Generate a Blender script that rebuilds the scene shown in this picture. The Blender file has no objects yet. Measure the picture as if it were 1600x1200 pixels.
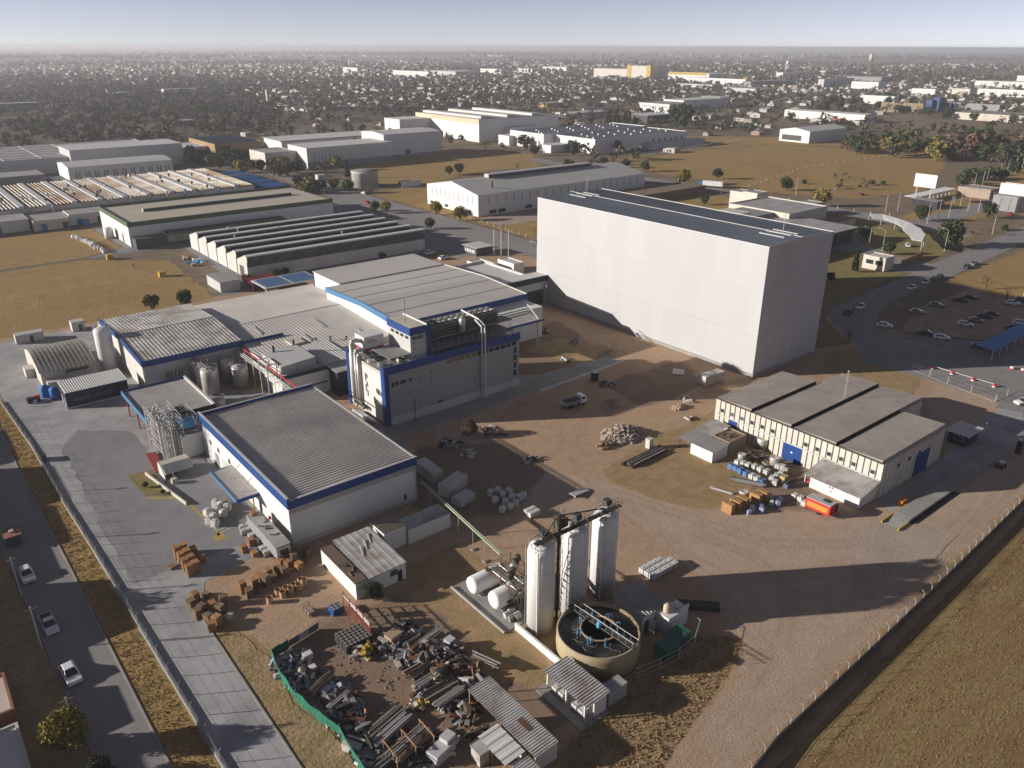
import bpy, math, random, numpy as np
from mathutils import Matrix, Vector
random.seed(7); RNG = np.random.default_rng(7)
sc = bpy.context.scene
COL = sc.collection
R = math.radians

# ---------------------------------------------------------------- camera
HEAD, PITCH, ROLL, CAMZ = R(51.2), math.atan(528/1235), R(0.2), 80.0
fw = Vector((math.cos(HEAD)*math.cos(PITCH), math.sin(HEAD)*math.cos(PITCH), -math.sin(PITCH)))
rt = Vector((math.sin(HEAD), -math.cos(HEAD), 0)); up = rt.cross(fw)
r2 = rt*math.cos(ROLL)+up*math.sin(ROLL); u2 = up*math.cos(ROLL)-rt*math.sin(ROLL)
cam = bpy.data.cameras.new('camera'); camo = bpy.data.objects.new('camera', cam); COL.objects.link(camo)
camo.matrix_world = Matrix(((r2.x, u2.x, -fw.x, 0), (r2.y, u2.y, -fw.y, 0), (r2.z, u2.z, -fw.z, CAMZ), (0, 0, 0, 1)))
cam.sensor_width = 36; cam.lens = 36*1235/1600; cam.clip_start = 1; cam.clip_end = 100000
sc.camera = camo

# ---------------------------------------------------------------- sky, sun, exposure
SUN_EL, SHADOW_DIR = R(15.5), R(-32.0)          # the sun stands low on the left
to_sun = Vector((-math.cos(SHADOW_DIR)*math.cos(SUN_EL), -math.sin(SHADOW_DIR)*math.cos(SUN_EL), math.sin(SUN_EL)))
w = bpy.data.worlds.new('World'); sc.world = w; w.use_nodes = True
nt = w.node_tree; bg = nt.nodes['Background']
sky = nt.nodes.new('ShaderNodeTexSky'); sky.sky_type = 'NISHITA'; sky.sun_disc = False
sky.sun_elevation = SUN_EL; sky.sun_rotation = math.atan2(to_sun.x, to_sun.y)
sky.altitude = 3000; sky.air_density = 0.5; sky.dust_density = 0.0; sky.ozone_density = 1.0
hs = nt.nodes.new('ShaderNodeHueSaturation'); hs.inputs['Saturation'].default_value = .62; tn_ = nt.nodes.new('ShaderNodeMix'); tn_.data_type = 'RGBA'; tn_.blend_type = 'MULTIPLY'; tn_.inputs[0].default_value = 1; tn_.inputs[7].default_value = (1.12, .98, .96, 1)
nt.links.new(sky.outputs[0], hs.inputs['Color']); nt.links.new(hs.outputs[0], tn_.inputs[6]); nt.links.new(tn_.outputs[2], bg.inputs[0]); bg.inputs[1].default_value = 0.072
sl = bpy.data.lights.new('sun', 'SUN'); sl.energy = 5.0; sl.angle = R(0.6); sl.color = (1.0, 0.925, 0.835)
so = bpy.data.objects.new('sun', sl); COL.objects.link(so)
so.rotation_euler = (-to_sun).to_track_quat('-Z', 'Y').to_euler(); so.location = (-200, 150, 300)
sc.view_settings.view_transform = 'Standard'; sc.view_settings.look = 'None'
sc.view_settings.exposure = 0.6; sc.view_settings.gamma = 1.0; sc.view_settings.use_curve_mapping = False
sc.render.engine = 'CYCLES'
cy = sc.cycles
cy.use_denoising = True; cy.denoiser = 'OPENIMAGEDENOISE'; cy.max_bounces = 4; cy.diffuse_bounces = 2; cy.glossy_bounces = 2
cy.transmission_bounces = 2; cy.volume_bounces = 0; cy.transparent_max_bounces = 8; cy.caustics_reflective = False; cy.caustics_refractive = False
cy.use_adaptive_sampling = True; cy.adaptive_threshold = 0.02; cy.sample_clamp_indirect = 4

# ---------------------------------------------------------------- materials
MATS = {}
def mat(name, col, rough=.75, metal=0., var=.12, scale=.25, bump=0., col2=None, spec=.3, fine=3., streak=0., objvar=0., coord='P', emis=None):
    """a procedural surface: base colour varied by two noises, optional second colour (wear, dirt), fine relief"""
    if name in MATS: return MATS[name]
    m = bpy.data.materials.new(name); m.use_nodes = True; MATS[name] = m
    n, l = m.node_tree.nodes, m.node_tree.links
    b = n['Principled BSDF']; b.inputs['Roughness'].default_value = rough; b.inputs['Metallic'].default_value = metal
    b.inputs['Specular IOR Level'].default_value = spec
    geo = n.new('ShaderNodeNewGeometry'); src = geo.outputs['Position']
    if streak:
        mp = n.new('ShaderNodeMapping'); mp.inputs['Scale'].default_value = (1, 1, streak); l.new(src, mp.inputs[0]); src = mp.outputs[0]
    def noise(s, d=4, ro=.6):
        t = n.new('ShaderNodeTexNoise'); t.inputs['Scale'].default_value = s; t.inputs['Detail'].default_value = d
        t.inputs['Roughness'].default_value = ro; l.new(src, t.inputs['Vector']); return t.outputs['Fac']
    def mrange(x, a, bb, c, d):
        t = n.new('ShaderNodeMapRange'); l.new(x, t.inputs[0])
        for i, v in enumerate((a, bb, c, d)): t.inputs[i+1].default_value = v
        return t.outputs[0]
    def mixc(f, c1, c2, mode='MIX'):
        t = n.new('ShaderNodeMix'); t.data_type = 'RGBA'; t.blend_type = mode
        if isinstance(f, float): t.inputs[0].default_value = f
        else: l.new(f, t.inputs[0])
        for i, c in ((6, c1), (7, c2)):
            if isinstance(c, tuple): t.inputs[i].default_value = (*c, 1)
            else: l.new(c, t.inputs[i])
        return t.outputs[2]
    c = tuple(.87*q for q in col)
    if col2 is not None: c = mixc(mrange(noise(scale*.6, 5, .65), .42, .62, 0, 1), c, tuple(.87*q for q in col2))
    v1 = mrange(noise(scale, 5), .25, .75, 1-var, 1+var); v2 = mrange(noise(fine, 3, .7), .25, .75, 1-var*.6, 1+var*.6)
    mul = n.new('ShaderNodeMath'); mul.operation = 'MULTIPLY'; l.new(v1, mul.inputs[0]); l.new(v2, mul.inputs[1]); vv = mul.outputs[0]
    if objvar:
        oi = n.new('ShaderNodeObjectInfo'); m3 = n.new('ShaderNodeMath'); m3.operation = 'MULTIPLY'
        l.new(vv, m3.inputs[0]); l.new(mrange(oi.outputs['Random'], 0, 1, 1-objvar, 1+objvar), m3.inputs[1]); vv = m3.outputs[0]
    vm = n.new('ShaderNodeVectorMath'); vm.operation = 'SCALE'
    if isinstance(c, tuple): vm.inputs[0].default_value = c
    else: l.new(c, vm.inputs[0])
    l.new(vv, vm.inputs['Scale']); l.new(vm.outputs[0], b.inputs['Base Color'])
    if bump:
        bp = n.new('ShaderNodeBump'); bp.inputs['Strength'].default_value = min(1, bump); bp.inputs['Distance'].default_value = .15*bump
        l.new(noise(fine*1.3, 4, .7), bp.inputs['Height']); l.new(bp.outputs[0], b.inputs['Normal'])
    return m

def ground_mat(name, c1, c2, c3, s1=.03, s2=.25, s3=2.5, bump=.4, rough=.95, stretch=None, amp=.3):
    """soil, dry grass or tarmac: three colours in patches of three sizes"""
    m = bpy.data.materials.new(name); m.use_nodes = True; MATS[name] = m
    n, l = m.node_tree.nodes, m.node_tree.links
    b = n['Principled BSDF']; b.inputs['Roughness'].default_value = rough; b.inputs['Specular IOR Level'].default_value = .15
    geo = n.new('ShaderNodeNewGeometry'); src = geo.outputs['Position']
    if stretch:
        mp = n.new('ShaderNodeMapping'); mp.inputs['Rotation'].default_value = (0, 0, stretch[2]); mp.inputs['Scale'].default_value = (stretch[0], stretch[1], 1)
        l.new(src, mp.inputs[0]); src = mp.outputs[0]
    def ramp(s, a, bb, d=6):
        t = n.new('ShaderNodeTexNoise'); t.inputs['Scale'].default_value = s; t.inputs['Detail'].default_value = d; t.inputs['Roughness'].default_value = .65
        l.new(src, t.inputs['Vector']); r = n.new('ShaderNodeMapRange'); l.new(t.outputs['Fac'], r.inputs[0])
        r.inputs[1].default_value = a; r.inputs[2].default_value = bb; return r.outputs[0], t.outputs['Fac']
    def mixc(f, a, c, mode='MIX'):
        t = n.new('ShaderNodeMix'); t.data_type = 'RGBA'; t.blend_type = mode; l.new(f, t.inputs[0])
        for i, x in ((6, a), (7, c)):
            if isinstance(x, tuple): t.inputs[i].default_value = (*x, 1)
            else: l.new(x, t.inputs[i])
        return t.outputs[2]
    f1, _ = ramp(s1, .38, .62); f2, _ = ramp(s2, .42, .68); f3, h3 = ramp(s3, .2, .8, 4)
    c1, c2, c3 = (tuple(.93*q for q in k) for k in (c1, c2, c3)); c = mixc(f2, mixc(f1, c1, c2), c3)
    r = n.new('ShaderNodeMapRange'); l.new(h3, r.inputs[0])
    for i, v in enumerate((.25, .75, 1-amp, 1+amp)): r.inputs[i+1].default_value = v
    vm = n.new('ShaderNodeVectorMath'); vm.operation = 'SCALE'; l.new(c, vm.inputs[0]); l.new(r.outputs[0], vm.inputs['Scale']); l.new(vm.outputs[0], b.inputs['Base Color'])
    bp = n.new('ShaderNodeBump'); bp.inputs['Strength'].default_value = bump; bp.inputs['Distance'].default_value = .25
    l.new(h3, bp.inputs['Height']); l.new(bp.outputs[0], b.inputs['Normal'])
    return m

def attr_mat(name, rough=.9, var=.2, scale=.5):
    """colour comes from the mesh's own colour attribute (one colour per house or per tree)"""
    m = bpy.data.materials.new(name); m.use_nodes = True; MATS[name] = m
    n, l = m.node_tree.nodes, m.node_tree.links; b = n['Principled BSDF']; b.inputs['Roughness'].default_value = rough; b.inputs['Specular IOR Level'].default_value = .15
    a = n.new('ShaderNodeAttribute'); a.attribute_name = 'tint'; l.new(a.outputs['Color'], b.inputs['Base Color']); return m

# ---------------------------------------------------------------- mesh building
class MB:
    def __init__(s): s.v = []; s.f = []
    def add(s, vs, fs):
        o = len(s.v); s.v += [tuple(p) for p in vs]; s.f += [tuple(i+o for i in f) for f in fs]; return s
    def box(s, x0, y0, z0, x1, y1, z1):
        return s.add([(x0,y0,z0),(x1,y0,z0),(x1,y1,z0),(x0,y1,z0),(x0,y0,z1),(x1,y0,z1),(x1,y1,z1),(x0,y1,z1)],
                     [(0,3,2,1),(4,5,6,7),(0,1,5,4),(1,2,6,5),(2,3,7,6),(3,0,4,7)])
    def obox(s, c, size, rz=0., ry=0., rx=0.):
        """box of a size about its centre c, turned"""
        M = Matrix.Rotation(rz, 3, 'Z') @ Matrix.Rotation(ry, 3, 'Y') @ Matrix.Rotation(rx, 3, 'X'); a, b, d = (k/2 for k in size)
        P = [Vector(c)+M @ Vector(p) for p in ((-a,-b,-d),(a,-b,-d),(a,b,-d),(-a,b,-d),(-a,-b,d),(a,-b,d),(a,b,d),(-a,b,d))]
        return s.add(P, [(0,3,2,1),(4,5,6,7),(0,1,5,4),(1,2,6,5),(2,3,7,6),(3,0,4,7)])
    def prism(s, poly, z0, z1):
        n = len(poly); vs = [(x, y, z0) for x, y in poly]+[(x, y, z1) for x, y in poly]
        return s.add(vs, [tuple(range(n))[::-1], tuple(range(n, 2*n))]+[(i, (i+1) % n, n+(i+1) % n, n+i) for i in range(n)])
    def sweep(s, prof, axis, a0, a1):
        """profile [(u,z)...] extruded along axis ('x' or 'y') from a0 to a1"""
        n = len(prof); pt = (lambda a, u, z: (a, u, z)) if axis == 'x' else (lambda a, u, z: (u, a, z))
        vs = [pt(a0, u, z) for u, z in prof]+[pt(a1, u, z) for u, z in prof]
        return s.add(vs, [tuple(range(n)), tuple(range(n, 2*n))[::-1]]+[(i, n+i, n+(i+1) % n, (i+1) % n) for i in range(n)])
    def tube(s, p, q, r, n=6, r2=None, caps=True):
        p, q = Vector(p), Vector(q); d = (q-p).normalized(); a = d.cross(Vector((0,0,1)) if abs(d.z) < .95 else Vector((1,0,0))).normalized(); b = d.cross(a)
        r2 = r if r2 is None else r2; vs = []
        for c, rr in ((p, r), (q, r2)):
            vs += [c+(a*math.cos(2*math.pi*i/n)+b*math.sin(2*math.pi*i/n))*rr for i in range(n)]
        return s.add(vs, [(i, (i+1) % n, n+(i+1) % n, n+i) for i in range(n)]+([tuple(range(n))[::-1], tuple(range(n, 2*n))] if caps else []))
    def path(s, pts, r, n=6):
        for a, b in zip(pts, pts[1:]): s.tube(a, b, r, n)
        return s
    def lathe(s, prof, c=(0,0,0), n=24):
        """profile [(r,z)...] turned about the vertical through c"""
        vs = []; fs = []
        for r, z in prof: vs += [(c[0]+r*math.cos(2*math.pi*i/n), c[1]+r*math.sin(2*math.pi*i/n), c[2]+z) for i in range(n)]
        for k in range(len(prof)-1):
            for i in range(n): fs.append((k*n+i, k*n+(i+1) % n, (k+1)*n+(i+1) % n, (k+1)*n+i))
        fs += [tuple(range(n))[::-1], tuple(range((len(prof)-1)*n, len(prof)*n))]
        return s.add(vs, fs)
    def corr(s, x0, y0, x1, y1, zf, axis='x', sp=.6, amp=.07, st=(), th=.12):
        """ribbed sheet over a rectangle: ribs run along axis, zf(x,y) is the base height, st are extra stations (ridges)"""
        c0, c1 = (y0, y1) if axis == 'x' else (x0, x1); a0, a1 = (x0, x1) if axis == 'x' else (y0, y1)
        n = max(2, int(round((c1-c0)/sp))); sp = (c1-c0)/n; cs = []
        for i in range(n): cs += [(c0+i*sp, 0), (c0+(i+.5)*sp, 0), (c0+(i+.62)*sp, amp), (c0+(i+.88)*sp, amp)]
        cs.append((c1, 0)); A = [a0, *st, a1]; vs = []; fs = []
        for a in A:
            for c, dz in cs:
                x, y = (a, c) if axis == 'x' else (c, a); vs.append((x, y, zf(x, y)+dz))
        m = len(cs)
        for j in range(len(A)-1):
            for i in range(m-1):
                q = (j*m+i, (j+1)*m+i, (j+1)*m+i+1, j*m+i+1); fs.append(q[::-1] if axis == 'x' else q)
        return s.add(vs, fs)
    def mesh(s, name, off=(0,0,0), smooth=False):
        me = bpy.data.meshes.new(name); ox, oy, oz = off
        me.from_pydata([(x-ox, y-oy, z-oz) for x, y, z in s.v], [], s.f); me.update()
        if smooth: me.shade_smooth()
        return me

def tag(o, label=None, cat=None, group=None, kind=None):
    if label: o['label'] = label
    if cat: o['category'] = cat
    if group: o['group'] = group
    if kind: o['kind'] = kind
    return o
def rootloc(o):
    v = Vector((0,0,0))
    while o is not None: v = v+o.location; o = o.parent
    return v
def link(name, me, m=None, parent=None):
    o = bpy.data.objects.new(name, me); COL.objects.link(o)
    if m is not None and not me.materials: me.materials.append(m)
    if parent is not None: o.parent = parent
    return o
def part(parent, name, mb, m, smooth=False):
    return link(name, mb.mesh(name, rootloc(parent), smooth), m, parent)
def thing(name, label, cat, loc=(0,0,0), group=None, rz=0):
    o = bpy.data.objects.new(name, None); COL.objects.link(o); o.location = loc if len(loc) == 3 else (*loc, 0); o.rotation_euler = (0,0,rz); o.empty_display_size = .5
    return tag(o, label, cat, group)
def solo(name, mb, m, label, cat, loc=(0,0,0), group=None, rz=0, smooth=False, kind=None, world=True):
    """a thing that is one mesh; world: mb is given in world coordinates"""
    loc = loc if len(loc) == 3 else (*loc, 0)
    o = link(name, mb.mesh(name, loc if world else (0,0,0), smooth), m); o.location = loc; o.rotation_euler = (0,0,rz)
    return tag(o, label, cat, group, kind)
def copy_tree(o, loc=None, rz=None, label=None, group=None, scale=None, parent=None):
    c = o.copy(); COL.objects.link(c)
    if parent is not None: c.parent = parent
    if loc is not None: c.location = loc if len(loc) == 3 else (*loc, 0)
    if rz is not None: c.rotation_euler = (0, 0, rz)
    if scale is not None: c.scale = (scale,)*3 if isinstance(scale, (int, float)) else scale
    if label: c['label'] = label
    if group: c['group'] = group
    for ch in o.children: copy_tree(ch, parent=c)
    return c
def drop(o):
    for ch in list(o.children): drop(ch)
    bpy.data.objects.remove(o)
class Proto:
    """a thing built once at the origin; put() uses the first itself and copies it afterwards"""
    def __init__(s, root): s.r = root; s.used = False
    def put(s, loc, rz=0, label=None, group=None, scale=1.0):
        if not s.used:
            s.used = True; o = s.r; o.location = loc if len(loc) == 3 else (*loc, 0); o.rotation_euler = (0,0,rz)
            o.scale = (scale,)*3 if isinstance(scale, (int, float)) else scale; tag(o, label, None, group); s.last = o; return o
        c = copy_tree(s.r, loc, rz, label, group, scale); return c
def fbox(mb, face, base, u0, u1, z0, z1, d0, d1):
    """box on a wall: face W looks to -x, S to -y, E to +x, N to +y; d is the distance out of the wall"""
    if face == 'W': mb.box(base-d1, u0, z0, base-d0, u1, z1)
    elif face == 'E': mb.box(base+d0, u0, z0, base+d1, u1, z1)
    elif face == 'S': mb.box(u0, base-d1, z0, u1, base-d0, z1)
    else: mb.box(u0, base+d0, z0, u1, base+d1, z1)
    return mb
def window(root, face, base, u0, u1, z0, z1, frame, pane, fr=.1, name='window'):
    mb = MB()
    for a in ((u0, u1, z0-fr, z0), (u0, u1, z1, z1+fr), (u0-fr, u0, z0-fr, z1+fr), (u1, u1+fr, z0-fr, z1+fr)): fbox(mb, face, base, *a, -.02, .08)
    f = part(root, name, mb, frame); part(f, 'pane', fbox(MB(), face, base, u0, u1, z0, z1, -.02, .03), pane); return f
def door(root, face, base, u0, u1, h, m, name='door', z0=0., d=.07):
    return part(root, name, fbox(MB(), face, base, u0, u1, z0, z0+h, -.02, d), m)

# ---------------------------------------------------------------- palette
white = mat('white_panel', (0.687,0.677,0.660), .55, var=.035, scale=.06, streak=.15, fine=.4)
panelw = mat('cladding_white', (0.476,0.476,0.478), .5, var=.03, scale=.05, streak=.1, fine=.5, objvar=.018)
oldwhite = mat('weathered_white', (0.607,0.589,0.552), .75, var=.12, scale=.2, col2=(.52,.49,.44), streak=.3)
cream = mat('cream_concrete', (.60,.56,.48), .85, var=.1, scale=.3, col2=(.50,.46,.39), bump=.1)
beige = mat('beige_panel', (0.607,0.580,0.515), .8, var=.08, scale=.4, col2=(.56,.52,.45))
greywall = mat('grey_cladding', (0.338,0.329,0.319), .6, var=.05, scale=.08, fine=.6)
lightgrey = mat('light_grey', (.5,.5,.5), .6, var=.08, scale=.2)
midgrey = mat('mid_grey', (.26,.26,.27), .7, var=.12, scale=.2)
darkgrey = mat('dark_grey', (.07,.07,.075), .7, var=.2, scale=.3)
black = mat('black', (.02,.02,.022), .6, var=.2)
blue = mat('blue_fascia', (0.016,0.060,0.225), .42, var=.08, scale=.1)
blue_lit = mat('sunlit_blue_fascia', (0.070,0.197,0.366), .5, var=.08, scale=.1)  # brighter copy of the fascia blue for sun-facing sides: sunlight in the colour
navy = mat('navy_wall', (.02,.025,.05), .5, var=.15)  # on south fascias also the shaded copy of the fascia blue
green_f = mat('green_fascia', (.075,.115,.05), .6, var=.1)
roofmetal = mat('zinc_roof', (.63,.585,.54), .5, metal=.0, var=.13, scale=.16, col2=(.55,.51,.47))
roofbeige = mat('warm_grey_roof', (.54,.51,.48), .6, metal=.0, var=.05, scale=.05, col2=(.50,.47,.44))
roofdark = mat('slate_blue_roof', (.19,.215,.255), .5, metal=.0, var=.10, scale=.08, col2=(.16,.185,.22))
roofbrown = mat('brown_felt_roof', (.36,.315,.28), .9, var=.13, scale=.25, col2=(.30,.265,.235), fine=1.5)
roofgrey = mat('grey_sheet_roof', (.40,.385,.375), .6, metal=.0, var=.12, scale=.2, col2=(.32,.305,.295))
rooftan = mat('tan_roof', (.48,.43,.35), .8, var=.06, scale=.08)
roofwhite = mat('white_roof', (0.590,0.582,0.566), .55, var=.06, scale=.1)
rustroof = mat('rusty_white_roof', (.58,.54,.47), .8, var=.15, scale=.08, col2=(.30,.19,.10), fine=.6)
ribroof = mat('old_ribbed_roof', (.52,.50,.47), .6, metal=.0, var=.15, scale=.3, col2=(.30,.27,.24))
tin = mat('tin_sheet', (.54,.53,.52), .5, metal=.1, var=.15, scale=.5, col2=(.36,.31,.27))
steel = mat('stainless_steel', (.60,.57,.53), .4, metal=.35, var=.12, scale=.5)
pipegrey = mat('galvanised', (.38,.37,.35), .5, metal=.4, var=.2, scale=.8)
darkmetal = mat('dark_metal', (.06,.058,.055), .6, metal=.3, var=.3, scale=1.)
rust = mat('rust', (.17,.075,.04), .85, var=.3, scale=.8, col2=(.10,.055,.04))
redrust = mat('red_oxide_frame', (.30,.075,.035), .8, var=.25, scale=.8, col2=(.20,.07,.045))
concrete = mat('concrete', (.34,.33,.31), .9, var=.12, scale=.3, col2=(.28,.27,.25), bump=.1)
glass = mat('window_glass', (.03,.035,.045), .12, var=.1, spec=.6)
amber = mat('amber_glass', (.16,.13,.06), .2, var=.2, spec=.6)
red = mat('red_paint', (.55,.03,.03), .5, var=.08)
orange = mat('orange_paint', (.60,.22,.04), .6, var=.1)
yellow = mat('yellow_paint', (.55,.36,.03), .6, var=.15, scale=1.)
greenp = mat('green_paint', (.035,.14,.09), .55, var=.15)
greencloth = mat('green_shade_cloth', (.02,.155,.10), .85, var=.15, scale=.6, streak=4)
skyblue = mat('sky_blue_paint', (.10,.36,.60), .5, var=.1)
bluep = mat('blue_plastic', (.03,.16,.45), .5, var=.12)
tankwhite = mat('tank_white', (0.787,0.778,0.757), .45, var=.015, scale=.3, streak=.2)
tankcream = mat('tank_cream', (0.374,0.315,0.204), .8, var=.14, scale=.25, col2=(.33,.26,.14), streak=.3)
sludge = mat('dark_sludge', (.025,.024,.024), .35, var=.5, scale=.7, col2=(.06,.058,.055))
woodp = mat('pallet_wood', (.40,.22,.10), .9, var=.2, scale=1.5, objvar=.2)
woodold = mat('weathered_wood', (.28,.19,.11), .9, var=.25, scale=1.5, col2=(.20,.14,.09), objvar=.2)
crate = mat('crate_wood', (.42,.24,.11), .85, var=.15, scale=1.2, objvar=.12)
bagw = mat('white_bag', (0.630,0.621,0.594), .8, var=.08, scale=2., objvar=.06)
tote = mat('tote_plastic', (.60,.60,.58), .5, var=.1, scale=1.5, objvar=.12)
tan_b = mat('fibre_drum', (.48,.32,.17), .85, var=.12, scale=1.5)
brick = mat('brick_red', (.30,.13,.085), .9, var=.2, scale=2.)
terracotta = mat('terracotta_roof', (.34,.155,.10), .85, var=.15, scale=.4)
rubble_m = mat('rubble', (.42,.36,.31), .95, var=.3, scale=1.5, col2=(.30,.22,.17))
tyre = mat('tyre', (.02,.02,.02), .9, var=.2)
cw = mat('car_white', (.75,.76,.78), .3, var=.02, spec=.6); cs_ = mat('car_silver', (.32,.33,.35), .3, metal=.5, var=.02); cd = mat('car_dark', (.03,.032,.04), .3, var=.05, spec=.6); cr = mat('car_red', (.4,.03,.03), .3, var=.02)
skin = mat('skin', (.45,.27,.19), .6, var=.05); cloth_o = mat('orange_cloth', (.55,.16,.05), .9, var=.1); cloth_b = mat('blue_trousers', (.06,.09,.18), .9, var=.1)
trunk_m = mat('bark', (.13,.10,.075), .95, var=.25, scale=2.)
white_line = mat('road_white', (0.508,0.508,0.492), .8, var=.15, scale=1.5); yellow_line = mat('road_yellow', (.42,.31,.10), .8, var=.2, scale=1.5)
tarmac = ground_mat('tarmac', (0.238,0.238,0.250), (0.202,0.198,0.206), (0.273,0.263,0.261), .05, .35, 3., .08, .9, amp=.1)
street_m = ground_mat('street_tarmac', (0.258,0.242,0.242), (0.227,0.211,0.211), (0.281,0.265,0.258), .05, .4, 3., .08, .9, amp=.1)
concyard = ground_mat('yard_concrete', (0.404,0.398,0.398), (0.349,0.340,0.346), (0.271,0.267,0.273), .04, .16, 3., .05, .88, amp=.1)
dirt = ground_mat('bare_soil', (0.351,0.250,0.179), (0.294,0.204,0.143), (0.407,0.308,0.229), .035, .18, 1.8, .35)
sand = ground_mat('packed_dirt', (0.386,0.308,0.250), (0.343,0.268,0.215), (0.415,0.336,0.279), .03, .2, 2.2, .2)
drygrass = ground_mat('dry_grass', (0.392,0.248,0.095), (0.319,0.203,0.083), (0.264,0.196,0.076), .03, .22, 1.6, .7)
verge_m = ground_mat('worn_verge', (0.358,0.240,0.116), (0.373,0.271,0.171), (0.233,0.178,0.078), .06, .3, 1.8, .7)
field_m = ground_mat('stubble_field', (0.255,0.168,0.083), (0.203,0.132,0.063), (0.285,0.217,0.093), .045, .3, 3.2, .35, stretch=(.3, 1.2, .03), amp=.38)
land_m = ground_mat('open_land', (0.224,0.163,0.103), (0.156,0.127,0.090), (0.187,0.145,0.103), .0016, .012, .12, .5)
lawn = ground_mat('winter_lawn', (0.238,0.189,0.070), (0.182,0.161,0.063), (0.280,0.210,0.091), .06, .3, 2., .5)

woodfloor = ground_mat('woodland_floor', (.125,.092,.066), (.10,.076,.056), (.15,.108,.07), .01, .06, .5, .5)

# ---------------------------------------------------------------- the ground
from mathutils.geometry import tessellate_polygon
def patch(name, pts, m, z, jit=0., seg=2.5, label=None, kind='structure'):
    P = []
    for (a, b), (c, d) in zip(pts, pts[1:]+pts[:1]):
        n = max(1, int(math.hypot(c-a, d-b)/seg)) if jit else 1
        for i in range(n):
            t = i/n; P.append((a+(c-a)*t+random.uniform(-jit, jit), b+(d-b)*t+random.uniform(-jit, jit)))
    A = sum(P[i][0]*P[(i+1) % len(P)][1]-P[(i+1) % len(P)][0]*P[i][1] for i in range(len(P)))
    if A < 0: P.reverse()
    me = bpy.data.meshes.new(name); me.from_pydata([(x, y, z) for x, y in P], [], tessellate_polygon([[Vector((x, y, 0)) for x, y in P]])); me.update()
    if me.polygons[0].normal.z < 0: me.flip_normals()
    o = link(name, me, m); o['kind'] = kind
    if label: o['label'] = label
    return o
def rectp(x0, y0, x1, y1): return [(x0, y0), (x1, y0), (x1, y1), (x0, y1)]
patch('ground', rectp(-40000, -40000, 40000, 40000), land_m, 0.0)
# plant grounds

# soil of the plant grounds: one sheet whose surface turns from bare soil to packed pale dirt, worn grass and darker soil
def inpoly(X, Y, P):
    r = np.zeros(X.shape, bool); n = len(P)
    for i in range(n):
        (x1, y1), (x2, y2) = P[i], P[(i+1) % n]
        if y1 == y2: continue
        c = ((y1 > Y) != (y2 > Y)) & (X < (x2-x1)*(Y-y1)/(y2-y1)+x1); r ^= c
    return r.astype(float)
def blur(a, k):
    for _ in range(k): a = (np.roll(a,1,0)+np.roll(a,-1,0)+np.roll(a,1,1)+np.roll(a,-1,1)+2*a)/6
    return a
def vnoise(shape, cell, seed):
    r = np.random.default_rng(seed); h, w_ = shape; g = r.random((int(h/cell)+3, int(w_/cell)+3))
    yi, xi = np.mgrid[0:h, 0:w_]/cell; y0 = yi.astype(int); x0 = xi.astype(int); fy = yi-y0; fx = xi-x0; fy = fy*fy*(3-2*fy); fx = fx*fx*(3-2*fx)
    return (g[y0,x0]*(1-fy)*(1-fx)+g[y0,x0+1]*(1-fy)*fx+g[y0+1,x0]*fy*(1-fx)+g[y0+1,x0+1]*fy*fx)
GX, GY = np.meshgrid(np.arange(12.6, 236, .7), np.arange(24, 270, .7))
SH = GX.shape
def layer(polys, k, seed, amp=.9):
    a = np.zeros(SH)
    for P in polys: a = np.maximum(a, inpoly(GX, GY, P))
    n = .55*vnoise(SH, 9, seed)+.3*vnoise(SH, 3.5, seed+1)+.15*vnoise(SH, 1.6, seed+2)
    return np.clip((blur(a, k)-.5+(n-.5)*amp)*3+.5, 0, 1)
W_pale = layer([[(56,28),(66,36.6),(104,39),(150,41),(236,46),(240,80),(214,82),(190,74),(166,58),(131,58),(124,74),(108,84),(100,96),(92,112),(96,130),(118,140),(112,146),(88,140),(76,112),(84,95),(94,80),(90,62),(84,50),(77,46),(66,44)]], 6, 11)
W_grass = layer([[(103.47,99.25),(120.3,102.31),(140.76,102.83),(161.75,105.45),(143.12,80.4),(122.78,75.76),(108.75,74.96),(104.3,82.8),(101.82,93.97)], [(53.61,96.18),(66.32,96.7),(65.01,80.67),(61.25,68.48),(55.38,60.38),(51.41,66.53),(52.69,82.53),(50.48,88.17)], [(84,50),(78,47.5),(66,44.5),(55,41),(44,36),(36,40),(30,60),(40,50),(52,53),(60,55),(72,56),(80,56)], [(104,39),(240,45),(240,43),(150,40),(104,37),(60,34),(60,35)], [(23.5,60),(23.5,104),(26.5,104),(29.2,90),(28.5,80),(30.3,71),(30,60)], [(186,76),(212,84),(210,106),(200,108),(188,100)], [(150,100),(168,100),(168,108),(150,106)], [(136.24,163.63),(149.61,164.83),(156.5,147.67),(137.72,143.69)]], 6, 31, 1.0)
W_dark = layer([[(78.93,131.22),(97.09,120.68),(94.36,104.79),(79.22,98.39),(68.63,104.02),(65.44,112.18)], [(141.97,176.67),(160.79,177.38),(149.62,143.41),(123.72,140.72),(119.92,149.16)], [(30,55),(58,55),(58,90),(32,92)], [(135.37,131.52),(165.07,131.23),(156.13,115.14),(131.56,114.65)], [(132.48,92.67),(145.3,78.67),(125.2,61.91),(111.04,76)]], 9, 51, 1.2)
TRK = np.zeros(SH)
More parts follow.
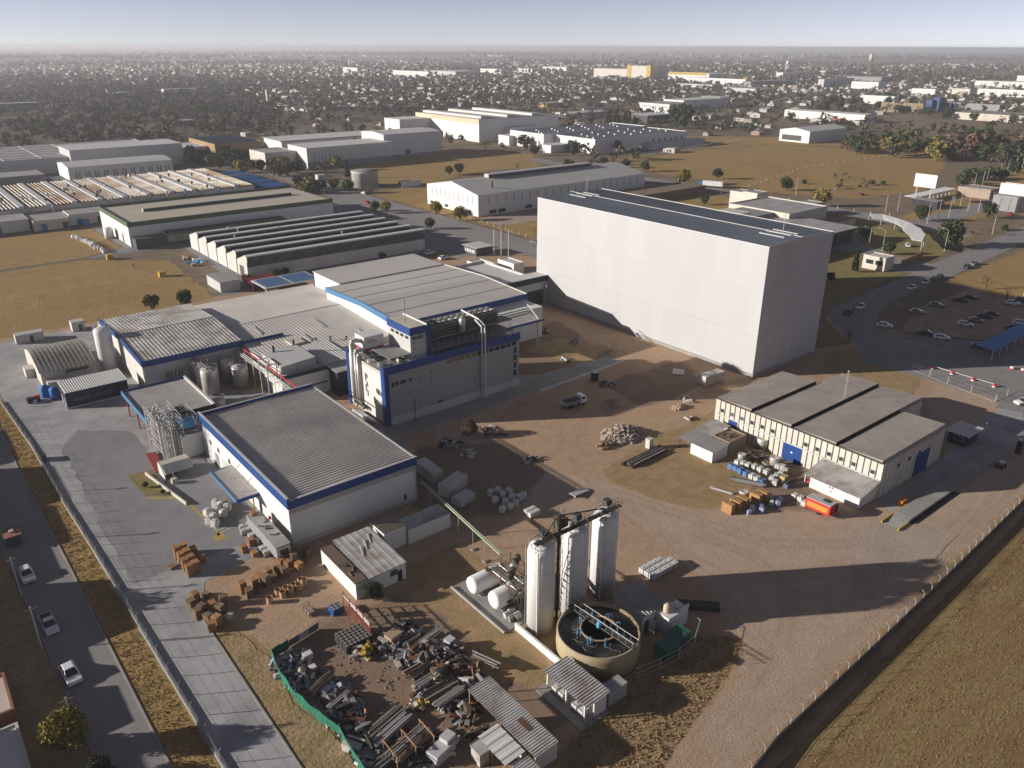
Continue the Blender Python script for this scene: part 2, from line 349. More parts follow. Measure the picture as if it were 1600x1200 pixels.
def track(pts, off=.85, wid=.42, k=.6):
    global TRK
    for s_ in (-off, off):
        for (a, b), (c, d) in zip(pts, pts[1:]):
            L = math.hypot(c-a, d-b); nx, ny = -(d-b)/L*s_, (c-a)/L*s_; m_ = (GX > min(a, c)-3) & (GX < max(a, c)+3) & (GY > min(b, d)-3) & (GY < max(b, d)+3)
            X, Y = GX[m_]-a-nx, GY[m_]-b-ny; t_ = np.clip((X*(c-a)+Y*(d-b))/L/L, 0, 1); D = np.hypot(X-(c-a)*t_, Y-(d-b)*t_); TRK[m_] = np.maximum(TRK[m_], k*np.exp(-(D/wid)**2))
for pts in ([(111.11,130.82),(108.13,111.94),(102.03,98.71),(98.31,90.53),(96.6,79.12),(93.76,66.54)], [(118.43,134.61),(110.18,118.39),(103.2,104.68),(97.09,94.57),(92.34,79.86)], [(95.99,121.56),(104.82,114.56),(123,116.88),(143.15,125.38)], [(97.47,89.7),(93.8,73.63),(94.27,61.66),(105,53.13),(117.48,50.02)], [(99.17,91.37),(103.75,76.15),(107.86,62.47),(118.41,54.09),(129.33,50.5)], [(171.69,45.19),(136.29,42.4),(110.21,40.67),(88.13,40.42),(70.21,40.22),(59.3,41.47)], [(164.65,42.56),(127.7,40.73),(100.72,39.72),(80.07,39.25),(63.53,38.1)], [(90.61,73.73),(89.73,56.95),(84.68,46.43),(73.11,43.37),(60.76,42.7)], [(95.49,143.16),(94.88,122.43),(90.01,101.74),(86.71,92.45)], [(132.8,156.67),(147.81,154.52),(153.83,140.09),(148.34,121.28)], [(111.52,52.43),(114.92,45.25),(125.2,43.88),(146.86,44.72)], [(100.45,73.43),(102.9,61.59),(98.99,51.6),(87.27,46.06)], [(29.74,100.79),(33.25,92.51),(39.68,92.89),(48.14,92.03)]):
    track(pts, random.uniform(.75, 1.), random.uniform(.35, .55), random.uniform(.35, .7))
TRK *= .5+.7*vnoise(SH, 6, 77)
W_pale = np.clip(W_pale+TRK*(W_pale < .5)*.9, 0, 1); W_dark = np.clip(W_dark*(1-TRK)+TRK*(W_pale > .5)*.75, 0, 1); W_grass = np.clip(W_grass-TRK*1.4, 0, 1)
def soil_mat():
    m = bpy.data.materials.new('plant_soil'); m.use_nodes = True; n, l = m.node_tree.nodes, m.node_tree.links; b = n['Principled BSDF']; b.inputs['Roughness'].default_value = .95; b.inputs['Specular IOR Level'].default_value = .12
    a = n.new('ShaderNodeAttribute'); a.attribute_name = 'soil'; sp = n.new('ShaderNodeSeparateColor'); l.new(a.outputs['Color'], sp.inputs[0]); geo = n.new('ShaderNodeNewGeometry')
    def nz(s, d=5, ro=.65):
        t = n.new('ShaderNodeTexNoise'); t.inputs['Scale'].default_value = s; t.inputs['Detail'].default_value = d; t.inputs['Roughness'].default_value = ro; l.new(geo.outputs['Position'], t.inputs['Vector']); return t.outputs['Fac']
    def mr(x, p, q, r, s):
        t = n.new('ShaderNodeMapRange'); l.new(x, t.inputs[0])
        for i, v in enumerate((p, q, r, s)): t.inputs[i+1].default_value = v
        return t.outputs[0]
    def mix(f, x, y):
        t = n.new('ShaderNodeMix'); t.data_type = 'RGBA'; l.new(f, t.inputs[0])
        for i, c in ((6, x), (7, y)):
            if isinstance(c, tuple): t.inputs[i].default_value = (*c, 1)
            else: l.new(c, t.inputs[i])
        return t.outputs[2]
    big, mid, fine = mr(nz(.05), .35, .65, 0, 1), mr(nz(.4), .35, .65, 0, 1), nz(2.4, 4, .75)
    def edge(o):
        s = n.new('ShaderNodeMath'); s.operation = 'ADD'; l.new(o, s.inputs[0]); l.new(mr(nz(1.2), .3, .7, -.35, .35), s.inputs[1]); return mr(s.outputs[0], .3, .7, 0, 1)
    c = mix(big, (.25,.168,.108), (.212,.14,.092)); c = mix(mid, c, (.268,.19,.13))
    c = mix(edge(sp.outputs[0]), c, mix(mid, (.275,.208,.156), (.245,.182,.134)))
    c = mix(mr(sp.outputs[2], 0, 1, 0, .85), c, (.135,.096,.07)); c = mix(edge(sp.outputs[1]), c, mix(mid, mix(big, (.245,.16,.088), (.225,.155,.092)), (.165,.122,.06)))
    vm = n.new('ShaderNodeVectorMath'); vm.operation = 'SCALE'; l.new(c, vm.inputs[0]); l.new(mr(fine, .25, .75, 1.2, 1.92), vm.inputs['Scale']); l.new(vm.outputs[0], b.inputs['Base Color'])
    bp = n.new('ShaderNodeBump'); bp.inputs['Strength'].default_value = .5; bp.inputs['Distance'].default_value = .2; l.new(fine, bp.inputs['Height']); l.new(bp.outputs[0], b.inputs['Normal']); return m
def grid_mesh(name, X, Y, Z, cols=None):
    h, w_ = X.shape; me = bpy.data.meshes.new(name); nv = h*w_; nf = (h-1)*(w_-1)
    me.vertices.add(nv); me.vertices.foreach_set('co', np.stack([X, Y, Z], -1).astype(np.float32).ravel())
    i = np.arange(nv).reshape(h, w_); q = np.stack([i[:-1,:-1], i[:-1,1:], i[1:,1:], i[1:,:-1]], -1).reshape(-1)
    me.loops.add(nf*4); me.loops.foreach_set('vertex_index', q.astype(np.int32)); me.polygons.add(nf); me.polygons.foreach_set('loop_start', np.arange(0, nf*4, 4, dtype=np.int32))
    me.update(); me.shade_smooth()
    if cols is not None:
        at = me.color_attributes.new('soil', 'FLOAT_COLOR', 'POINT'); at.data.foreach_set('color', np.concatenate([cols.reshape(-1, 3), np.ones((nv, 1))], 1).astype(np.float32).ravel())
    return me
GZ = .02+.10*vnoise(SH, 14, 71)*0+.035*vnoise(SH, 4, 72)*(W_pale < .5)*0
o = link('plant_yard', grid_mesh('plant_yard', GX, GY, np.full(SH, .02), np.stack([W_pale, W_grass, W_dark], -1)), soil_mat()); o['kind'] = 'structure'
patch('concrete_yard', [(15.5,60),(23.6,60),(23.6,104),(27,113),(46,117),(42,160),(70,160),(72,170),(50,200),(44,262),(13,262),(13,214),(15,150)], concyard, .045, .12)
patch('asphalt_yard', [(18,120),(41,119),(42,158),(33,165),(33,178),(24,186),(19,178),(18,140)], tarmac, .06, .5)
patch('factory_road', [(68,113),(80,137),(126,139),(150,140),(152,144),(128,146),(120,150),(79,147),(68,141)], concrete, .045, .3)
patch('service_road', [(139.21,62.73),(133.18,50.08),(189.22,51.74),(204.11,57.3),(199.26,61.14),(146.69,56.81)], concyard, .06, .2)
patch('weighbridge_apron', [(105.42,45.47),(110.34,41.57),(137.33,42.85),(135.01,48.62),(129.8,54.11),(123.01,55.52)], sand, .065, .2)
patch('verge', [(24.1,60),(24,104),(26.5,100),(28.2,90),(27.5,80),(29.3,71),(29,60)], verge_m, .07, .25)
# left street
patch('street', [(2.4,230),(10.2,230),(10.1,180),(10.9,134),(11.4,92),(12,50),(4.8,50),(4.6,95),(3.1,140)], street_m, .05)
patch('grass_verge', [(10.35,230),(13.2,230),(13.9,183),(15.0,131),(15.9,90),(16.8,50),(12.2,50),(11.6,92),(11.1,134),(10.3,180)], drygrass, .06, .15)
patch('pavement', [(-2,230),(2.2,230),(2.9,140),(4.4,95),(4.6,50),(-2,50)], verge_m, .06, .1)
for nm, pts in (('kerb', [(10.2,230),(10.1,180),(10.9,134),(11.4,92),(12,50)]), ('kerb', [(2.4,230),(3.1,140),(4.6,95),(4.8,50)]), ('kerb', [(23.75,60),(23.75,104)])):
    mb = MB()
    for (a, b), (c, d) in zip(pts, pts[1:]):
        L = math.hypot(c-a, d-b); mb.obox(((a+c)/2, (b+d)/2, .09), (L, .22, .18), math.atan2(d-b, c-a))
    tag(link(nm, mb.mesh(nm), concrete), kind='structure')
# dry grass land behind and to the left, fields
patch('dry_field', [(-60,268),(12,266),(68,266),(84,268),(88,330),(60,352),(-60,348)], drygrass, .05, .6)
patch('dry_field', [(-60,352),(62,356),(78,366),(78,415),(-60,420)], drygrass, .05, .6)
patch('stubble_field', [(20,-60),(60,33.8),(98,35.6),(150,38),(210,41),(400,52),(400,-60)], field_m, .05, .25)
patch('side_yard', [(86,268),(100,268),(103,282),(184,278),(184,262),(206,262),(206,350),(184,352),(100,350),(97,290)], tarmac, .055, .3)
patch('side_yard', [(62,354),(100,352),(184,354),(206,354),(206,420),(78,420),(80,366)], tarmac, .055, .3)
patch('grass_field', [(276.57,519.46),(325.56,567.66),(388.07,579),(407.62,541.89),(426.3,506.44),(381.75,439.09),(341.36,454.01),(269.92,425.37),(251.04,439.9)], drygrass, .05, 2.)
patch('grass_field', [(451.9,437.81),(529.21,438.9),(635.54,427.7),(668.25,366.94),(649.91,277.73),(494.8,222.44),(440.53,236.88),(421.08,279.26),(427.95,343.39),(426.37,396.9)], drygrass, .05, 3.)
patch('grass_field', [(610.95,541.83),(691.59,466.49),(748.09,368.42),(744,309.6),(657.55,281.2),(677.08,371.99),(639.87,430.7),(537.24,443.64)], drygrass, .045, 3.)
patch('woodland_floor', [(-58.54,3766.64),(935.93,3369.63),(718.49,1982.86),(1040.26,2060.98),(1808.65,1936.81),(1309.45,1135.79),(957.17,866.23),(838.2,952.09),(574.15,928.54),(474.53,837.44),(350.14,834.33),(297.21,755.57),(230.47,733.56),(175.18,763.3),(-29.38,804.33)], woodfloor, .03, 9., 30)
patch('grass_field', [(397.53,189.95),(454.59,195.97),(538.11,219.08),(659.03,227.2),(674.04,215.73),(556.66,174.77),(429.55,165.1),(370.03,162.17)], drygrass, .04, 1.5)
patch('grass_field', [(308.45,122.76),(380.26,123.08),(385.14,114.93),(299.88,85.18),(299.04,98.87),(305.51,114.08)], drygrass, .058, .8)
patch('road', [(206,120),(206,250),(206,430),(214,560),(232,560),(226,430),(226,262),(226,140),(222,120)], street_m, .06)
patch('road', [(386,150),(398,262),(396,320),(392,420),(400,480),(412,480),(404,420),(408,320),(410,262),(403,185),(560,186),(560,176),(400,170),(396,150)], street_m, .06, .2)
patch('road', [(214,104),(226,101),(244,116),(262,121),(320,124),(440,132),(560,140),(560,152),(436,144),(318,136),(256,131),(240,130),(228,122)], street_m, .065, .2)
patch('road', [(200,62),(240,66),(260,64),(300,60),(300,50),(250,48),(205,47)], street_m, .062, .3)
patch('asphalt_forecourt', [(206,62),(240,64),(262,62),(232,104),(214,106),(203,98)], street_m, .064, .3)
patch('car_park', [(236,104),(262,62),(330,58),(345,92),(322,112),(262,112)], dirt, .055, .6)
patch('lawn', [(200,112),(214,108),(228,124),(244,132),(318,138),(396,148),(386,168),(386,250),(230,250),(230,200),(202,200)], lawn, .05, .5)
patch('driveway', [(317.15,175.25),(321.55,164.56),(303.06,139.76),(310.05,130.72),(325.73,133.1),(327.93,152.54),(338.34,173.94),(359.85,190.8),(350.01,194.88)], street_m, .07, .3)
patch('grass_roadside', [(229,250),(388,250),(390,310),(385,420),(229,425)], drygrass, .05, .8)
patch('gravel_yard', [(236,300),(330,300),(372,318),(372,322),(240,322),(232,318)], sand, .07, .8)
patch('traffic_island', [(27.04,157.48),(31.63,156.18),(31.28,149.89),(31.53,143.5),(27.48,146.71),(27.06,151.66)], lawn, .08, .15)
patch('path', [(120,137.2),(152,139),(152,140),(120,138.6)], white_line, .06, .05)

# ---------------------------------------------------------------- buildings: generic builder
def bld(name, label, rect, h, wall, roof, kind='flat', axis='x', rise=1., fascia=None, parapet=.0, sp=0, cat='building', group=None, over=.15, z0=0., rib=.07):
    """walls, roof and fascia of one building; kind flat, gable or shed; sp: rib spacing of the roof sheets"""
    x0, y0, x1, y1 = rect; t = thing(name, label, cat, ((x0+x1)/2, (y0+y1)/2, z0), group); t['rect'] = [x0, y0, x1, y1]; t['h'] = h
    mb = MB(); lo = axis == 'x'; c0, c1 = (y0, y1) if lo else (x0, x1); a0, a1 = (x0, x1) if lo else (y0, y1); cm = (c0+c1)/2
    if kind == 'gable': mb.sweep([(c0, z0), (c1, z0), (c1, h), (cm, h+rise), (c0, h)], axis, a0, a1)
    elif kind == 'shed': mb.sweep([(c0, z0), (c1, z0), (c1, h+rise), (c0, h)], axis, a0, a1)
    else: mb.box(x0, y0, z0, x1, y1, h)
    part(t, 'wall', mb, wall)
    o = over; rb = MB()
    if kind == 'gable':
        zf = lambda x, y: h+rise*(1-abs((y if lo else x)-cm)/((c1-c0)/2))+.06
        st = (cm,)
        if sp: rb.corr(x0-o, y0-o, x1+o, y1+o, zf, 'y' if lo else 'x', sp, rib, st)
        else:
            e = rise*o/((c1-c0)/2)
            rb.sweep([(c0-o, h-e+.02), (c0-o, h-e+.18), (cm, h+rise+.18), (c1+o, h-e+.18), (c1+o, h-e+.02), (cm, h+rise+.02)], axis, a0-o, a1+o)
    elif kind == 'shed':
        zf = lambda x, y: h+rise*((y if lo else x)-c0)/(c1-c0)+.06
        rb.corr(x0-o, y0-o, x1+o, y1+o, zf, 'y' if lo else 'x', sp or 1., rib if sp else .02)
    else:
        zr = h-parapet+.02
        if parapet: zr = h+.02
        if sp: rb.corr(x0, y0, x1, y1, lambda x, y: zr+.04, axis, sp, rib)
        else: rb.box(x0-(0 if parapet else o), y0-(0 if parapet else o), zr-.01, x1+(0 if parapet else o), y1+(0 if parapet else o), zr+.12)
    part(t, 'roof', rb, roof)
    if parapet and kind == 'flat':
        p = MB(); th = .3
        p.box(x0-.02, y0-.02, h-.02, x1+.02, y0+th, h+parapet); p.box(x0-.02, y1-th, h-.02, x1+.02, y1+.02, h+parapet)
        p.box(x0-.02, y0+th, h-.02, x0+th, y1-th, h+parapet); p.box(x1-th, y0+th, h-.02, x1+.02, y1-th, h+parapet); part(t, 'parapet', p, wall)
    if fascia:
        fm, fh, faces = fascia[:3]; top = fascia[3] if len(fascia) > 3 else h+.25
        for f in faces:
            q = MB(); b, u0, u1 = {'W': (x0, y0-.16, y1+.16), 'E': (x1, y0-.16, y1+.16), 'S': (y0, x0, x1), 'N': (y1, x0, x1)}[f]
            part(t, 'fascia', fbox(q, f, b, u0, u1, top-fh, top, -.05, .16), fm)
    return t
def slits(t, face, u0, u1, n, z0, z1, w, m=None, fr=None, name='window'):
    """a row of n upright window strips on one face of a building"""
    x0, y0, x1, y1 = t['rect']; base = {'W': x0, 'S': y0, 'E': x1, 'N': y1}[face]
    for i in range(n):
        u = u0+(u1-u0)*(i+.5)/n; part(t, name, fbox(MB(), face, base, u-w/2, u+w/2, z0, z1, -.02, .05), m or glass)

# ---- tall white warehouse
X0, Y0, X1, Y1, HT = 169.5, 110., 198.6, 197.8, 34.4
t = thing('tall_warehouse', 'tall windowless white clad warehouse with dark blue-grey roof', 'warehouse', ((X0+X1)/2, (Y0+Y1)/2, 0))
part(t, 'wall', MB().box(X0+.12, Y0+.12, 0, X1, Y1, HT), white)
tiers = [(.9, 11.4), (11.46, 22.9), (22.96, HT+.25)]
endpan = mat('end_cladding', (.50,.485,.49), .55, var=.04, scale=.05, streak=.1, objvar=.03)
for za, zb in tiers:
    n = 22
    for i in range(n):
        a = Y0+(Y1-Y0)*i/n; b = Y0+(Y1-Y0)*(i+1)/n
        part(t, 'panel', MB().box(X0, a+.003, za, X0+.1, b-.003, zb), panelw)
    n = 7
    for i in range(n):
        a = X0+(X1-X0)*i/n; b = X0+(X1-X0)*(i+1)/n
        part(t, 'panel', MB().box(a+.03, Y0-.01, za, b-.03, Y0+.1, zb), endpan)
part(t, 'plinth', MB().box(X0-.25, Y0-.25, 0, X1+.2, Y1+.2, .85), concrete)
xm = (X0+X1)/2
part(t, 'roof', MB().corr(X0+.1, Y0+.1, X1, Y1, lambda x, y: HT+.02+.75*(1-abs(x-xm)/(xm-X0)), 'x', 1.1, .09, (xm,)), roofdark)
part(t, 'ridge_cap', MB().box(xm-.22, Y0, HT+.8, xm+.22, Y1, HT+.95), lightgrey)
for a in ((X0-.06, Y0-.06, X0+.25, Y1), (X1-.1, Y0-.06, X1+.15, Y1)): part(t, 'coping', MB().box(a[0], a[1], HT+.26, a[2], a[3], HT+.4), white)
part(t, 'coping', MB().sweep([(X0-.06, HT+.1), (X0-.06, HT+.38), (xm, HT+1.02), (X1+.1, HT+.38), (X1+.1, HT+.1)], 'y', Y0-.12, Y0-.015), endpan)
for ya in (113., 186.5):
    for k in range(3):
        x = 180.2+k*3.1; z = HT+.28+.75*(1-abs(x-xm)/(xm-X0)); part(t, 'skylight', MB().box(x-.22, ya, z-.2, x+.22, ya+7.5, z+.02), lightgrey)
for y in (116., 190.): part(t, 'lightning_rod', MB().tube((184, y, HT), (184, y, HT+6.5), .07, 5), lightgrey)

# ---- beige warehouse with ribbed walls
BX, BZ = 137.3, 7.7
t = thing('beige_warehouse', 'low beige warehouse with ribbed concrete panel walls and brown flat roof', 'warehouse', (150, 78, 0))
yb = [97.6, 87.9, 78.1, 68.0, 58.4]; xe = [162.2, 172.4, 172.4, 162.6]
for i in range(4):
    a, b = yb[i+1], yb[i]
    part(t, 'wall', MB().box(BX+.25, a+(.2 if i == 3 else 0), 0, xe[i], b, BZ-.3), darkgrey if False else cream)
    part(t, 'roof', MB().sweep([(a+.28, BZ-.32), (a+.28, BZ+.5), (b-.28, BZ+.05), (b-.28, BZ-.32)], 'x', BX-.1, xe[i]+.15), roofbrown)
    if i < 3: part(t, 'gutter', MB().box(BX-.12, a-.26, BZ-.31, min(xe[i], xe[i+1]), a+.26, BZ-.28), black)
    if i < 3: part(t, 'roof_step_shade', MB().box(BX-.05, a+.24, BZ-.27, min(xe[i], xe[i+1]), a+.275, BZ+.48), black)  # black box over the step face: its shade is put into the colour
    part(t, 'roof_edge', MB().box(BX-.2, a+.25, BZ-.28, BX-.08, b-.25, BZ+.1), darkmetal)
n = 30
for i in range(n):
    a = yb[4]+(yb[0]-yb[4])*i/n; b = a+(yb[0]-yb[4])/n-.3; part(t, 'panel', MB().box(BX, a, 0, BX+.3, b, BZ-.32), beige)
n = 18
for i in range(n):
    a = BX+.3+(xe[3]-BX-.3)*i/n; b = a+(xe[3]-BX-.3)/n-.3; part(t, 'panel', MB().box(a, yb[4]-.1, 0, b, yb[4]+.25, BZ-.32), beige)
part(t, 'beam', MB().box(BX-.12, yb[4]+.1, 3.75, BX-.005, yb[0], 4.0), lightgrey)
for i in (1, 4, 6, 8, 10, 12, 18, 20, 22, 24, 26, 28):
    a = yb[4]+(yb[0]-yb[4])*i/30; window(t, 'W', BX, a+.08, a+.92, 4.7, 5.5, lightgrey, glass, .06)
for i in (4, 7, 10): a = BX+(xe[3]-BX)*i/18; window(t, 'S', yb[4]-.1, a+.1, a+1., 4.9, 5.6, midgrey, glass, .06)
for a, b, f, base in ((75.2, 79.6, 'W', BX), (91.3, 93.6, 'W', BX), (150.8, 156.6, 'S', yb[4]-.1)): door(t, f, base, a, b, 3.7 if f == 'W' else 5., blue)
part(t, 'door_sign', MB().box(BX-.1, 77.2, 1.9, BX-.075, 77.6, 2.3), white)
mst = thing('mast', 'slim white lattice mast standing on the beige warehouse roof', 'mast', (158.5, 79, BZ))
for dx, dy in ((0,0),(.3,0),(.15,.26)): part(mst, 'pole', MB().tube((158.5+dx, 79+dy, BZ-.3), (158.5+dx, 79+dy, BZ+6.6), .03, 4), lightgrey)
part(mst, 'lamp_head', MB().lathe([(.04,0),(.12,.06),(.12,.25),(.04,.32)], (158.65, 79.1, BZ+6.6), 8), white)
# lean-to shed
t = thing('lean_to_shed', 'white lean-to shed against the beige warehouse', 'shed', (134, 64, 0))
part(t, 'wall', MB().box(130.9, 58.8, 0, 131.05, 69., 2.5), white); part(t, 'wall', MB().sweep([(130.9, 0), (137.2, 0), (137.2, 3.7), (130.9, 2.5)], 'y', 58.65, 58.8), white)
part(t, 'roof', MB().corr(130.3, 58.3, 137.25, 70.4, lambda x, y: 2.55+(x-130.3)*.18, 'x', .5, .06), tin)
for y in (70.2,): part(t, 'post', MB().box(131, y-.1, 0, 131.15, y+.05, 2.6), white)
part(t, 'bench', MB().box(131.3, 69.2, .6, 132.6, 70., .95), red)
for k, (y, z) in enumerate(((64.6, 1.7), (64., 1.75), (64.3, .9))): part(t, 'sign_plate', MB().box(130.86, y, z, 130.895, y+.35, z+.35), midgrey)
# small outbuilding
t = bld('outbuilding', 'small white outbuilding with grey lean roof beside the beige warehouse', (123.6, 87.1, 128.7, 92.8), 2.5, white, roofgrey, 'shed', 'y', .35, sp=.6, cat='shed')
part(t, 'canopy', MB().corr(123.2, 92.8, 128.8, 96.2, lambda x, y: 2.55+(x-123.2)*.065, 'x', .6, .05), roofgrey)
for p in ((123.6, 95.9), (128.2, 95.9)): part(t, 'post', MB().box(p[0], p[1]-.12, 0, p[0]+.12, p[1], 2.55), darkmetal)
part(t, 'roof_panel', MB().corr(128.8, 91.7, 135.6, 96.3, lambda x, y: 2.95+(x-128.8)*.05, 'x', .5, .05), tin)
bld('annex', 'brown flat-roofed annex behind the white outbuilding', (129.2, 87.2, 135.2, 91.6), 2.7, mat('annex_wall', (.33,.25,.18), .9), mat('annex_roof', (.25,.2,.15), .9, bump=.3), parapet=.35, cat='shed')
solo('branch_pile', (lambda m: [m.tube((131+random.uniform(-1.4,1.6), 89.6+random.uniform(-1.2,1.2), 2.95), (131+random.uniform(-1.6,1.8), 89.6+random.uniform(-1.3,1.3), 3.2+random.uniform(0,.5)), .04, 4) for _ in range(40)] and m)(MB()), woodold, 'pile of dry branches on the brown annex roof', 'branches', (131, 89.6, 2.85))

# ---- blue-trimmed warehouse in the foreground
def rz_(x, y): return 8.75+.012*(x-42)
t = thing('blue_trim_warehouse', 'white warehouse with blue fascia and ribbed grey roof in the foreground', 'warehouse', (55, 135, 0))
part(t, 'wall', MB().box(42.5, 113.1, 0, 67.6, 156.4, 8.7), white)
part(t, 'roof', MB().corr(42.6, 113.3, 67.8, 156.3, lambda x, y: 8.72+.25*(1-abs(x-55)/12.6), 'x', .85, .17, (55,)), roofmetal)
part(t, 'fascia', MB().box(42.2, 112.85, 7.75, 42.5, 156.5, 9.85), blue); part(t, 'fascia', MB().box(42.5, 112.8, 7.75, 67.9, 113.1, 9.35), blue)
part(t, 'fascia', MB().box(42.5, 156.4, 7.75, 67.8, 156.65, 9.6), blue)
for a in ((42.12, 112.75, 42.6, 156.7, 9.85), (42.6, 112.72, 67.95, 113.2, 9.35), (67.6, 113.2, 67.98, 156.7, 9.05), (42.6, 156.35, 67.6, 156.72, 9.6)):
    part(t, 'coping', MB().box(a[0], a[1], a[4], a[2], a[3], a[4]+.1), lightgrey)
part(t, 'frieze', MB().box(42.45, 113.0, 6.6, 67.65, 113.08, 7.74), mat('frieze_grey', (.42,.40,.38), .7))
part(t, 'plinth', MB().box(42.4, 112.98, 0, 67.7, 113.09, .8), lightgrey)
part(t, 'downpipe', MB().tube((67.5, 112.9, 0), (67.5, 112.9, 7.6), .1, 6), lightgrey); part(t, 'downpipe', MB().tube((42.4, 112.95, 0), (42.4, 112.95, 7.6), .1, 6), white)
for u0, u1, h, m in ((126.2, 127.4, 2.6, navy), (133., 134.5, 3., lightgrey), (143, 146, 3.6, lightgrey), (148, 150.2, 3.2, midgrey)): door(t, 'W', 42.5, u0, u1, h, m)
for u in (141., 147., 151.5): window(t, 'W', 42.5, u, u+.9, 4.2, 5.2, lightgrey, glass, .08)
part(t, 'hatch', MB().box(64.9, 112.98, 1.0, 65.4, 113.08, 2.1), navy)
part(t, 'hose_box', MB().box(42.2, 122.4, 1.0, 42.48, 122.9, 1.6), red)
t = thing('loading_canopy', 'ribbed metal loading canopy with blue edge on the left side of the foreground warehouse', 'canopy', (40.3, 133.3, 0))
part(t, 'roof', MB().corr(38.3, 126.8, 42.45, 140., lambda x, y: 4.3+.05*(x-38.3), 'x', .55, .08), roofmetal)
part(t, 'fascia', MB().box(38.1, 126.6, 3.95, 38.3, 140.2, 4.55), blue_lit); part(t, 'fascia', MB().box(38.3, 126.55, 3.95, 42.4, 126.8, 4.55), blue); part(t, 'fascia', MB().box(38.3, 140., 3.95, 42.4, 140.2, 4.55), blue_lit)
for y in (129.2, 135.2): part(t, 'brace', MB().tube((39.8, y, 4.5), (42.4, y, 6.8), .09, 5), white)
part(t, 'post', MB().tube((41.4, 127.2, 0), (41.4, 127.2, 4.), .13, 8), yellow)

# ---- flat canopy building, pipe rack tower and small blocks at the left
t = thing('flat_roof_hall', 'flat grey-roofed open hall with blue edge beside the pipe tower', 'building', (42, 177, 0))
part(t, 'roof', MB().box(34.7, 167.4, 5.45, 49, 187.7, 5.7), roofgrey)
part(t, 'fascia', MB().box(34.45, 167.1, 5.0, 34.7, 187.9, 6.05), blue_lit); part(t, 'fascia', MB().box(34.7, 187.7, 5., 49, 187.95, 6.05), blue); part(t, 'fascia', MB().box(43, 167.1, 5., 49.1, 167.4, 6.05), navy)  # one blue edge, painted lighter on its sunlit side and navy on its shaded side
part(t, 'parapet', MB().box(48.7, 167.4, 5.0, 49.2, 187.9, 6.2), oldwhite)
part(t, 'wall', MB().box(37.5, 170, 0, 48.6, 187, 5.44), darkgrey)
for y in (169., 178., 186.): part(t, 'post', MB().box(34.9, y, 0, 35.15, y+.25, 5.4), red)
t = bld('pump_house', 'small white block with dark flat roof right of the pipe tower', (38.4, 157.2, 43.6, 166.8), 4.9, white, roofgrey, parapet=.15, cat='building')
t = thing('pipe_tower', 'tower of galvanised pipes and ladders beside the flat-roofed hall', 'pipe rack', (36, 162, 0))
for i in range(26):
    x, y = 34.6+random.uniform(0, 4.), 157.6+random.uniform(0, 9.); h = random.uniform(5.5, 9.3); r = random.choice((.1, .14, .18, .26))
    part(t, 'pipe', MB().path([(x, y, .2), (x, y, h), (x+random.uniform(.6, 1.6), y, h+.1)], r, 7), random.choice((steel, pipegrey, lightgrey)))
for k, z in enumerate((2.4, 4.8, 7.2, 8.8)):
    m = MB()
    for a, b in (((34.3,157.3),(39,157.3)), ((34.3,167),(39,167)), ((34.3,157.3),(34.3,167)), ((39,157.3),(39,167)), ((36.6,157.3),(36.6,167))): m.tube((*a, z), (*b, z), .06, 4); m.tube((*a, z+1), (*b, z+1), .04, 4)
    for y in (157.3, 160, 162.5, 165, 167): m.tube((34.3, y, z), (34.3, y, z+1), .04, 4)
    part(t, 'gallery', m, lightgrey)
for x in (34.3, 36.6, 39.): 
    for y in (157.3, 162.5, 167.): part(t, 'column', MB().tube((x, y, 0), (x, y, 9.6), .1, 5), lightgrey)
m = MB()
for k in range(24): m.tube((34.2, 164.2, .3+k*.36), (34.2, 164.8, .3+k*.36), .03, 4)
m.tube((34.2, 164.2, 0), (34.2, 164.2, 9), .04, 4).tube((34.2, 164.8, 0), (34.2, 164.8, 9), .04, 4); part(t, 'ladder', m, lightgrey)
for k in range(9): part(t, 'valve', MB().lathe([(.1,0),(.3,.1),(.3,.5),(.12,.62)], (34.6+random.uniform(0,4), 158+random.uniform(0,8), 8.7+random.uniform(0,.5)), 8), random.choice((steel, lightgrey)))
t = thing('cooling_unit', 'sky-blue cooling unit in a steel frame on the small white block', 'machine', (40.6, 160.5, 5.0))
part(t, 'body', MB().box(39.2, 158.9, 6., 41.9, 161.3, 7.5), skyblue); part(t, 'motor', MB().box(38.9, 161.5, 5.5, 40.2, 162.8, 6.6), bluep)
m = MB()
for x in (38.7, 42.4):
    for y in (158.5, 162, 165.8): m.tube((x, y, 4.95), (x, y, 8.6), .07, 4)
for z in (5.4, 7.6, 8.6):
    for x in (38.7, 42.4): m.tube((x, 158.5, z), (x, 165.8, z), .06, 4)
    for y in (158.5, 162., 165.8): m.tube((38.7, y, z), (42.4, y, z), .06, 4)
part(t, 'frame', m, lightgrey)
for y in (162.6, 164.4): part(t, 'fan_unit', MB().box(39.3, y, 7.65, 41.8, y+1.5, 8.3), darkgrey)
t = thing('striped_awning', 'low shed with striped ribbed roof below the pipe tower', 'shed', (35.2, 152.3, 0))
part(t, 'roof', MB().corr(32.2, 150.2, 38., 152.6, lambda x, y: 1.3+(y-150.2)*.5, 'y', .42, .1), roofwhite); part(t, 'wall', MB().box(32.3, 152.5, 0, 37.9, 154.5, 2.5), cream); part(t, 'wall', MB().sweep([(150.3, 0), (154.5, 0), (154.5, 2.5), (152.5, 2.5), (150.3, 1.3)], 'x', 32.2, 32.35), oldwhite)
solo('red_ramp', MB().prism([(31.6,154.6),(33.1,154.6),(34.4,163.6),(32.3,164.)], 0, .35), mat('red_floor', (.28,.05,.05), .8), 'red painted low ramp slab beside the pipe tower', 'ramp', (32.8, 159, 0))
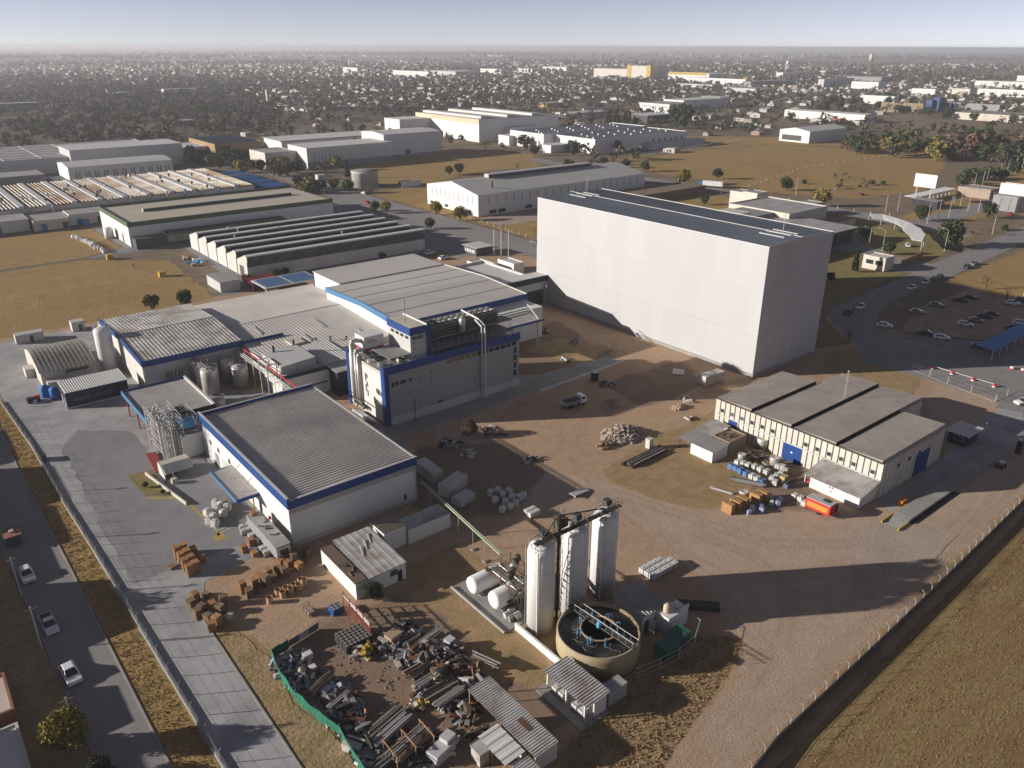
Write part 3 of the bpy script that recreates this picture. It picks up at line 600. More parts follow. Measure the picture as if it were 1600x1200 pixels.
solo('island_kerb_wall', MB().obox((31.2, 146.8, .35), (.28, 17, .7), R(9)), oldwhite, 'low white wall along the grass triangle', 'wall', (31.2, 146.8, 0))

# ---- rear-left ribbed gable hall, dark store, barrel hall
t = bld('ribbed_gable_hall', 'gabled hall with blue fascia and ribbed grey roof at the left', (42.1, 196.8, 67., 237.8), 8.6, oldwhite, ribroof, 'gable', 'x', 1.3, sp=.95, rib=.065)
q = MB().sweep([(196.6, 7.4), (196.6, 8.9), (217.3, 10.25), (238., 8.9), (238., 7.4), (217.3, 8.7)], 'x', 41.75, 41.95); part(t, 'fascia', q, blue)
part(t, 'fascia', MB().box(41.95, 196.4, 7.3, 67.2, 196.62, 8.85), blue); part(t, 'ridge_cap', MB().box(42, 217., 9.95, 67, 217.6, 10.12), white)
part(t, 'pilaster', MB().box(41.9, 197, 0, 42.08, 197.8, 7.3), cream)
t = bld('low_wing', 'low grey roofed link hall right of the ribbed gable hall', (67.3, 181, 108.9, 241.5), 6.6, white, roofmetal, 'gable', 'x', 1.5, sp=1.0, rib=.055)
part(t, 'ridge_cap', MB().box(67.4, 210.9, 8.1, 104, 211.6, 8.25), lightgrey); part(t, 'fascia', MB().box(67.3, 180.7, 5.2, 80, 180.95, 6.7), blue)
for x, y, L in ((83, 192, 5), (90.5, 200, 7), (97, 188, 4), (74, 204, 6)): part(t, 'skylight_strip', MB().obox((x, y, 6.86+1.5*(y-181)/30.25), (.9, L, .06), 0, 0, R(2.84)), roofwhite)
for x, y in ((70.5, 199), (84, 188.5), (87.5, 187.), (91, 184.5)): part(t, 'vent', MB().lathe([(.2,0),(.2,.7),(.4,.75),(.4,.95)], (x, y, 7.0), 8), darkgrey)
t = bld('dark_store', 'small dark store with white ribbed roof by the left yard', (24.6, 199.3, 38.4, 207.3), 4.1, navy, roofwhite, 'shed', 'x', .35, sp=.55, cat='shed', rib=.09)
part(t, 'plinth', MB().box(24.5, 199.2, 0, 38.5, 199.28, .5), lightgrey)
for u in (26.5, 31.5): window(t, 'S', 199.3, u, u+3.2, 1.8, 2.3, midgrey, glass, .05)
door(t, 'W', 24.6, 200.5, 201.6, 2.3, greywall); door(t, 'W', 24.6, 203.4, 204.6, 2.3, greywall)
t = thing('barrel_roof_hall', 'cream hall with ribbed barrel roof behind the tall white tank', 'building', (30, 229, 0))
prof = [(217.6+22.4*i/14, 3.6+2.6*math.sin(math.pi*i/14)) for i in range(15)]
part(t, 'wall', MB().sweep([(217.6, 0)]+[(240, 0)]+prof[::-1], 'x', 22.6, 35.6), cream)
cs2 = MB(); nn = 26
for k in range(nn):
    xa = 22.4+13.3*k/nn; xb = xa+13.3/nn; o = .1 if k % 2 else .02
    vs = [(x, y, z+.06+o) for x in (xa, xb) for y, z in prof]; cs2.add(vs, [(i, 15+i, 16+i, i+1) for i in range(14)])
part(t, 'roof', cs2, mat('barrel_roof', (.36,.34,.30), .8, var=.15, scale=.3, col2=(.28,.26,.22)), False)
part(t, 'window', MB().box(28.2, 217.5, 2.6, 33.6, 217.62, 3.4), glass); part(t, 'lean_to', MB().box(23.4, 214.8, 0, 34.5, 217.4, 1.9), oldwhite); part(t, 'cabin', MB().box(20.4, 226.8, 0, 22.5, 230.5, 2.4), oldwhite)
t = thing('storage_tank', 'tall white cylinder tank in front of the barrel-roof hall', 'tank', (38.7, 219.2, 0))
part(t, 'shell', MB().lathe([(2.1,0),(2.1,11.4),(2.,11.8),(1.2,12.2),(.1,12.3)], (38.7, 219.2, 0), 28), tankwhite, True)
m = MB()
for i in range(14): a = 2*math.pi*i/14; m.tube((38.7+2.*math.cos(a), 219.2+2.*math.sin(a), 11.6), (38.7+2.*math.cos(a), 219.2+2.*math.sin(a), 12.7), .04, 4); b = a+2*math.pi/14; m.tube((38.7+2.*math.cos(a), 219.2+2.*math.sin(a), 12.7), (38.7+2.*math.cos(b), 219.2+2.*math.sin(b), 12.7), .04, 4)
part(t, 'railing', m, lightgrey); part(t, 'pipe', MB().path([(40.6, 218.9, .2), (40.6, 218.9, 11), (40, 219.4, 12.2)], .12, 6), lightgrey)
for k, (x, y) in enumerate(((22.6, 207.8), (24.2, 205.2))):
    p = thing('water_drum', ('blue plastic water tank beside the dark store, left one', 'blue plastic water tank touching the dark store corner')[k], 'tank', (x-.6, y+3, 0))
    part(p, 'body', MB().lathe([(1.05,0),(1.1,.1),(1.1,2.6),(.95,2.85),(.3,3.),(.25,3.1)], (x-.6, y+3, 0), 18), bluep, True); part(p, 'lid', MB().lathe([(.28,0),(.28,.12)], (x-.6, y+3, 3.05), 10), bluep)
for nm, lb, rc, h in (('white_cabin', 'long white site cabin at the far left edge of the yard', (22.8, 257.2, 30, 260.2), 2.5), ('white_cabin', 'small white block hut with doorway behind the barrel-roof hall', (38, 259.3, 41.6, 262.4), 2.8), ('white_cabin', 'white hut touching the ribbed gable hall at the back', (44.6, 252.5, 50, 256), 2.6)):
    t = bld(nm, lb, rc, h, oldwhite, lightgrey, parapet=.1, cat='cabin'); door(t, 'S', rc[1], (rc[0]+rc[2])/2, (rc[0]+rc[2])/2+.9, 2, darkgrey)

# ---- stainless tanks court
def steel_tank(name, label, x, y, r, h, n=22):
    t = thing(name, label, 'tank', (x, y, 0), 'stainless tanks in the court')
    part(t, 'shell', MB().lathe([(r,.5),(r,h),(r*.97,h+.12),(r*.3,h+.5),(.2,h+.6)], (x, y, 0), n), steel, True)
    for a in range(4): part(t, 'leg', MB().tube((x+r*.85*math.cos(a*1.57+.7), y+r*.85*math.sin(a*1.57+.7), 0), (x+r*.85*math.cos(a*1.57+.7), y+r*.85*math.sin(a*1.57+.7), .6), .12, 6), pipegrey)
    part(t, 'manhole', MB().lathe([(.35,0),(.35,.3),(.2,.4)], (x-.6, y-.3, h+.35), 10), steel)
    m = MB()
    for i in range(12):
        a = 2*math.pi*i/12; b = a+2*math.pi/12; m.tube((x+r*math.cos(a), y+r*math.sin(a), h), (x+r*math.cos(a), y+r*math.sin(a), h+.9), .03, 4); m.tube((x+r*math.cos(a), y+r*math.sin(a), h+.9), (x+r*math.cos(b), y+r*math.sin(b), h+.9), .03, 4)
    part(t, 'railing', m, pipegrey); return t
for k, (x, y, r, h, lb) in enumerate(((54.6, 197., 1.75, 6.2, 'rearmost of three bright stainless tanks in the court'), (54.6, 192.6, 1.75, 6.2, 'middle one of three bright stainless tanks in the court'), (54.8, 187.6, 2.1, 6.4, 'widest and nearest of three bright stainless tanks in the court'), (61.2, 192.5, 1.8, 5.6, 'shaded stainless tank behind the three bright tanks'), (62.2, 187.2, 2., 5.4, 'shaded wide stainless tank by the pipe bridge'), (51.4, 172.4, 1.5, 4.6, 'short stainless tank beside the flat-roofed hall corner'))): steel_tank('steel_tank', lb, x, y, r, h)
m = MB()
for dy in (-.35, .35): m.box(54.2+dy, 184.5, 6.9, 54.26+dy, 199.5, 6.98)
m.box(53.8, 184.5, 6.84, 54.7, 199.5, 6.9)
solo('tank_catwalk', m, pipegrey, 'steel catwalk across the tops of three stainless tanks', 'catwalk', (54.2, 192, 6.84))
t = thing('pipe_bridge', 'pipe bridge with one bright red pipe running beside the tank court', 'pipe rack', (66, 180, 0))
for k in range(5): part(t, 'pipe', MB().tube((64.6+k*.28, 160, 6.4+(.3 if k % 2 else 0)), (64.6+k*.28, 199, 6.4+(.3 if k % 2 else 0)), .11, 6), (lightgrey, cream, pipegrey)[k % 3])
part(t, 'red_pipe', MB().tube((66.2, 157.5, 7.3), (66.2, 198, 7.3), .17, 7), red)
for y in np.arange(161, 199, 4.5):
    m = MB(); m.tube((64.4, y, 0), (64.4, y, 6.4), .1, 5).tube((66, y, 0), (66, y, 7.2), .1, 5).box(64.2, y-.08, 6.1, 66.2, y+.08, 6.25); part(t, 'trestle', m, cream)
solo('court_slab', MB().box(50.2, 158, 0, 66, 180, .3), concrete, 'bare concrete slab in the court beside the tanks', 'slab', (58, 170, 0))
t = thing('pipe_manifold', 'shaded rack of upright pipes at the rear wall of the tank court', 'pipe rack', (49, 195.5, 0))
for k in range(16): part(t, 'pipe', MB().tube((46.5+k*.42, 195.6, .2), (46.5+k*.42, 195.6, 5.6+random.uniform(-1, .4)), .1, 6), random.choice((pipegrey, rust, lightgrey)))

# ---- plant room with blue fascia and white machine block
t = bld('plant_room', 'low plant room with blue fascia and rooftop machine block', (66.6, 171., 78.4, 197.), 6.2, white, roofwhite, fascia=(navy, 1., 'S', 6.9))  # south edge in navy: the blue fascia with shade in its colour
part(t, 'fascia', MB().box(66.6, 197., 5.4, 78.6, 197.3, 8.2), blue); part(t, 'coping', MB().box(78.1, 171, 6.3, 78.6, 197, 6.9), lightgrey); part(t, 'column', MB().box(78.3, 170.6, 0, 78.7, 171, 5.9), white)
part(t, 'band', MB().box(66.5, 170.9, 2.6, 78.4, 170.99, 2.9), navy)
t = thing('machine_block', 'grey box-shaped machine house on the plant room roof', 'machine', (73, 178, 6.32))
part(t, 'body', MB().sweep([(67.6,6.32),(76.6,6.32),(76.6,9.),(67.6,8.4)], 'y', 173.2, 185.), mat('machine_grey', (.45,.45,.45), .6, var=.05)); part(t, 'end_panel', MB().box(67.4, 173.4, 6.34, 67.58, 179, 8.3), white)
part(t, 'chimney', MB().tube((70.2, 183.6, 8.4), (70.2, 183.6, 10.2), .3, 8), black); part(t, 'chimney', MB().tube((76., 184.4, 8.8), (76., 184.4, 10.4), .25, 8), black)
m = MB()
for x in (64.9, 67.3):
    for y in (175.5, 180.5): m.tube((x, y, 5), (x, y, 8.7), .14, 6)
for y in (175.5, 180.5): m.tube((64.9, y, 8.7), (67.3, y, 8.7), .14, 6)
for x in (64.9, 67.3): m.tube((x, 175.5, 8.7), (x, 180.5, 8.7), .14, 6)
part(t, 'frame', m, cream)
solo('roof_unit', MB().box(77.2, 188.5, 6.34, 81, 193, 7.6), cream, 'pale rooftop unit with steel frame behind the machine block', 'machine', (79, 190, 6.34))
solo('white_lean_roof', MB().corr(79, 172.5, 86.5, 187, lambda x, y: 6.7+.04*(y-172), 'y', .8, .06), roofwhite, 'white sloping sheet roof between plant room and process block', 'roof', (82, 180, 6.6))
t = bld('blue_back_wall', 'dark blue low block between plant room and process block', (78.7, 166., 84.5, 172.2), 6.4, navy, roofgrey, cat='building')

# ---- big beige-roofed hall
t = bld('main_hall', 'large hall with smooth beige-grey roof and blue fascia', (103., 176., 147., 219.8), 11.2, white, roofbeige, 'gable', 'x', .9, over=.0)
part(t, 'fascia', MB().sweep([(175.9, 9.6), (175.9, 11.5), (197.9, 12.35), (219.9, 11.5), (219.9, 9.9), (197.9, 10.8)], 'x', 102.75, 102.97), blue_lit)
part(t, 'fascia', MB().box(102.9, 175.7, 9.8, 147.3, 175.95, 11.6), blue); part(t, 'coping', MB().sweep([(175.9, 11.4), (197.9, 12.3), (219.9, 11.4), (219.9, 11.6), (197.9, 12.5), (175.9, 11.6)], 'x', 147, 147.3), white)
for k in range(1, 5): part(t, 'roof_seam', MB().box(103.1, 176+8.8*k-.05, 11.3+.9*(1-abs(8.8*k-21.9)/21.9)+.12, 146.9, 176+8.8*k+.05, 11.3+.9*(1-abs(8.8*k-21.9)/21.9)+.19), midgrey)
t = bld('rear_hall', 'slightly taller rear hall with white end wall behind the main hall', (107.6, 220.1, 146.4, 238.6), 11.6, white, roofbeige, 'flat', over=.12)
part(t, 'downpipe', MB().tube((107.4, 238., 0), (107.4, 238, 11.5), .15, 6), blue)
for k, (x, y) in enumerate(((118, 190), (124, 187), (131, 185), (137, 196))): solo('lightning_rod', MB().tube((x, y, 11.5), (x, y, 17.5), .06, 4), lightgrey, ('lightning rod on the main hall roof, leftmost', 'lightning rod on the main hall roof, second from left', 'lightning rod on the main hall roof, third from left', 'lightning rod on the main hall roof, farthest right')[k], 'rod', (x, y, 11.5), 'lightning rods')
t = bld('white_roof_annex', 'low annex with white roof and parapet left of the tall warehouse', (147.5, 198.5, 168.4, 226.5), 7.4, lightgrey, roofwhite, parapet=.9, cat='building')
part(t, 'fascia', MB().box(147.6, 198.1, 7.1, 168.5, 198.45, 8.6), navy); 
t = thing('link_bridge', 'blue-edged covered passage joining main hall and tall warehouse', 'passage', (158, 196, 0))
part(t, 'roof', MB().box(147.4, 192.2, 9.6, 169.3, 198., 9.9), roofwhite); part(t, 'fascia', MB().box(147.4, 191.9, 8.2, 169.4, 192.18, 10.1), navy); part(t, 'wall', MB().box(147.4, 192.3, 5.6, 169.3, 192.5, 8.2), lightgrey)  # the blue edge is navy here, its shade painted in
part(t, 'column', MB().box(168.3, 192.2, 0, 168.9, 192.8, 5.6), lightgrey); part(t, 'gate', MB().box(162, 193.4, 0, 168, 193.55, 5.2), darkgrey)
solo('yellow_beam', MB().box(147.5, 239.5, 3, 168, 240, 3.5), terracotta, 'rusty red rail along the wall behind the white annex', 'rail', (158, 239.7, 0))

# ---- process block with blue frame
PX0, PY0, PX1, PY1, PZ = 79.4, 144., 118., 161.4, 12.7
t = thing('process_block', 'grey process block with blue frame, tower and rooftop machinery', 'building', (98, 152, 0))
part(t, 'wall', MB().box(PX0, PY0, 0, PX1, PY1, PZ), greywall); part(t, 'side_cladding', MB().box(PX0-.08, PY0+1.3, .6, PX0-.01, PY1-1., PZ-.2), mat('pale_cladding', (.62,.60,.57), .6, var=.04))
part(t, 'fascia', MB().box(PX0-.2, PY0-.25, PZ-.1, PX1+.2, PY0-.01, 14.5), blue); part(t, 'pilaster', MB().box(PX0-.25, PY0-.3, 0, PX0+.9, PY0-.02, PZ-.1), blue); part(t, 'pilaster', MB().box(PX0-.3, PY0-.02, 0, PX0-.02, PY0+1.25, 14.4), blue)
part(t, 'pilaster', MB().box(PX0-.3, PY1-.9, 0, PX0-.02, PY1+.1, 14.2), blue); part(t, 'plinth', MB().box(PX0+.95, PY0-.12, 0, PX1+.1, PY0-.02, 2.1), lightgrey)
part(t, 'parapet', MB().box(PX0-.1, PY0+1.3, PZ, PX0+.2, PY1-1, 13.1), cream); part(t, 'parapet', MB().box(PX0-.2, PY0, PZ, PX1, PY0+.3, 14.3), greywall)
for k, (a, b) in enumerate(((81., 81.9), (82.1, 82.9), (83.2, 84.9), (85.6, 86.4))): window(t, 'S', PY0, a, b, 9.3+.1*k, 10.5, lightgrey, glass, .08)
for k in range(6): window(t, 'S', PY0, 81.+k*1.1, 81.3+k*1.1, 6.7, 7., lightgrey, glass, .05)
for (a, z) in ((88.2, 8.9), (88.3, 6.1), (88.4, 3.4), (91.5, 10.2), (91.5, 8.), (104, 5.2)): window(t, 'S', PY0, a, a+.3, z, z+.35, midgrey, glass, .05)
for k in range(12): window(t, 'S', PY0, 96.+k*1.78, 97.5+k*1.78, 11.3, 12.4, lightgrey, amber if k < 5 else glass, .08)
for k in range(4): window(t, 'S', PY0, 116.2, 117.2, 3.2+k*2., 4.8+k*2., lightgrey, navy, .08)
for a, b, z0_, z1_ in ((157.4,157.9,8.6,9.9),(158.3,158.8,8.9,10.2),(158.,158.4,5.2,6.9),(151.8,152.2,9.5,10.5),(152.5,152.9,8.6,10.6),(151.8,152.2,7.4,8.6),(152.5,152.9,6.,7.8),(151.8,152.2,5.,6.4),(147.4,147.9,7.2,8.4),(146.4,147.2,7.,8.4),(145.6,146.,7.,8.1)): window(t, 'W', PX0-.08, a, b, z0_, z1_, lightgrey, glass, .06)
door(t, 'S', PY0, 93.2, 94.7, 2.6, blue); part(t, 'lamp_post', MB().tube((86.3, PY0-.9, 0), (86.3, PY0-.9, 5.4), .1, 6), darkgrey); part(t, 'door_rail', MB().tube((94.8, PY0-.2, 2.7), (100, PY0-.2, 2.7), .06, 5), pipegrey)
# tower
part(t, 'tower', MB().box(88.2, PY0+2.8, PZ, 92.6, 156.6, 19.3), mat('tower_cladding', (.5,.485,.465), .6, var=.04)); part(t, 'tower_band', MB().box(88., PY0+2.6, 19.3, 92.8, 156.8, 21.), blue)
part(t, 'tower_band', MB().box(92.5, PY0+2.55, PZ, 93.3, PY0+2.78, 20.9), blue); part(t, 'tower_roof', MB().box(88.3, PY0+2.9, 21.01, 92.5, 156.5, 21.06), cream); part(t, 'coping', MB().box(92.5, PY0+2.6, 21.01, 92.85, 156.8, 21.35), white); part(t, 'aerial', MB().tube((89.4, 150.5, 21), (89.4, 150.5, 27), .06, 4), darkmetal)
for k in range(4): window(t, 'W', 88.2, 147.6+k*2.1, 148.9+k*2.1, 18.2, 18.9, lightgrey, glass, .06)
for a, b in ((88.6, 89.9), (90.2, 91.6)): window(t, 'S', PY0+2.8, a, b, 18.1, 18.9, lightgrey, glass, .06)
for z in (14.2, 16., 17.4): window(t, 'S', PY0+2.8, 89., 89.3, z-.3, z, midgrey, glass, .04)
# roof deck machinery, left of the tower
part(t, 'deck', MB().box(79.6, 144.4, 13., 88., 160.8, 13.05), mat('grating', (.25,.25,.24), .7, var=.3, scale=2))
m = MB()
for x0_, y0_, x1_, y1_ in ((79.5,144.3,79.5,160.9),(79.5,144.3,88,144.3),(79.5,160.9,88,160.9)):
    n = int(math.hypot(x1_-x0_, y1_-y0_)/1.1)
    for i in range(n+1): q = (x0_+(x1_-x0_)*i/n, y0_+(y1_-y0_)*i/n); m.tube((*q, 12.8), (*q, 14.9), .04, 4)
    for z in (13.7, 14.3, 14.9): m.tube((x0_, y0_, z), (x1_, y1_, z), .045, 4)
part(t, 'railing', m, pipegrey)
for i in range(26): x, y = random.uniform(80.2, 87.4), random.uniform(145, 160); part(t, 'fitting', MB().box(x-.4, y-.5, 13.06, x+.4, y+.5, 13.06+random.uniform(.2, .9)), random.choice((pipegrey, darkgrey, cream, lightgrey)))
part(t, 'platform', MB().box(82.3, 146.5, 15.0, 88, 154.8, 15.12), MATS['grating'])
for x, y in ((82.4,146.6),(82.4,154.6),(87.8,146.6)): part(t, 'platform_post', MB().tube((x, y, 13), (x, y, 15), .08, 4), pipegrey)
b = thing('duct_fan_box', 'white fan housing on red frame above the process block roof', 'machine', (83.6, 158, 13.05))
part(b, 'body', MB().box(81.2, 155.8, 15., 86.4, 160.2, 17.8), white); part(b, 'frame', MB().box(81.4, 155.6, 14.4, 86.2, 160.3, 14.95), red)
for x, y in ((81.5,155.8),(86,155.8),(81.5,160),(86,160)): part(b, 'leg', MB().tube((x, y, 13.05), (x, y, 14.45), .12, 6), red)
b2 = MB(); pts = [(83.2+1.1*math.cos(a), 155.78, 16.5+.35*math.sin(a)) for a in np.linspace(0, 3, 8)]; b2.path(pts, .08, 5); b2.path([(82.3,155.78,16.3),(84.6,155.78,16.25)], .06, 5); part(b, 'emblem', b2, red)
for k, (y, r, ztop) in enumerate(((157.5, .55, 17.2), (155.9, .42, 15.4), (154.9, .36, 14.6))):
    pts = [(81.2, y, ztop-.6), (79.3, y, ztop), (78.75, y, ztop-.6), (78.7, y, 2.6), (78.7, y-.5, 1.8), (78.7, y-1.6, 1.5)]
    part(t, 'duct', MB().path(pts, r, 12), steel, True)
for k in range(4): part(t, 'ground_pipe', MB().tube((77.9-.3*k, 146+k, .7), (77.9-.3*k, 154+k*.6, .7), .28, 8), (steel, white, skyblue, lightgrey)[k])
# gallery right of the tower: two tiers of condensers
part(t, 'gallery_floor', MB().box(93.5, 146.2, 14.35, 117.6, 160, 14.5), midgrey); part(t, 'gallery_back', MB().box(93.5, 152.4, 14.5, 117., 152.6, 16.6), darkgrey); part(t, 'upper_floor', MB().box(93.4, 147.8, 16.5, 118.8, 160.5, 16.7), midgrey)
for i in range(13): x = 93.8+i*1.95; part(t, 'gallery_post', MB().tube((x, 146.5, 13), (x, 146.5, 16.5), .08, 4), pipegrey)
for i in range(12): x = 93.8+i*1.95; part(t, 'gallery_brace', MB().tube((x, 146.6, 14.4), (x+1.95, 146.6, 16.5), .05, 4), pipegrey)
for z in (17.3, 17.9, 18.5, 19.1, 19.5): part(t, 'gallery_rail', MB().tube((93.6, 148.6, z), (115.4, 148.6, z), .07, 5), pipegrey)
for i in range(12):
    x = 94.1+i*1.78; part(t, 'condenser', MB().box(x, 149.2, 16.75, x+1.5, 153.6, 19.3), darkgrey); part(t, 'condenser_fan', MB().lathe([(.62,0),(.62,.25),(.5,.3)], (x+.75, 150.6, 19.32), 10), lightgrey if i % 3 else pipegrey); part(t, 'condenser_fan', MB().lathe([(.6,0),(.6,.22),(.5,.28)], (x+.75, 152.4, 19.32), 10), pipegrey)
    part(t, 'louver', MB().box(x+.05, 149.0, 17., x+1.45, 149.15, 17.9), black)
part(t, 'steel_vessel', MB().lathe([(.75,0),(.75,3.),(.5,3.4),(.1,3.5)], (103.6, 148.1, 16.7), 14), steel, True)
for k, y in enumerate((143.4, 143.35)):
    x = 106.+k*.9; part(t, 'white_pipe', MB().path([(x, y, 0), (x, y, 18.6), (x+.2, y+3, 19.6), (x-.4, y+9, 20.4)][: (4 if k else 3)], .22, 8), white if k else lightgrey)
t = thing('side_canopy', 'blue-edged canopy at the right end of the process block', 'canopy', (122, 165, 0))
part(t, 'roof', MB().box(118.3, 160, 9., 140, 168.5, 9.15), roofgrey); part(t, 'fascia', MB().box(118.2, 159.7, 8.8, 140.1, 159.98, 9.4), blue); part(t, 'wall', MB().box(118.5, 168.6, 0, 147, 175.6, 9.4), white)
part(t, 'pipe', MB().tube((121, 168.3, 10.), (142, 168.3, 10.), .25, 8), lightgrey)
part(t, 'brace', MB().tube((139, 161, 9.1), (141, 168.4, 11.3), .12, 5), white)
for k in range(3): part(t, 'column', MB().box(120+k*9, 160.2, 0, 120.3+k*9, 160.5, 8.95), lightgrey)

# ---------------------------------------------------------------- neighbouring works
# saw-tooth factory
t = thing('sawtooth_factory', 'white factory with dark saw-tooth roof left of the road', 'factory', (141, 315, 0))
SX0, SX1, SY0, SY1 = 102.3, 179.6, 283., 347.
nt_ = 6; dy = (SY1-SY0)/nt_
prof = [(SY0, 0), (SY1, 0)]; 
part(t, 'wall', MB().box(SX0, SY0, 0, SX1, SY1, 5.6), oldwhite)
for k in range(nt_):
    a = SY0+k*dy; b = a+dy; z1 = 8.6-.12*k
    part(t, 'tooth_wall', MB().sweep([(a, 5.6), (b, 5.6), (b, 5.7), (a+2.4, z1), (a, z1-.3)], 'x', SX0+.01, SX0+.4), oldwhite)
    part(t, 'tooth_wall', MB().sweep([(a, 5.6), (b, 5.6), (b, 5.7), (a+2.4, z1), (a, z1-.3)], 'x', SX1-.4, SX1-.01), oldwhite)
    part(t, 'roof', MB().sweep([(a+2.2, z1), (a+2.2, z1+.15), (b-.1, 5.9), (b-.1, 5.65)], 'x', SX0+.1, SX1-.1), darkgrey if False else mat('tooth_roof', (.05,.05,.055), .7, var=.3, scale=.4))
    part(t, 'glazing', MB().box(SX0+.3, a-.02, 5.8, SX1-.3, a+.1, z1-.35), mat('dirty_glazing', (.055,.06,.06), .35, var=.35, scale=.6, col2=(.10,.10,.09)))
    part(t, 'ridge_cap', MB().box(SX0-.2, a-.15, z1-.35, SX1+.2, a+2.5, z1+.16), roofwhite)
part(t, 'frieze', MB().box(SX0, SY0-.12, 4.6, SX1, SY0-.02, 6.2), mat('dirty_glazing', (.055,.06,.06)))
for k in range(6): part(t, 'rib', MB().box(SX0-.25, SY0+k*dy-.2, 0, SX0-.01, SY0+k*dy+.2, 6.4), lightgrey)
door(t, 'W', SX0, SY0+4, SY0+8, 4.2, darkgrey)
for k, (x, y) in enumerate(((116, 338), (118, 332), (133, 326), (150, 300), (112, 320))): part(t, 'vent', MB().lathe([(.3,0),(.3,1.2),(.5,1.3),(.5,1.6)], (x, y, 7.2), 8), lightgrey)
# green-trimmed hall
t = bld('green_trim_hall', 'white hall with dark green fascia and tan roof', (82.4, 363.5, 178., 412.), 9.6, white, rooftan, 'flat', fascia=(green_f, 2., 'WS', 10.6), over=-.6)
part(t, 'ridge_monitor', MB().box(96, 389, 9.7, 168, 391.2, 11.1), rooftan); part(t, 'ridge_side', MB().box(96, 388.85, 9.75, 168, 388.98, 10.9), darkgrey)
part(t, 'fascia', MB().box(82.4, 411.8, 8.6, 178, 412.1, 10.6), green_f); part(t, 'canopy', MB().box(96, 356.5, 5.1, 150, 363.4, 5.4), darkgrey); part(t, 'canopy_edge', MB().box(95.5, 356.2, 4.7, 150.4, 356.48, 5.6), green_f)
part(t, 'side_shed', MB().box(83, 357, 0, 96, 363.3, 4.4), darkgrey)
for k in range(7): part(t, 'bay_door', MB().box(101+k*6.6, 363.3, 0, 104.6+k*6.6, 363.45, 3.8), white if k % 2 else lightgrey)
for u in (374, 383): door(t, 'W', 82.4, u, u+2, 4, darkgrey)
part(t, 'tank', MB().lathe([(2,0),(2,4.4),(1.,5)], (79.6, 388, 0), 16), tankwhite, True)
part(t, 'right_canopy', MB().box(178.3, 372, 5.2, 186, 404, 5.5), roofwhite)
for k in range(4): part(t, 'post', MB().box(185.5, 373+k*10, 0, 185.8, 373.3+k*10, 5.2), lightgrey)
# old factory with rust-stained striped roof
t = thing('old_striped_factory', 'old white factory with rust-stained striped roof strips at far left', 'factory', (95, 490, 0)); OX0, OX1, OY0, OY1 = -40, 173., 451., 531.
part(t, 'wall', MB().box(OX0, OY0, 0, OX1, OY1, 6.3), oldwhite)
n = 18; pw = (OX1-OX0)/n
for k in range(n):
    x = OX0+k*pw; part(t, 'roof_vault', MB().box(x+.2, OY0-.3, 6.3, x+2.8, OY1+.3, 7.6), roofwhite)
    for j in range(5): xx = x+3.4+j*1.7; part(t, 'roof_strip', MB().sweep([(xx, 6.3), (xx, 6.7), (xx+.45, 7.2), (xx+1., 6.7), (xx+1., 6.3)], 'y', OY0-.2, OY1+.2), rustroof)
part(t, 'roof_base', MB().box(OX0, OY0, 6.3, OX1, OY1, 6.42), mat('rust_dark_roof', (.14,.09,.06), .9, var=.3, scale=.1, col2=(.08,.06,.05)))
for k in range(40): x, y = random.uniform(40, 172), random.uniform(455, 528); part(t, 'roof_vent', MB().lathe([(.5,0),(.5,1),(.8,1.1),(.5,1.7)], (x, y, 7.0), 6), random.choice((darkgrey, rust, lightgrey)))
part(t, 'pipe_band', MB().box(OX0, OY0-1.2, 3.8, OX1, OY0-.2, 4.3), midgrey)
for k in range(12): part(t, 'duct', MB().tube((60+k*9.2, OY0-2, 0), (60+k*9.2, OY0-2, random.uniform(5, 8.5)), .6, 7), random.choice((lightgrey, pipegrey, skyblue)))
for nm, lb, rc, h in (('low_annex', 'white low annex with blue doors in front of the old striped factory', (72, 428, 112, 442), 5.), ('low_annex', 'pale yellow gabled annex in front of the old striped factory', (56, 424, 71, 442), 4.5), ('low_annex', 'white block at the left end before the old striped factory', (20, 428, 55, 445), 5.2)):
    t = bld(nm, lb, rc, h, cream if 'yellow' in lb else oldwhite, roofgrey, parapet=.2)
    for k in range(3): door(t, 'S', rc[1], rc[0]+3+k*9, rc[0]+5.5+k*9, 3, bluep if k != 1 else darkgrey)
t = bld('windowed_white_hall', 'long white hall with pairs of upright windows behind the old striped factory', (99.5, 562., 162., 593.), 10., white, roofwhite, 'gable', 'x', 1.6)
for k in range(11): slits(t, 'S', 103+k*5.4, 106.4+k*5.4, 2, 2.5, 7.2, .8, mat('khaki_window', (.22,.21,.17), .4))
part(t, 'loading_apron', MB().box(92, 562, 0, 99.3, 592, 1.8), concrete)
t = bld('grey_flat_factory', 'broad grey flat-roofed factory beyond the windowed hall', (-60, 622, 178, 712), 9.5, lightgrey, roofgrey, parapet=.5)
for k in range(9): part(t, 'roof_rib', MB().box(-58+k*22, 622.5, 9.66, -57.2+k*22, 711, 9.95), lightgrey)
for k in range(5): part(t, 'roof_rib', MB().box(-58, 632+k*16, 9.67, 176, 632.7+k*16, 9.9), lightgrey)
t = bld('pale_roof_block', 'pale block raised on the grey flat factory', (112, 615, 186, 650), 14.5, lightgrey, roofwhite, over=.3)
t = bld('dock_shed', 'small grey shed left of the windowed hall', (56, 575, 88, 600), 5.5, midgrey, roofgrey, parapet=.3)
bld('dock_shed', 'low white shed with two dark doors left of the windowed hall', (20, 552, 60, 566), 5., oldwhite, roofgrey, parapet=.3)
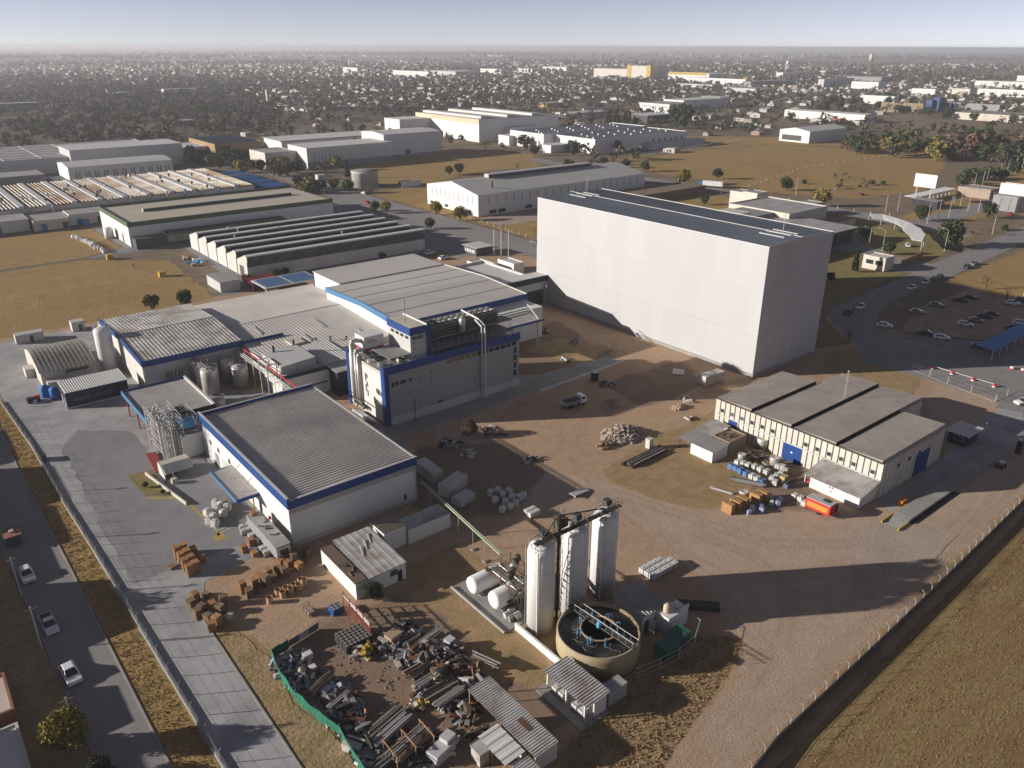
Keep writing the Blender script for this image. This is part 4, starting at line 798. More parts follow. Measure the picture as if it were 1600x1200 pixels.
for k in range(4): solo('blue_canopy', MB().corr(181+k*.5, 458+k*20, 196, 474+k*20, lambda x, y: 3.4, 'x', 1.5, .1).box(186, 466+k*20, 0, 186.4, 466.4+k*20, 3.4).box(194, 466+k*20, 0, 194.4, 466.4+k*20, 3.4), bluep, ('blue car canopy nearest the road bend beside the striped factory', 'second blue car canopy beside the striped factory', 'third blue car canopy beside the striped factory', 'farthest blue car canopy beside the striped factory')[k], 'canopy', (188, 466+k*20, 0), 'blue car canopies')

# white gabled hall across the road
t = bld('white_gabled_hall', 'long white gabled hall with ridge monitor across the road', (239., 325., 362., 372.), 10.8, white, roofgrey if False else mat('pale_roof', (.50,.49,.47), .5, metal=.2, var=.05, scale=.05), 'gable', 'x', 4.2, sp=2., rib=.06)
part(t, 'ridge_monitor', MB().box(262, 346.6, 14.2, 338, 350.4, 16.6), lightgrey); part(t, 'monitor_side', MB().box(262, 346.3, 14.4, 338, 346.55, 16.2), darkgrey)
slits(t, 'W', 328, 369, 10, 5.6, 10., .7, mat('pale_slit', (.42,.42,.43), .4)); slits(t, 'S', 243, 358, 21, 5.6, 9.6, .9, mat('pale_slit', (.42,.42,.43)))
for u in (331, 338, 352, 360, 366): window(t, 'W', 239., u, u+3, 1., 2.3, lightgrey, glass, .1)
for u in (246, 252, 270, 278): window(t, 'S', 325., u, u+4.5, .8, 2.6, lightgrey, glass, .1)
part(t, 'chimney', MB().tube((254, 333, 11), (254, 333, 15.5), .5, 8), rust)
solo('rust_roof_shed', MB().box(330, 300, 0, 388, 318, 4.2).box(329.5, 299.5, 4.2, 388.5, 318.5, 4.5), mat('rust_shed', (.22,.16,.11), .9, var=.15, scale=.2), 'long rust-brown shed behind the tall warehouse', 'shed', (359, 309, 0))
# white factory group behind the field
t = bld('white_ribbed_factory', 'white factory with grey plinth and upright ribs behind the dry field', (245.5, 535., 314., 566.), 14., white, roofwhite, 'flat', over=.4)
slits(t, 'S', 250, 312, 22, 4.5, 12., .7, mat('pale_slit', (.42,.42,.43))); part(t, 'plinth', MB().box(245.4, 534.8, 0, 314, 534.98, 4.2), midgrey); slits(t, 'W', 538, 563, 5, 3, 12, .5, lightgrey)
t = bld('tall_white_block', 'taller white block joined to the ribbed factory', (313.6, 546., 366., 580.), 18., white, roofwhite, 'gable', 'x', 1.2); part(t, 'plinth', MB().box(314.3, 545.8, 0, 366, 545.98, 3.), midgrey); door(t, 'S', 546., 332, 337, 6, darkgrey)
t = bld('front_low_block', 'low pale block with loading bays left of the ribbed factory', (222., 552., 245., 580.), 10.5, beige, roofgrey, parapet=.4); slits(t, 'W', 553, 579, 8, 2., 9, .5, lightgrey)
t = bld('slit_window_office', 'long white office with dark slit windows behind the ribbed factory', (258., 606., 356., 640.), 12., white, roofwhite, 'flat', over=1.4); slits(t, 'S', 262, 354, 30, 2.5, 9., 1.2); part(t, 'eave', MB().box(256.5, 604.5, 11.6, 357.5, 606, 12.1), darkgrey)
t = bld('solar_roof_works', 'brown-fronted works with rows of dark roof panels', (218, 640, 256, 700), 9., mat('ochre_wall', (.34,.22,.11), .85), darkgrey, parapet=.4)
for k in range(8): part(t, 'solar_panel', MB().obox((237, 646+k*6.6, 9.7), (34, 3.4, .12), 0, 0, R(14)), mat('solar', (.03,.035,.06), .2, spec=.6))
bld('white_front_office', 'small white office left of the brown-fronted works', (196, 655, 217, 690), 6.5, oldwhite, roofwhite, parapet=.3)
t = bld('cream_band_factory', 'big white factory with cream band under its roof', (441., 597., 536., 702.), 19.5, white, mat('roof_dull', (.22,.215,.21), .7), 'flat', fascia=(mat('cream_band', (.62,.52,.36), .7), 4.2, 'W', 19.8), over=.2)
for k in range(3): part(t, 'roof_monitor', MB().box(447+k*30, 602, 19.6, 455+k*30, 698, 21.8), roofwhite)
part(t, 'side_block', MB().box(406.5, 676, 0, 440.9, 704, 16.), white); part(t, 'lean_to', MB().box(470, 588, 0, 505, 596.8, 11.5), white)
t = bld('dark_roof_plant', 'wide white plant with dark flat roofs and vents beyond the field', (464., 472., 577., 520.), 11., white, mat('solar_roof', (.10,.105,.13), .6, var=.15, scale=.1), parapet=.6)
for k in range(18): part(t, 'roof_vent', MB().box(470+k*5.8, 480+(k*13) % 34, 11.1, 471.3+k*5.8, 481.3+(k*13) % 34, 12.2), white)
part(t, 'lean_to', MB().box(520, 462, 0, 590, 471.8, 5.5), lightgrey); slits(t, 'S', 530, 574, 6, 3, 8, 2.2, midgrey)
t = bld('dark_roof_plant', 'second dark-roofed bay of the wide plant, set further back', (452., 521., 577., 566.), 11.8, white, mat('solar_roof', (.10,.105,.13)), parapet=.7)
for k in range(18): part(t, 'roof_vent', MB().box(456+k*6.4, 528+(k*11) % 32, 11.9, 457.3+k*6.4, 529.3+(k*11) % 32, 13), white)
for nm, lb, rc, h, wl, rf in (
 ('white_store', 'small white annex before the cream-band factory', (446, 560, 470, 575), 8., white, roofwhite),
 ('white_store', 'low white store at the corner of the dark-roofed plant', (440, 498, 460, 512), 6., white, roofwhite),
 ('dark_side_store', 'store with white front and dark side behind the wide plant', (700.25,630.79,741.39,660.98), 9., darkgrey, roofwhite),
 ('arched_window_works', 'white works with a row of small windows right of centre', (837.86,718.09,887.5,769.84), 11., white, roofgrey),
 ('long_white_store', 'long white store behind the works with small windows', (904.33,750.73,1005.97,786.6), 12., white, roofwhite),
 ('grey_end_block', 'dark grey block at the end of the long white store', (995.24,759.28,1017.11,794.53), 13., midgrey, lightgrey),
 ('shed_row', 'pale shed with twin roofs behind the cypresses', (669.99,731.69,739.42,757.17), 6., oldwhite, roofwhite),
 ('shed_row', 'pale gabled shed right of the twin-roofed shed', (743.73,780.18,806.07,782.27), 6., oldwhite, roofwhite),
 ('cream_shed', 'cream shed beside the dark-sided store', (687.94,678.23,728.02,682.93), 5., cream, roofgrey),
 ('yellow_house', 'mustard yellow workshop left of the pale sheds', (777.03,890.55,808.39,913.13), 6., mat('mustard', (.42,.30,.12), .8), roofgrey)):
    t = bld(nm, lb, rc, h, wl, rf, 'gable' if 'shed' in nm else 'flat', 'x', 1.2, over=.2)
    if 'window' in nm: slits(t, 'W', rc[1]+3, rc[3]-3, 12, h*.55, h*.75, 1.2)
t = bld('hangar', 'white hangar with open dark front right of the dry field', (672.46,410.67,734.79,441.65), 10., white, roofwhite, 'gable', 'x', 2.6); rc = list(t['rect'])
part(t, 'open_bay', MB().box(rc[0]-.15, rc[1]+8, 1.5, rc[0]-.02, rc[3]-3, 6), darkgrey); slits(t, 'S', rc[0]+4, rc[2]-2, 8, 1, 8, .5, lightgrey)
t = bld('ribbed_white_depot', 'long white ribbed depot behind the hangar', (905.94,487.2,931.48,591.89), 9., white, roofwhite, 'gable', 'y', 1.); rc = list(t['rect']); slits(t, 'W', rc[1]+2, rc[3]-2, 20, 1, 8.5, .6, lightgrey)
for k, (px, c, lb) in enumerate((((877.63,518.07), lightgrey, 'pale trailer parked between hangar and depot'), ((898.62,512.84), red, 'red trailer parked right of the hangar'), ((933.9,541.11), rust, 'dark red trailer parked in front of the white depot'))): 
    t = thing('parked_trailer', lb, 'trailer', px); part(t, 'body', MB().box(px[0]-1.3, px[1]-7, 1.2, px[0]+1.3, px[1]+7, 4), c); part(t, 'chassis', MB().box(px[0]-1, px[1]-6.8, .7, px[0]+1, px[1]+6.8, 1.2), darkgrey)
    for yy in (-5, -3.6, 4.5): part(t, 'wheels', MB().tube((px[0]-1.2, px[1]+yy, .5), (px[0]+1.2, px[1]+yy, .5), .5, 10), tyre)
def quonset(name, label, rect, h, wl, rf, axis='y'):
    x0, y0, x1, y1 = rect; t = thing(name, label, 'shed', ((x0+x1)/2, (y0+y1)/2, 0)); c0, c1, a0, a1 = (x0, x1, y0, y1) if axis == 'y' else (y0, y1, x0, x1)
    pr = [((c0+c1)/2+(c1-c0)/2*math.cos(math.pi*i/12), h*math.sin(math.pi*i/12)) for i in range(13)]
    part(t, 'shell', MB().sweep(pr, axis, a0, a1), rf)
    pr2 = [((c0+c1)/2+(c1-c0)/2*.96*math.cos(math.pi*i/12), h*.95*math.sin(math.pi*i/12)) for i in range(13)]
    part(t, 'end_wall', MB().sweep(pr2, axis, a0-.15, a0-.01), wl); return t
quonset('arched_barn', 'brown arched barn, left of two by the blue structure', (1098.85,544.25,1100.45,570.91), 12, cream, mat('barn_brown', (.27,.21,.14), .9, var=.15, scale=.1))
quonset('arched_barn', 'brown arched barn, right of two by the blue structure', (1112.38,520.81,1112.8,547.83), 12, cream, MATS['barn_brown'])
c = (1165.21,523.57)
t = thing('blue_silo_works', 'blue steel silo works among the trees at far right', 'plant', c)
for k, (dx, dy, w_, h) in enumerate(((-10, 8, 8, 15), (-3, 2, 9, 18), (4, -3, 7, 13), (9, -9, 6, 11), (14, -14, 5, 10))): part(t, 'bin', MB().box(c[0]+dx-w_/2, c[1]+dy-w_/2, 3, c[0]+dx+w_/2, c[1]+dy+w_/2, h), mat('royal_blue', (.025,.065,.19), .5, var=.15)); part(t, 'leg_frame', MB().box(c[0]+dx-w_/2+.5, c[1]+dy-w_/2+.5, 0, c[0]+dx+w_/2-.5, c[1]+dy+w_/2-.5, 3), MATS['royal_blue'])
far = [('grey_long_shed', 'long grey-brown shed at the right edge behind trees', (1055.99,370.63,1107.79,454.18), 8, cream, mat('shed_grey', (.26,.24,.20), .85)),
 ('grey_long_shed', 'dark grey sheds behind the blue silo works', (1233.85,473.68,1240.71,544.46), 8, midgrey, roofgrey),
 ('white_far_store', 'white store with dark roof above the arched barns', (1237.92,624.46,1248.59,679.23), 12, white, roofwhite),
 ('white_far_store', 'white flat store in front of the far right woods', (1564.68,715.95,1585.33,759.35), 10, white, roofwhite),
 ('white_far_store', 'pale cream store right of the flat white store', (1628.93,682.37,1633.66,714.81), 10, beige, roofwhite),
 ('white_far_store', 'wide white works at the right edge, front range', (1616.05,562.17,1626.23,663.99), 12, white, roofgrey),
 ('white_far_store', 'wide white works at the right edge, rear range', (1999.68,712.22,2052.8,830.92), 12, white, roofwhite),
 ('white_far_store', 'tall white block at the far right edge', (2180.87,752.11,2197.42,814.13), 20, white, roofwhite),
 ('white_far_store', 'curved white depot below the tall brown tower', (1676.07,884.18,1706.58,943.71), 14, white, roofgrey),
 ('grey_far_works', 'gabled grey works left of the curved depot', (1671.95,1005.47,1794.55,1013.21), 16, lightgrey, roofgrey),
 ('grey_far_works', 'wide dark-roofed works behind the brown tower', (1967.79,1032.95,2020.39,1120.3), 14, midgrey, midgrey),
 ('white_far_store', 'white works with the water tower behind', (2090.89,1387.53,2239.9,1409.61), 14, white, roofwhite),
 ('grey_far_works', 'pale grey long roof right of the water tower', (2421.43,1456.66,2587.49,1473.92), 13, lightgrey, roofwhite),
 ('grey_far_works', 'dark flat works below the water tower', (1568.93,1118.74,1731.46,1141.3), 10, midgrey, roofgrey),
 ('white_row_factory', 'row of white factory fronts right of the yellow factory', (1573.82,1136.98,1591.48,1313.84), 14, white, midgrey),
 ('grey_far_works', 'grey low works under the white factory row', (1385.8,1079.8,1421,1176.92), 9, lightgrey, roofgrey),
 ('grey_far_works', 'grey low works left of the town gardens at right', (1342.86,931.52,1392.37,1027.39), 8, lightgrey, roofgrey),
 ('white_far_row', 'far white warehouse with ribs left of centre', (1251.38,1919.72,1257.12,2102.92), 16, white, roofwhite),
 ('white_far_row', 'far grey-white warehouse, second of the row at centre', (1364.75,1955.18,1450.44,2083.84), 14, lightgrey, roofwhite),
 ('white_far_row', 'far white warehouse, last of the row at centre', (1617.36,2072.29,1648.99,2180.01), 14, white, roofwhite),
 ('white_far_store', 'white works at the left of the yellow factory', (1771.7,2105.21,1822.32,2182.36), 12, white, roofwhite),
 ('white_far_store', 'white works with long roof left of the yellow factory', (2020.62,2214.45,2051.37,2341.61), 12, white, roofwhite),
 ('white_far_store', 'white blocks among trees in the left distance', (437.79,1501.11,494.91,1513.43), 10, white, roofwhite),
 ('white_far_store', 'small white block with dark doors above the left woods', (351.94,1479.97,375.49,1496.5), 8, white, roofwhite),
 ('white_far_store', 'white tall house block in the far centre left', (1284.48,2374.46,1284.72,2467.95), 16, white, roofwhite),
 ('white_far_store', 'thin white roofs on the left horizon', (8600.62,17543.02,9051.58,17628.66), 14, white, roofwhite),
 ('white_far_store', 'pale thin roof in the far middle distance', (4439.64,5673.55,4549.14,6270.01), 10, beige, roofwhite),
 ('green_hall', 'green-walled hall with pale roof at the left edge', (140.16,1264.68,205.77,1265.58), 9, mat('green_hall_wall', (.10,.16,.12), .8), roofwhite),
 ('green_sign_shop', 'green shop with white sign board beyond the left road', (277.84,906.34,287.23,923.2), 6, greenp, roofgrey)]
for nm, lb, rc, h, wl, rf in far:
    if rc[2]-rc[0] < 14: rc = (rc[0], rc[1], rc[0]+14, rc[3])
    if rc[3]-rc[1] < 14: rc = (rc[0], rc[1], rc[2], rc[1]+14)
    t = bld(nm, lb, rc, h, wl, rf, 'flat', over=.3)
    if wl is white and h > 9:
        L = rc[3]-rc[1]; slits(t, 'W', rc[1]+L*.06, rc[3]-L*.06, 9, h*.2, h*.8, L*.025, lightgrey)
# yellow-trimmed factory
t = thing('yellow_trim_factory', 'long cream factory with yellow corner towers on the horizon', 'factory', (1824.67,1723.38))
ra, rb = (1612.6,1647,1738.79,1651.46), (1663.72,1499.91,1717.08,1573.64)
ya = mat('bright_yellow', (.48,.32,.05), .6)
yl = rb[3]
part(t, 'wall', MB().box(rb[0], rb[1], 0, rb[0]+60, rb[3], 33), beige); part(t, 'wall', MB().box(rb[0]+2, rb[3]+.5, 0, rb[0]+58, ra[3]+(rb[3]-ra[1])*0+60, 24), beige)
part(t, 'tower', MB().box(rb[0]-1, rb[3]-6, 0, rb[0]+6, rb[3]+8, 35), ya); part(t, 'tower', MB().box(rb[0]-1, rb[1]-2, 0, rb[0]+6, rb[1]+12, 35), ya); part(t, 'roof', MB().box(rb[0], rb[1], 33, rb[0]+60, rb[3], 33.6), roofgrey)
part(t, 'side_range', MB().box(rb[0]+40, rb[1]-160, 0, rb[0]+120, rb[1]-10.2, 18), white); part(t, 'yellow_band', MB().box(rb[0]+39, rb[1]-150, 14, rb[0]+39.9, rb[1]-30, 20), ya); part(t, 'plinth', MB().box(rb[0]-3, rb[1], 0, rb[0]-2.2, rb[3]+60, 5), midgrey)
def water_tower(name, label, p, h, m, tank, r):
    t = thing(name, label, 'tower', p)
    for i in range(6): a = i*math.pi/3; part(t, 'leg', MB().tube((p[0]+r*1.1*math.cos(a), p[1]+r*1.1*math.sin(a), 0), (p[0]+r*.8*math.cos(a), p[1]+r*.8*math.sin(a), h*.72), r*.16, 6), m)
    for z in (.2, .45): part(t, 'ring', MB().lathe([(r*1.05,0),(r*1.05,.8)], (p[0], p[1], h*z), 10), m)
    part(t, 'tank', MB().lathe([(r*.3,h*.66),(r,h*.72),(r,h*.97),(r*.4,h)], (p[0], p[1], 0), 16), tank, True)
water_tower('water_tower', 'white water tower above the far right works', (2501.63,1646.63), 38, white, white, 6)
water_tower('brick_tower', 'tall brown tower with pale tank on the right horizon', (2495.17,1353.28), 62, mat('tower_brown', (.30,.20,.13), .9), cream, 6)
p = (475.33,1146.88); solo('concrete_column', MB().box(p[0]-2, p[1]-2, 0, p[0]+2, p[1]+2, 22), cream, 'tall cream concrete column among the trees left of centre', 'column', p)
p = (3491.22,3525.9); solo('concrete_column', MB().box(p[0]-6, p[1]-6, 0, p[0]+6, p[1]+6, 36), terracotta, 'brown stack on the horizon above the yellow factory', 'stack', p)
p = (1675.05,1206.92); t = thing('yellow_tank', 'small yellow round tank by the white factory row', 'tank', p); part(t, 'shell', MB().lathe([(9,0),(9,12),(2,15)], (*p, 0), 18), ya, True); part(t, 'cap', MB().lathe([(2.2,0),(2.2,1)], (*p, 14.8), 8), ya)
# concrete water tank and hut beyond the road junction
p = (240.73,444.75); t = thing('concrete_tank', 'round concrete water tank by the road junction', 'tank', p)
part(t, 'shell', MB().lathe([(8,0),(8,8.6),(8.2,8.7),(8.2,9.3)], (*p, 0), 32), oldwhite, True); part(t, 'roof', MB().lathe([(7.7,9.31),(7.5,9.5),(.3,10)], (*p, 0), 32), midgrey, True)
rc = (255.5,426.06,269.13,430.16); t = bld('gate_office', 'long low white office by the road junction', rc, 3.5, white, roofgrey, cat='cabin'); slits(t, 'W', rc[1]+.5, rc[3]-.5, 4, 1, 2.6, 1.1)
rc = (228.3,484.39,233.54,488.4); bld('gate_office', 'small pale container office in front of the ribbed factory', rc, 3., lightgrey, lightgrey, cat='cabin')
# kiosk and flag poles by the white annex
rc = (189.44,259.35,197.3,262.59); rc = (rc[0], rc[1], rc[0]+8, rc[1]+9); t = bld('gate_kiosk', 'small black and white gatehouse by the road behind the main hall', rc, 3.4, darkgrey, roofwhite, over=.6, cat='cabin'); slits(t, 'W', rc[1]+1, rc[3]-1, 6, 1, 2.4, .7, white)
for k in range(3): q = (195.82,255.69); solo('flag_pole', MB().tube((q[0]+k*2.2, q[1]-k*2, 0), (q[0]+k*2.2, q[1]-k*2, 11), .14, 6), white, ('leftmost of three white poles by the gatehouse', 'middle one of three white poles by the gatehouse', 'rightmost of three white poles by the gatehouse')[k], 'pole', (q[0]+k*2.2, q[1]-k*2, 0), 'poles by the gatehouse')
for k, (rc, lb) in enumerate((((173, 233, 179, 243), 'white rooftop blocks behind the white annex, left'), ((184, 228, 189, 238), 'white rooftop block behind the white annex, right'))): bld('white_block', lb, rc, 3.8, white, roofwhite, parapet=.4)
# offices behind the tall warehouse
t = bld('admin_building', 'dark flat-roofed offices behind the tall warehouse', (262, 178, 338, 236), 6.5, mat('dark_facade', (.045,.04,.04), .5), roofgrey, over=1.5)
part(t, 'white_roof', MB().box(262, 176, 6.65, 296, 206, 7.), roofwhite); part(t, 'stair_block', MB().box(288, 206, 6.5, 300, 218, 13.5), beige); part(t, 'brick_wall', MB().box(254, 165, 0, 262, 168, 4.), brick)
slits(t, 'S', 265, 336, 14, 1, 5, 3.2); part(t, 'roof_pack', MB().box(304, 214, 6.65, 330, 232, 8.4), midgrey)
bld('pale_office', 'pale office wing behind the dark-roofed offices', (330, 206, 362, 240), 8.5, beige, roofgrey, parapet=.6); bld('white_flat_roof', 'white flat roof just behind the tall warehouse', (218, 226, 262, 252), 6., lightgrey, roofwhite)
for k, (rc, lb, c) in enumerate((((352, 196, 372, 204), 'long terracotta garden roof by the offices', terracotta), ((346, 208, 364, 213), 'yellowish garden roof by the offices', mat('ochre_roof', (.42,.30,.12), .8)))): bld('low_roof', lb, rc, 3.5, cream, c)
for k, q in enumerate(((363.98,247.65), (370.81,260.78), (375.35,221.52))): bld('service_block', ('tall pale service block behind the tall warehouse roof', 'pale square block by the trees behind the offices', 'pale block at the right end of the garden roofs')[k], (q[0], q[1], q[0]+9, q[1]+9), (9, 7, 6)[k], beige, roofgrey, parapet=.3)
# curved car canopy
t = thing('curved_canopy', 'curved white car canopy by the offices', 'canopy', (390.73,181.59)); arc = [(378.98,193.07,4),(382.44,188.39,4),(378.87,179.51,4),(373.56,170.67,4),(363.99,160.65,4),(352.64,153.2,4),(339.46,148.22,4)]; 
cx, cy_ = (353.49,170.13)
m = MB(); vs = []
for a in arc:
    d = Vector((cx-a[0], cy_-a[1], 0)).normalized()*7.5; vs += [(a[0], a[1], 5.2), (a[0]+d.x, a[1]+d.y, 4.2), (a[0]+d.x*.55, a[1]+d.y*.55, 4.0)]
for i in range(len(arc)-1): m.add([vs[3*i], vs[3*i+3], vs[3*i+4], vs[3*i+1]], [(0,1,2,3)])
o = part(t, 'roof', m, roofwhite); o.modifiers.new('thick', 'SOLIDIFY').thickness = .2
for a in arc: part(t, 'column', MB().tube((a[0], a[1], 0), (a[0], a[1], 5.1), .15, 6), lightgrey)
rc = (298.88,142.62,311.11,144.51); t = bld('guard_house', 'small cream guardhouse with big windows by the entrance drive', (rc[0], rc[1], rc[0]+7, rc[1]+9), 5., cream, cream, parapet=.4, cat='cabin'); rc = list(t['rect'])
for a in (.8, 4.6): window(t, 'W', rc[0], rc[1]+a, rc[1]+a+3, 2.2, 3.8, lightgrey, glass, .12)
q = (324.74,144.2); solo('brick_sign_wall', MB().obox((q[0], q[1], 1.1), (22, .6, 2.2), R(6)), brick, 'low brick sign wall beside the guardhouse', 'wall', q)
# far right plant entrance
t = bld('white_right_hall', 'white hall cut by the right edge beyond the poles', (474.9,136.35,479.2,172.84), 13., white, roofdark, parapet=.5); rc = list(t['rect']); door(t, 'W', rc[0], rc[1]+6, rc[1]+9, 4, red)
part(t, 'grey_block', MB().box(rc[0]-6, rc[3]-12, 0, rc[0]-.1, rc[3], 8), midgrey)
q = (499.51,186.12); bld('stone_gatehouse', 'stone-faced gatehouse in front of the white right hall', (q[0], q[1], q[0]+14, q[1]+18), 5., mat('stone_face', (.36,.29,.23), .9, var=.2, scale=1), roofgrey, parapet=.4, cat='cabin')
q = (445.22,198.49); bld('black_kiosk', 'low black entrance building with flat roof by the billboard', (q[0], q[1]-8, q[0]+7, q[1]+6), 4., black, midgrey, cat='cabin')
q = (455.56,204.92); t = thing('billboard', 'white blank billboard on tall legs by the entrance road', 'billboard', q); part(t, 'board', MB().box(q[0], q[1]-7, 9, q[0]+.5, q[1]+5, 16), white); 
for dy in (-5, 3): part(t, 'leg', MB().box(q[0]+.1, q[1]+dy-.2, 0, q[0]+.5, q[1]+dy+.2, 9), lightgrey)
q = (452.43,207.34); t = thing('gate_canopy', 'long row of pale canopies at the entrance road', 'canopy', q)
for k in range(10): part(t, 'bay', MB().box(q[0]+k*5, q[1]-2, 3.4, q[0]+k*5+4.4, q[1]+5, 3.7).tube((q[0]+k*5+2, q[1]+1, 0), (q[0]+k*5+2, q[1]+1, 3.5), .2, 5), white)

# ---------------------------------------------------------------- trees
def leaf_quads(rng, n, lobes, size, flat=.5):
    """n leaf clumps spread through rounded lobes; returns corner points (n,4,3)"""
    L = np.array(lobes, float); w_ = L[:, 3]**2; k = rng.choice(len(L), n, p=w_/w_.sum())
    d = rng.normal(size=(n, 3)); d /= np.linalg.norm(d, axis=1)[:, None]; rad = rng.random(n)**.4
    c = L[k, :3]+d*rad[:, None]*L[k, 3:4]*np.array([1, 1, .85])
    nrm = d*.6+rng.normal(size=(n, 3))*.7; nrm /= np.linalg.norm(nrm, axis=1)[:, None]
    a = np.cross(nrm, rng.normal(size=(n, 3))); a /= np.linalg.norm(a, axis=1)[:, None]; b = np.cross(nrm, a)
    s = size*rng.uniform(.6, 1.4, (n, 1)); a = a*s; b = b*s*rng.uniform(.5, 1., (n, 1))
    return np.stack([c-a-b*.4, c+a*.3-b, c+a+b*.4, c-a*.3+b], 1)
def quads_mesh(name, Q, tint=None):
    n = len(Q); me = bpy.data.meshes.new(name); me.vertices.add(n*4); me.vertices.foreach_set('co', Q.reshape(-1).astype(np.float32))
    me.loops.add(n*4); me.loops.foreach_set('vertex_index', np.arange(n*4, dtype=np.int32)); me.polygons.add(n); me.polygons.foreach_set('loop_start', np.arange(0, n*4, 4, dtype=np.int32)); me.update()
    if tint is not None:
        at = me.color_attributes.new('tint', 'FLOAT_COLOR', 'CORNER'); c = np.concatenate([np.repeat(tint, 4, 0), np.ones((n*4, 1))], 1); at.data.foreach_set('color', c.astype(np.float32).ravel())
    return me
def leafmat(name, col, col2):
    return mat(name, col, .8, var=.35, scale=.9, col2=col2, fine=4., objvar=.25, spec=.15)
LM = {'green': leafmat('evergreen_leaf', (.055,.072,.026), (.038,.052,.02)), 'olive': leafmat('olive_leaf', (.25,.195,.04), (.16,.135,.034)), 'bare': leafmat('bare_twigs', (.135,.098,.07), (.10,.072,.052)), 'cypress': leafmat('cypress_leaf', (.032,.045,.02), (.025,.036,.018)), 'russet': leafmat('russet_leaf', (.17,.10,.065), (.13,.075,.05))}
def trunk_mesh(rng, h, r, limbs, spread):
    m = MB(); m.tube((0,0,0), (rng.normal()*.1, rng.normal()*.1, h*.5), r, 7, r*.65)
    for i in range(limbs):
        a = rng.uniform(0, 6.28); z = h*rng.uniform(.3, .5); e = spread*rng.uniform(.5, .9); m.tube((0,0,z), (e*math.cos(a), e*math.sin(a), h*rng.uniform(.65, .9)), r*.45, 5, r*.12)
    return m
def twig_mesh(rng, h, n1, r):
    """a leafless crown: limbs forking three times"""
    m = MB()
    def grow(p, d, L, rr, lv):
        q = p+d*L; m.tube(p, q, rr, 4 if lv > 1 else 5, rr*.6, False)
        if lv < 4:
            for _ in range(n1 if lv < 3 else 4): grow(q-d*L*rng.uniform(0, .35), (d+Vector(rng.normal(size=3))*.55+Vector((0,0,.12))).normalized(), L*rng.uniform(.55, .8), rr*.52, lv+1)
    for _ in range(4): grow(Vector((0,0,h*.12)), Vector((rng.normal()*.5, rng.normal()*.5, 1)).normalized(), h*.34, r, 1)
    return m
TREES = {}
def tree_proto(kind, lod, k):
    key = (kind, lod, k)
    if key in TREES: return TREES[key]
    rng = np.random.default_rng(100+k*7+lod*31+len(kind)); n, sz = ((6500, .19), (1000, .42), (190, .78))[lod]     # unit tree: 8 m high
    if kind == 'cypress': lob = [(0,0,z,1.25*(1-z/9.5)+.2) for z in (1.5,2.6,3.7,4.8,5.8,6.8,7.6)]; sz *= .75
    else: lob = [(1.9*math.cos(i*.9)*rng.uniform(.6,1.1), 1.9*math.sin(i*.9)*rng.uniform(.6,1.1), 3.7+rng.uniform(-1.2, 1.7), rng.uniform(1.7, 2.5)) for i in range(7)]+[(0,0,5.2,2.7),(0,0,2.4,1.9)]
    cr = None
    if kind == 'bare' and lod < 2:
        cme = twig_mesh(rng, 8, 3, .12).mesh('crown')
        if lod == 1: cme = twig_mesh(rng, 8, 2, .14).mesh('crown')
    else:
        Q = leaf_quads(rng, int(n*(.45 if kind == 'bare' else 1)), lob, sz*(.7 if kind == 'bare' else 1)); Q[:, :, 2] = np.maximum(Q[:, :, 2], .5); cme = quads_mesh('crown', Q)
    cme.materials.append(LM[kind]); tme = trunk_mesh(rng, 8, .26, 5, 2.).mesh('trunk'); tme.materials.append(trunk_m)
    TREES[key] = (cme, tme); return TREES[key]
NTREE = 0
def tree(p, h, kind, lod, label, group=None, name=None, wide=1.):
    global NTREE; NTREE += 1
    cme, tme = tree_proto(kind, lod, NTREE % 3)
    t = thing(name or {'cypress': 'cypress_tree', 'bare': 'bare_tree'}.get(kind, 'tree'), label, 'tree', p, group, random.uniform(0, 6.28)); s = h/8; t.scale = (s*wide, s*wide, s)
    link('crown', cme, None, t); link('trunk', tme, None, t); return t
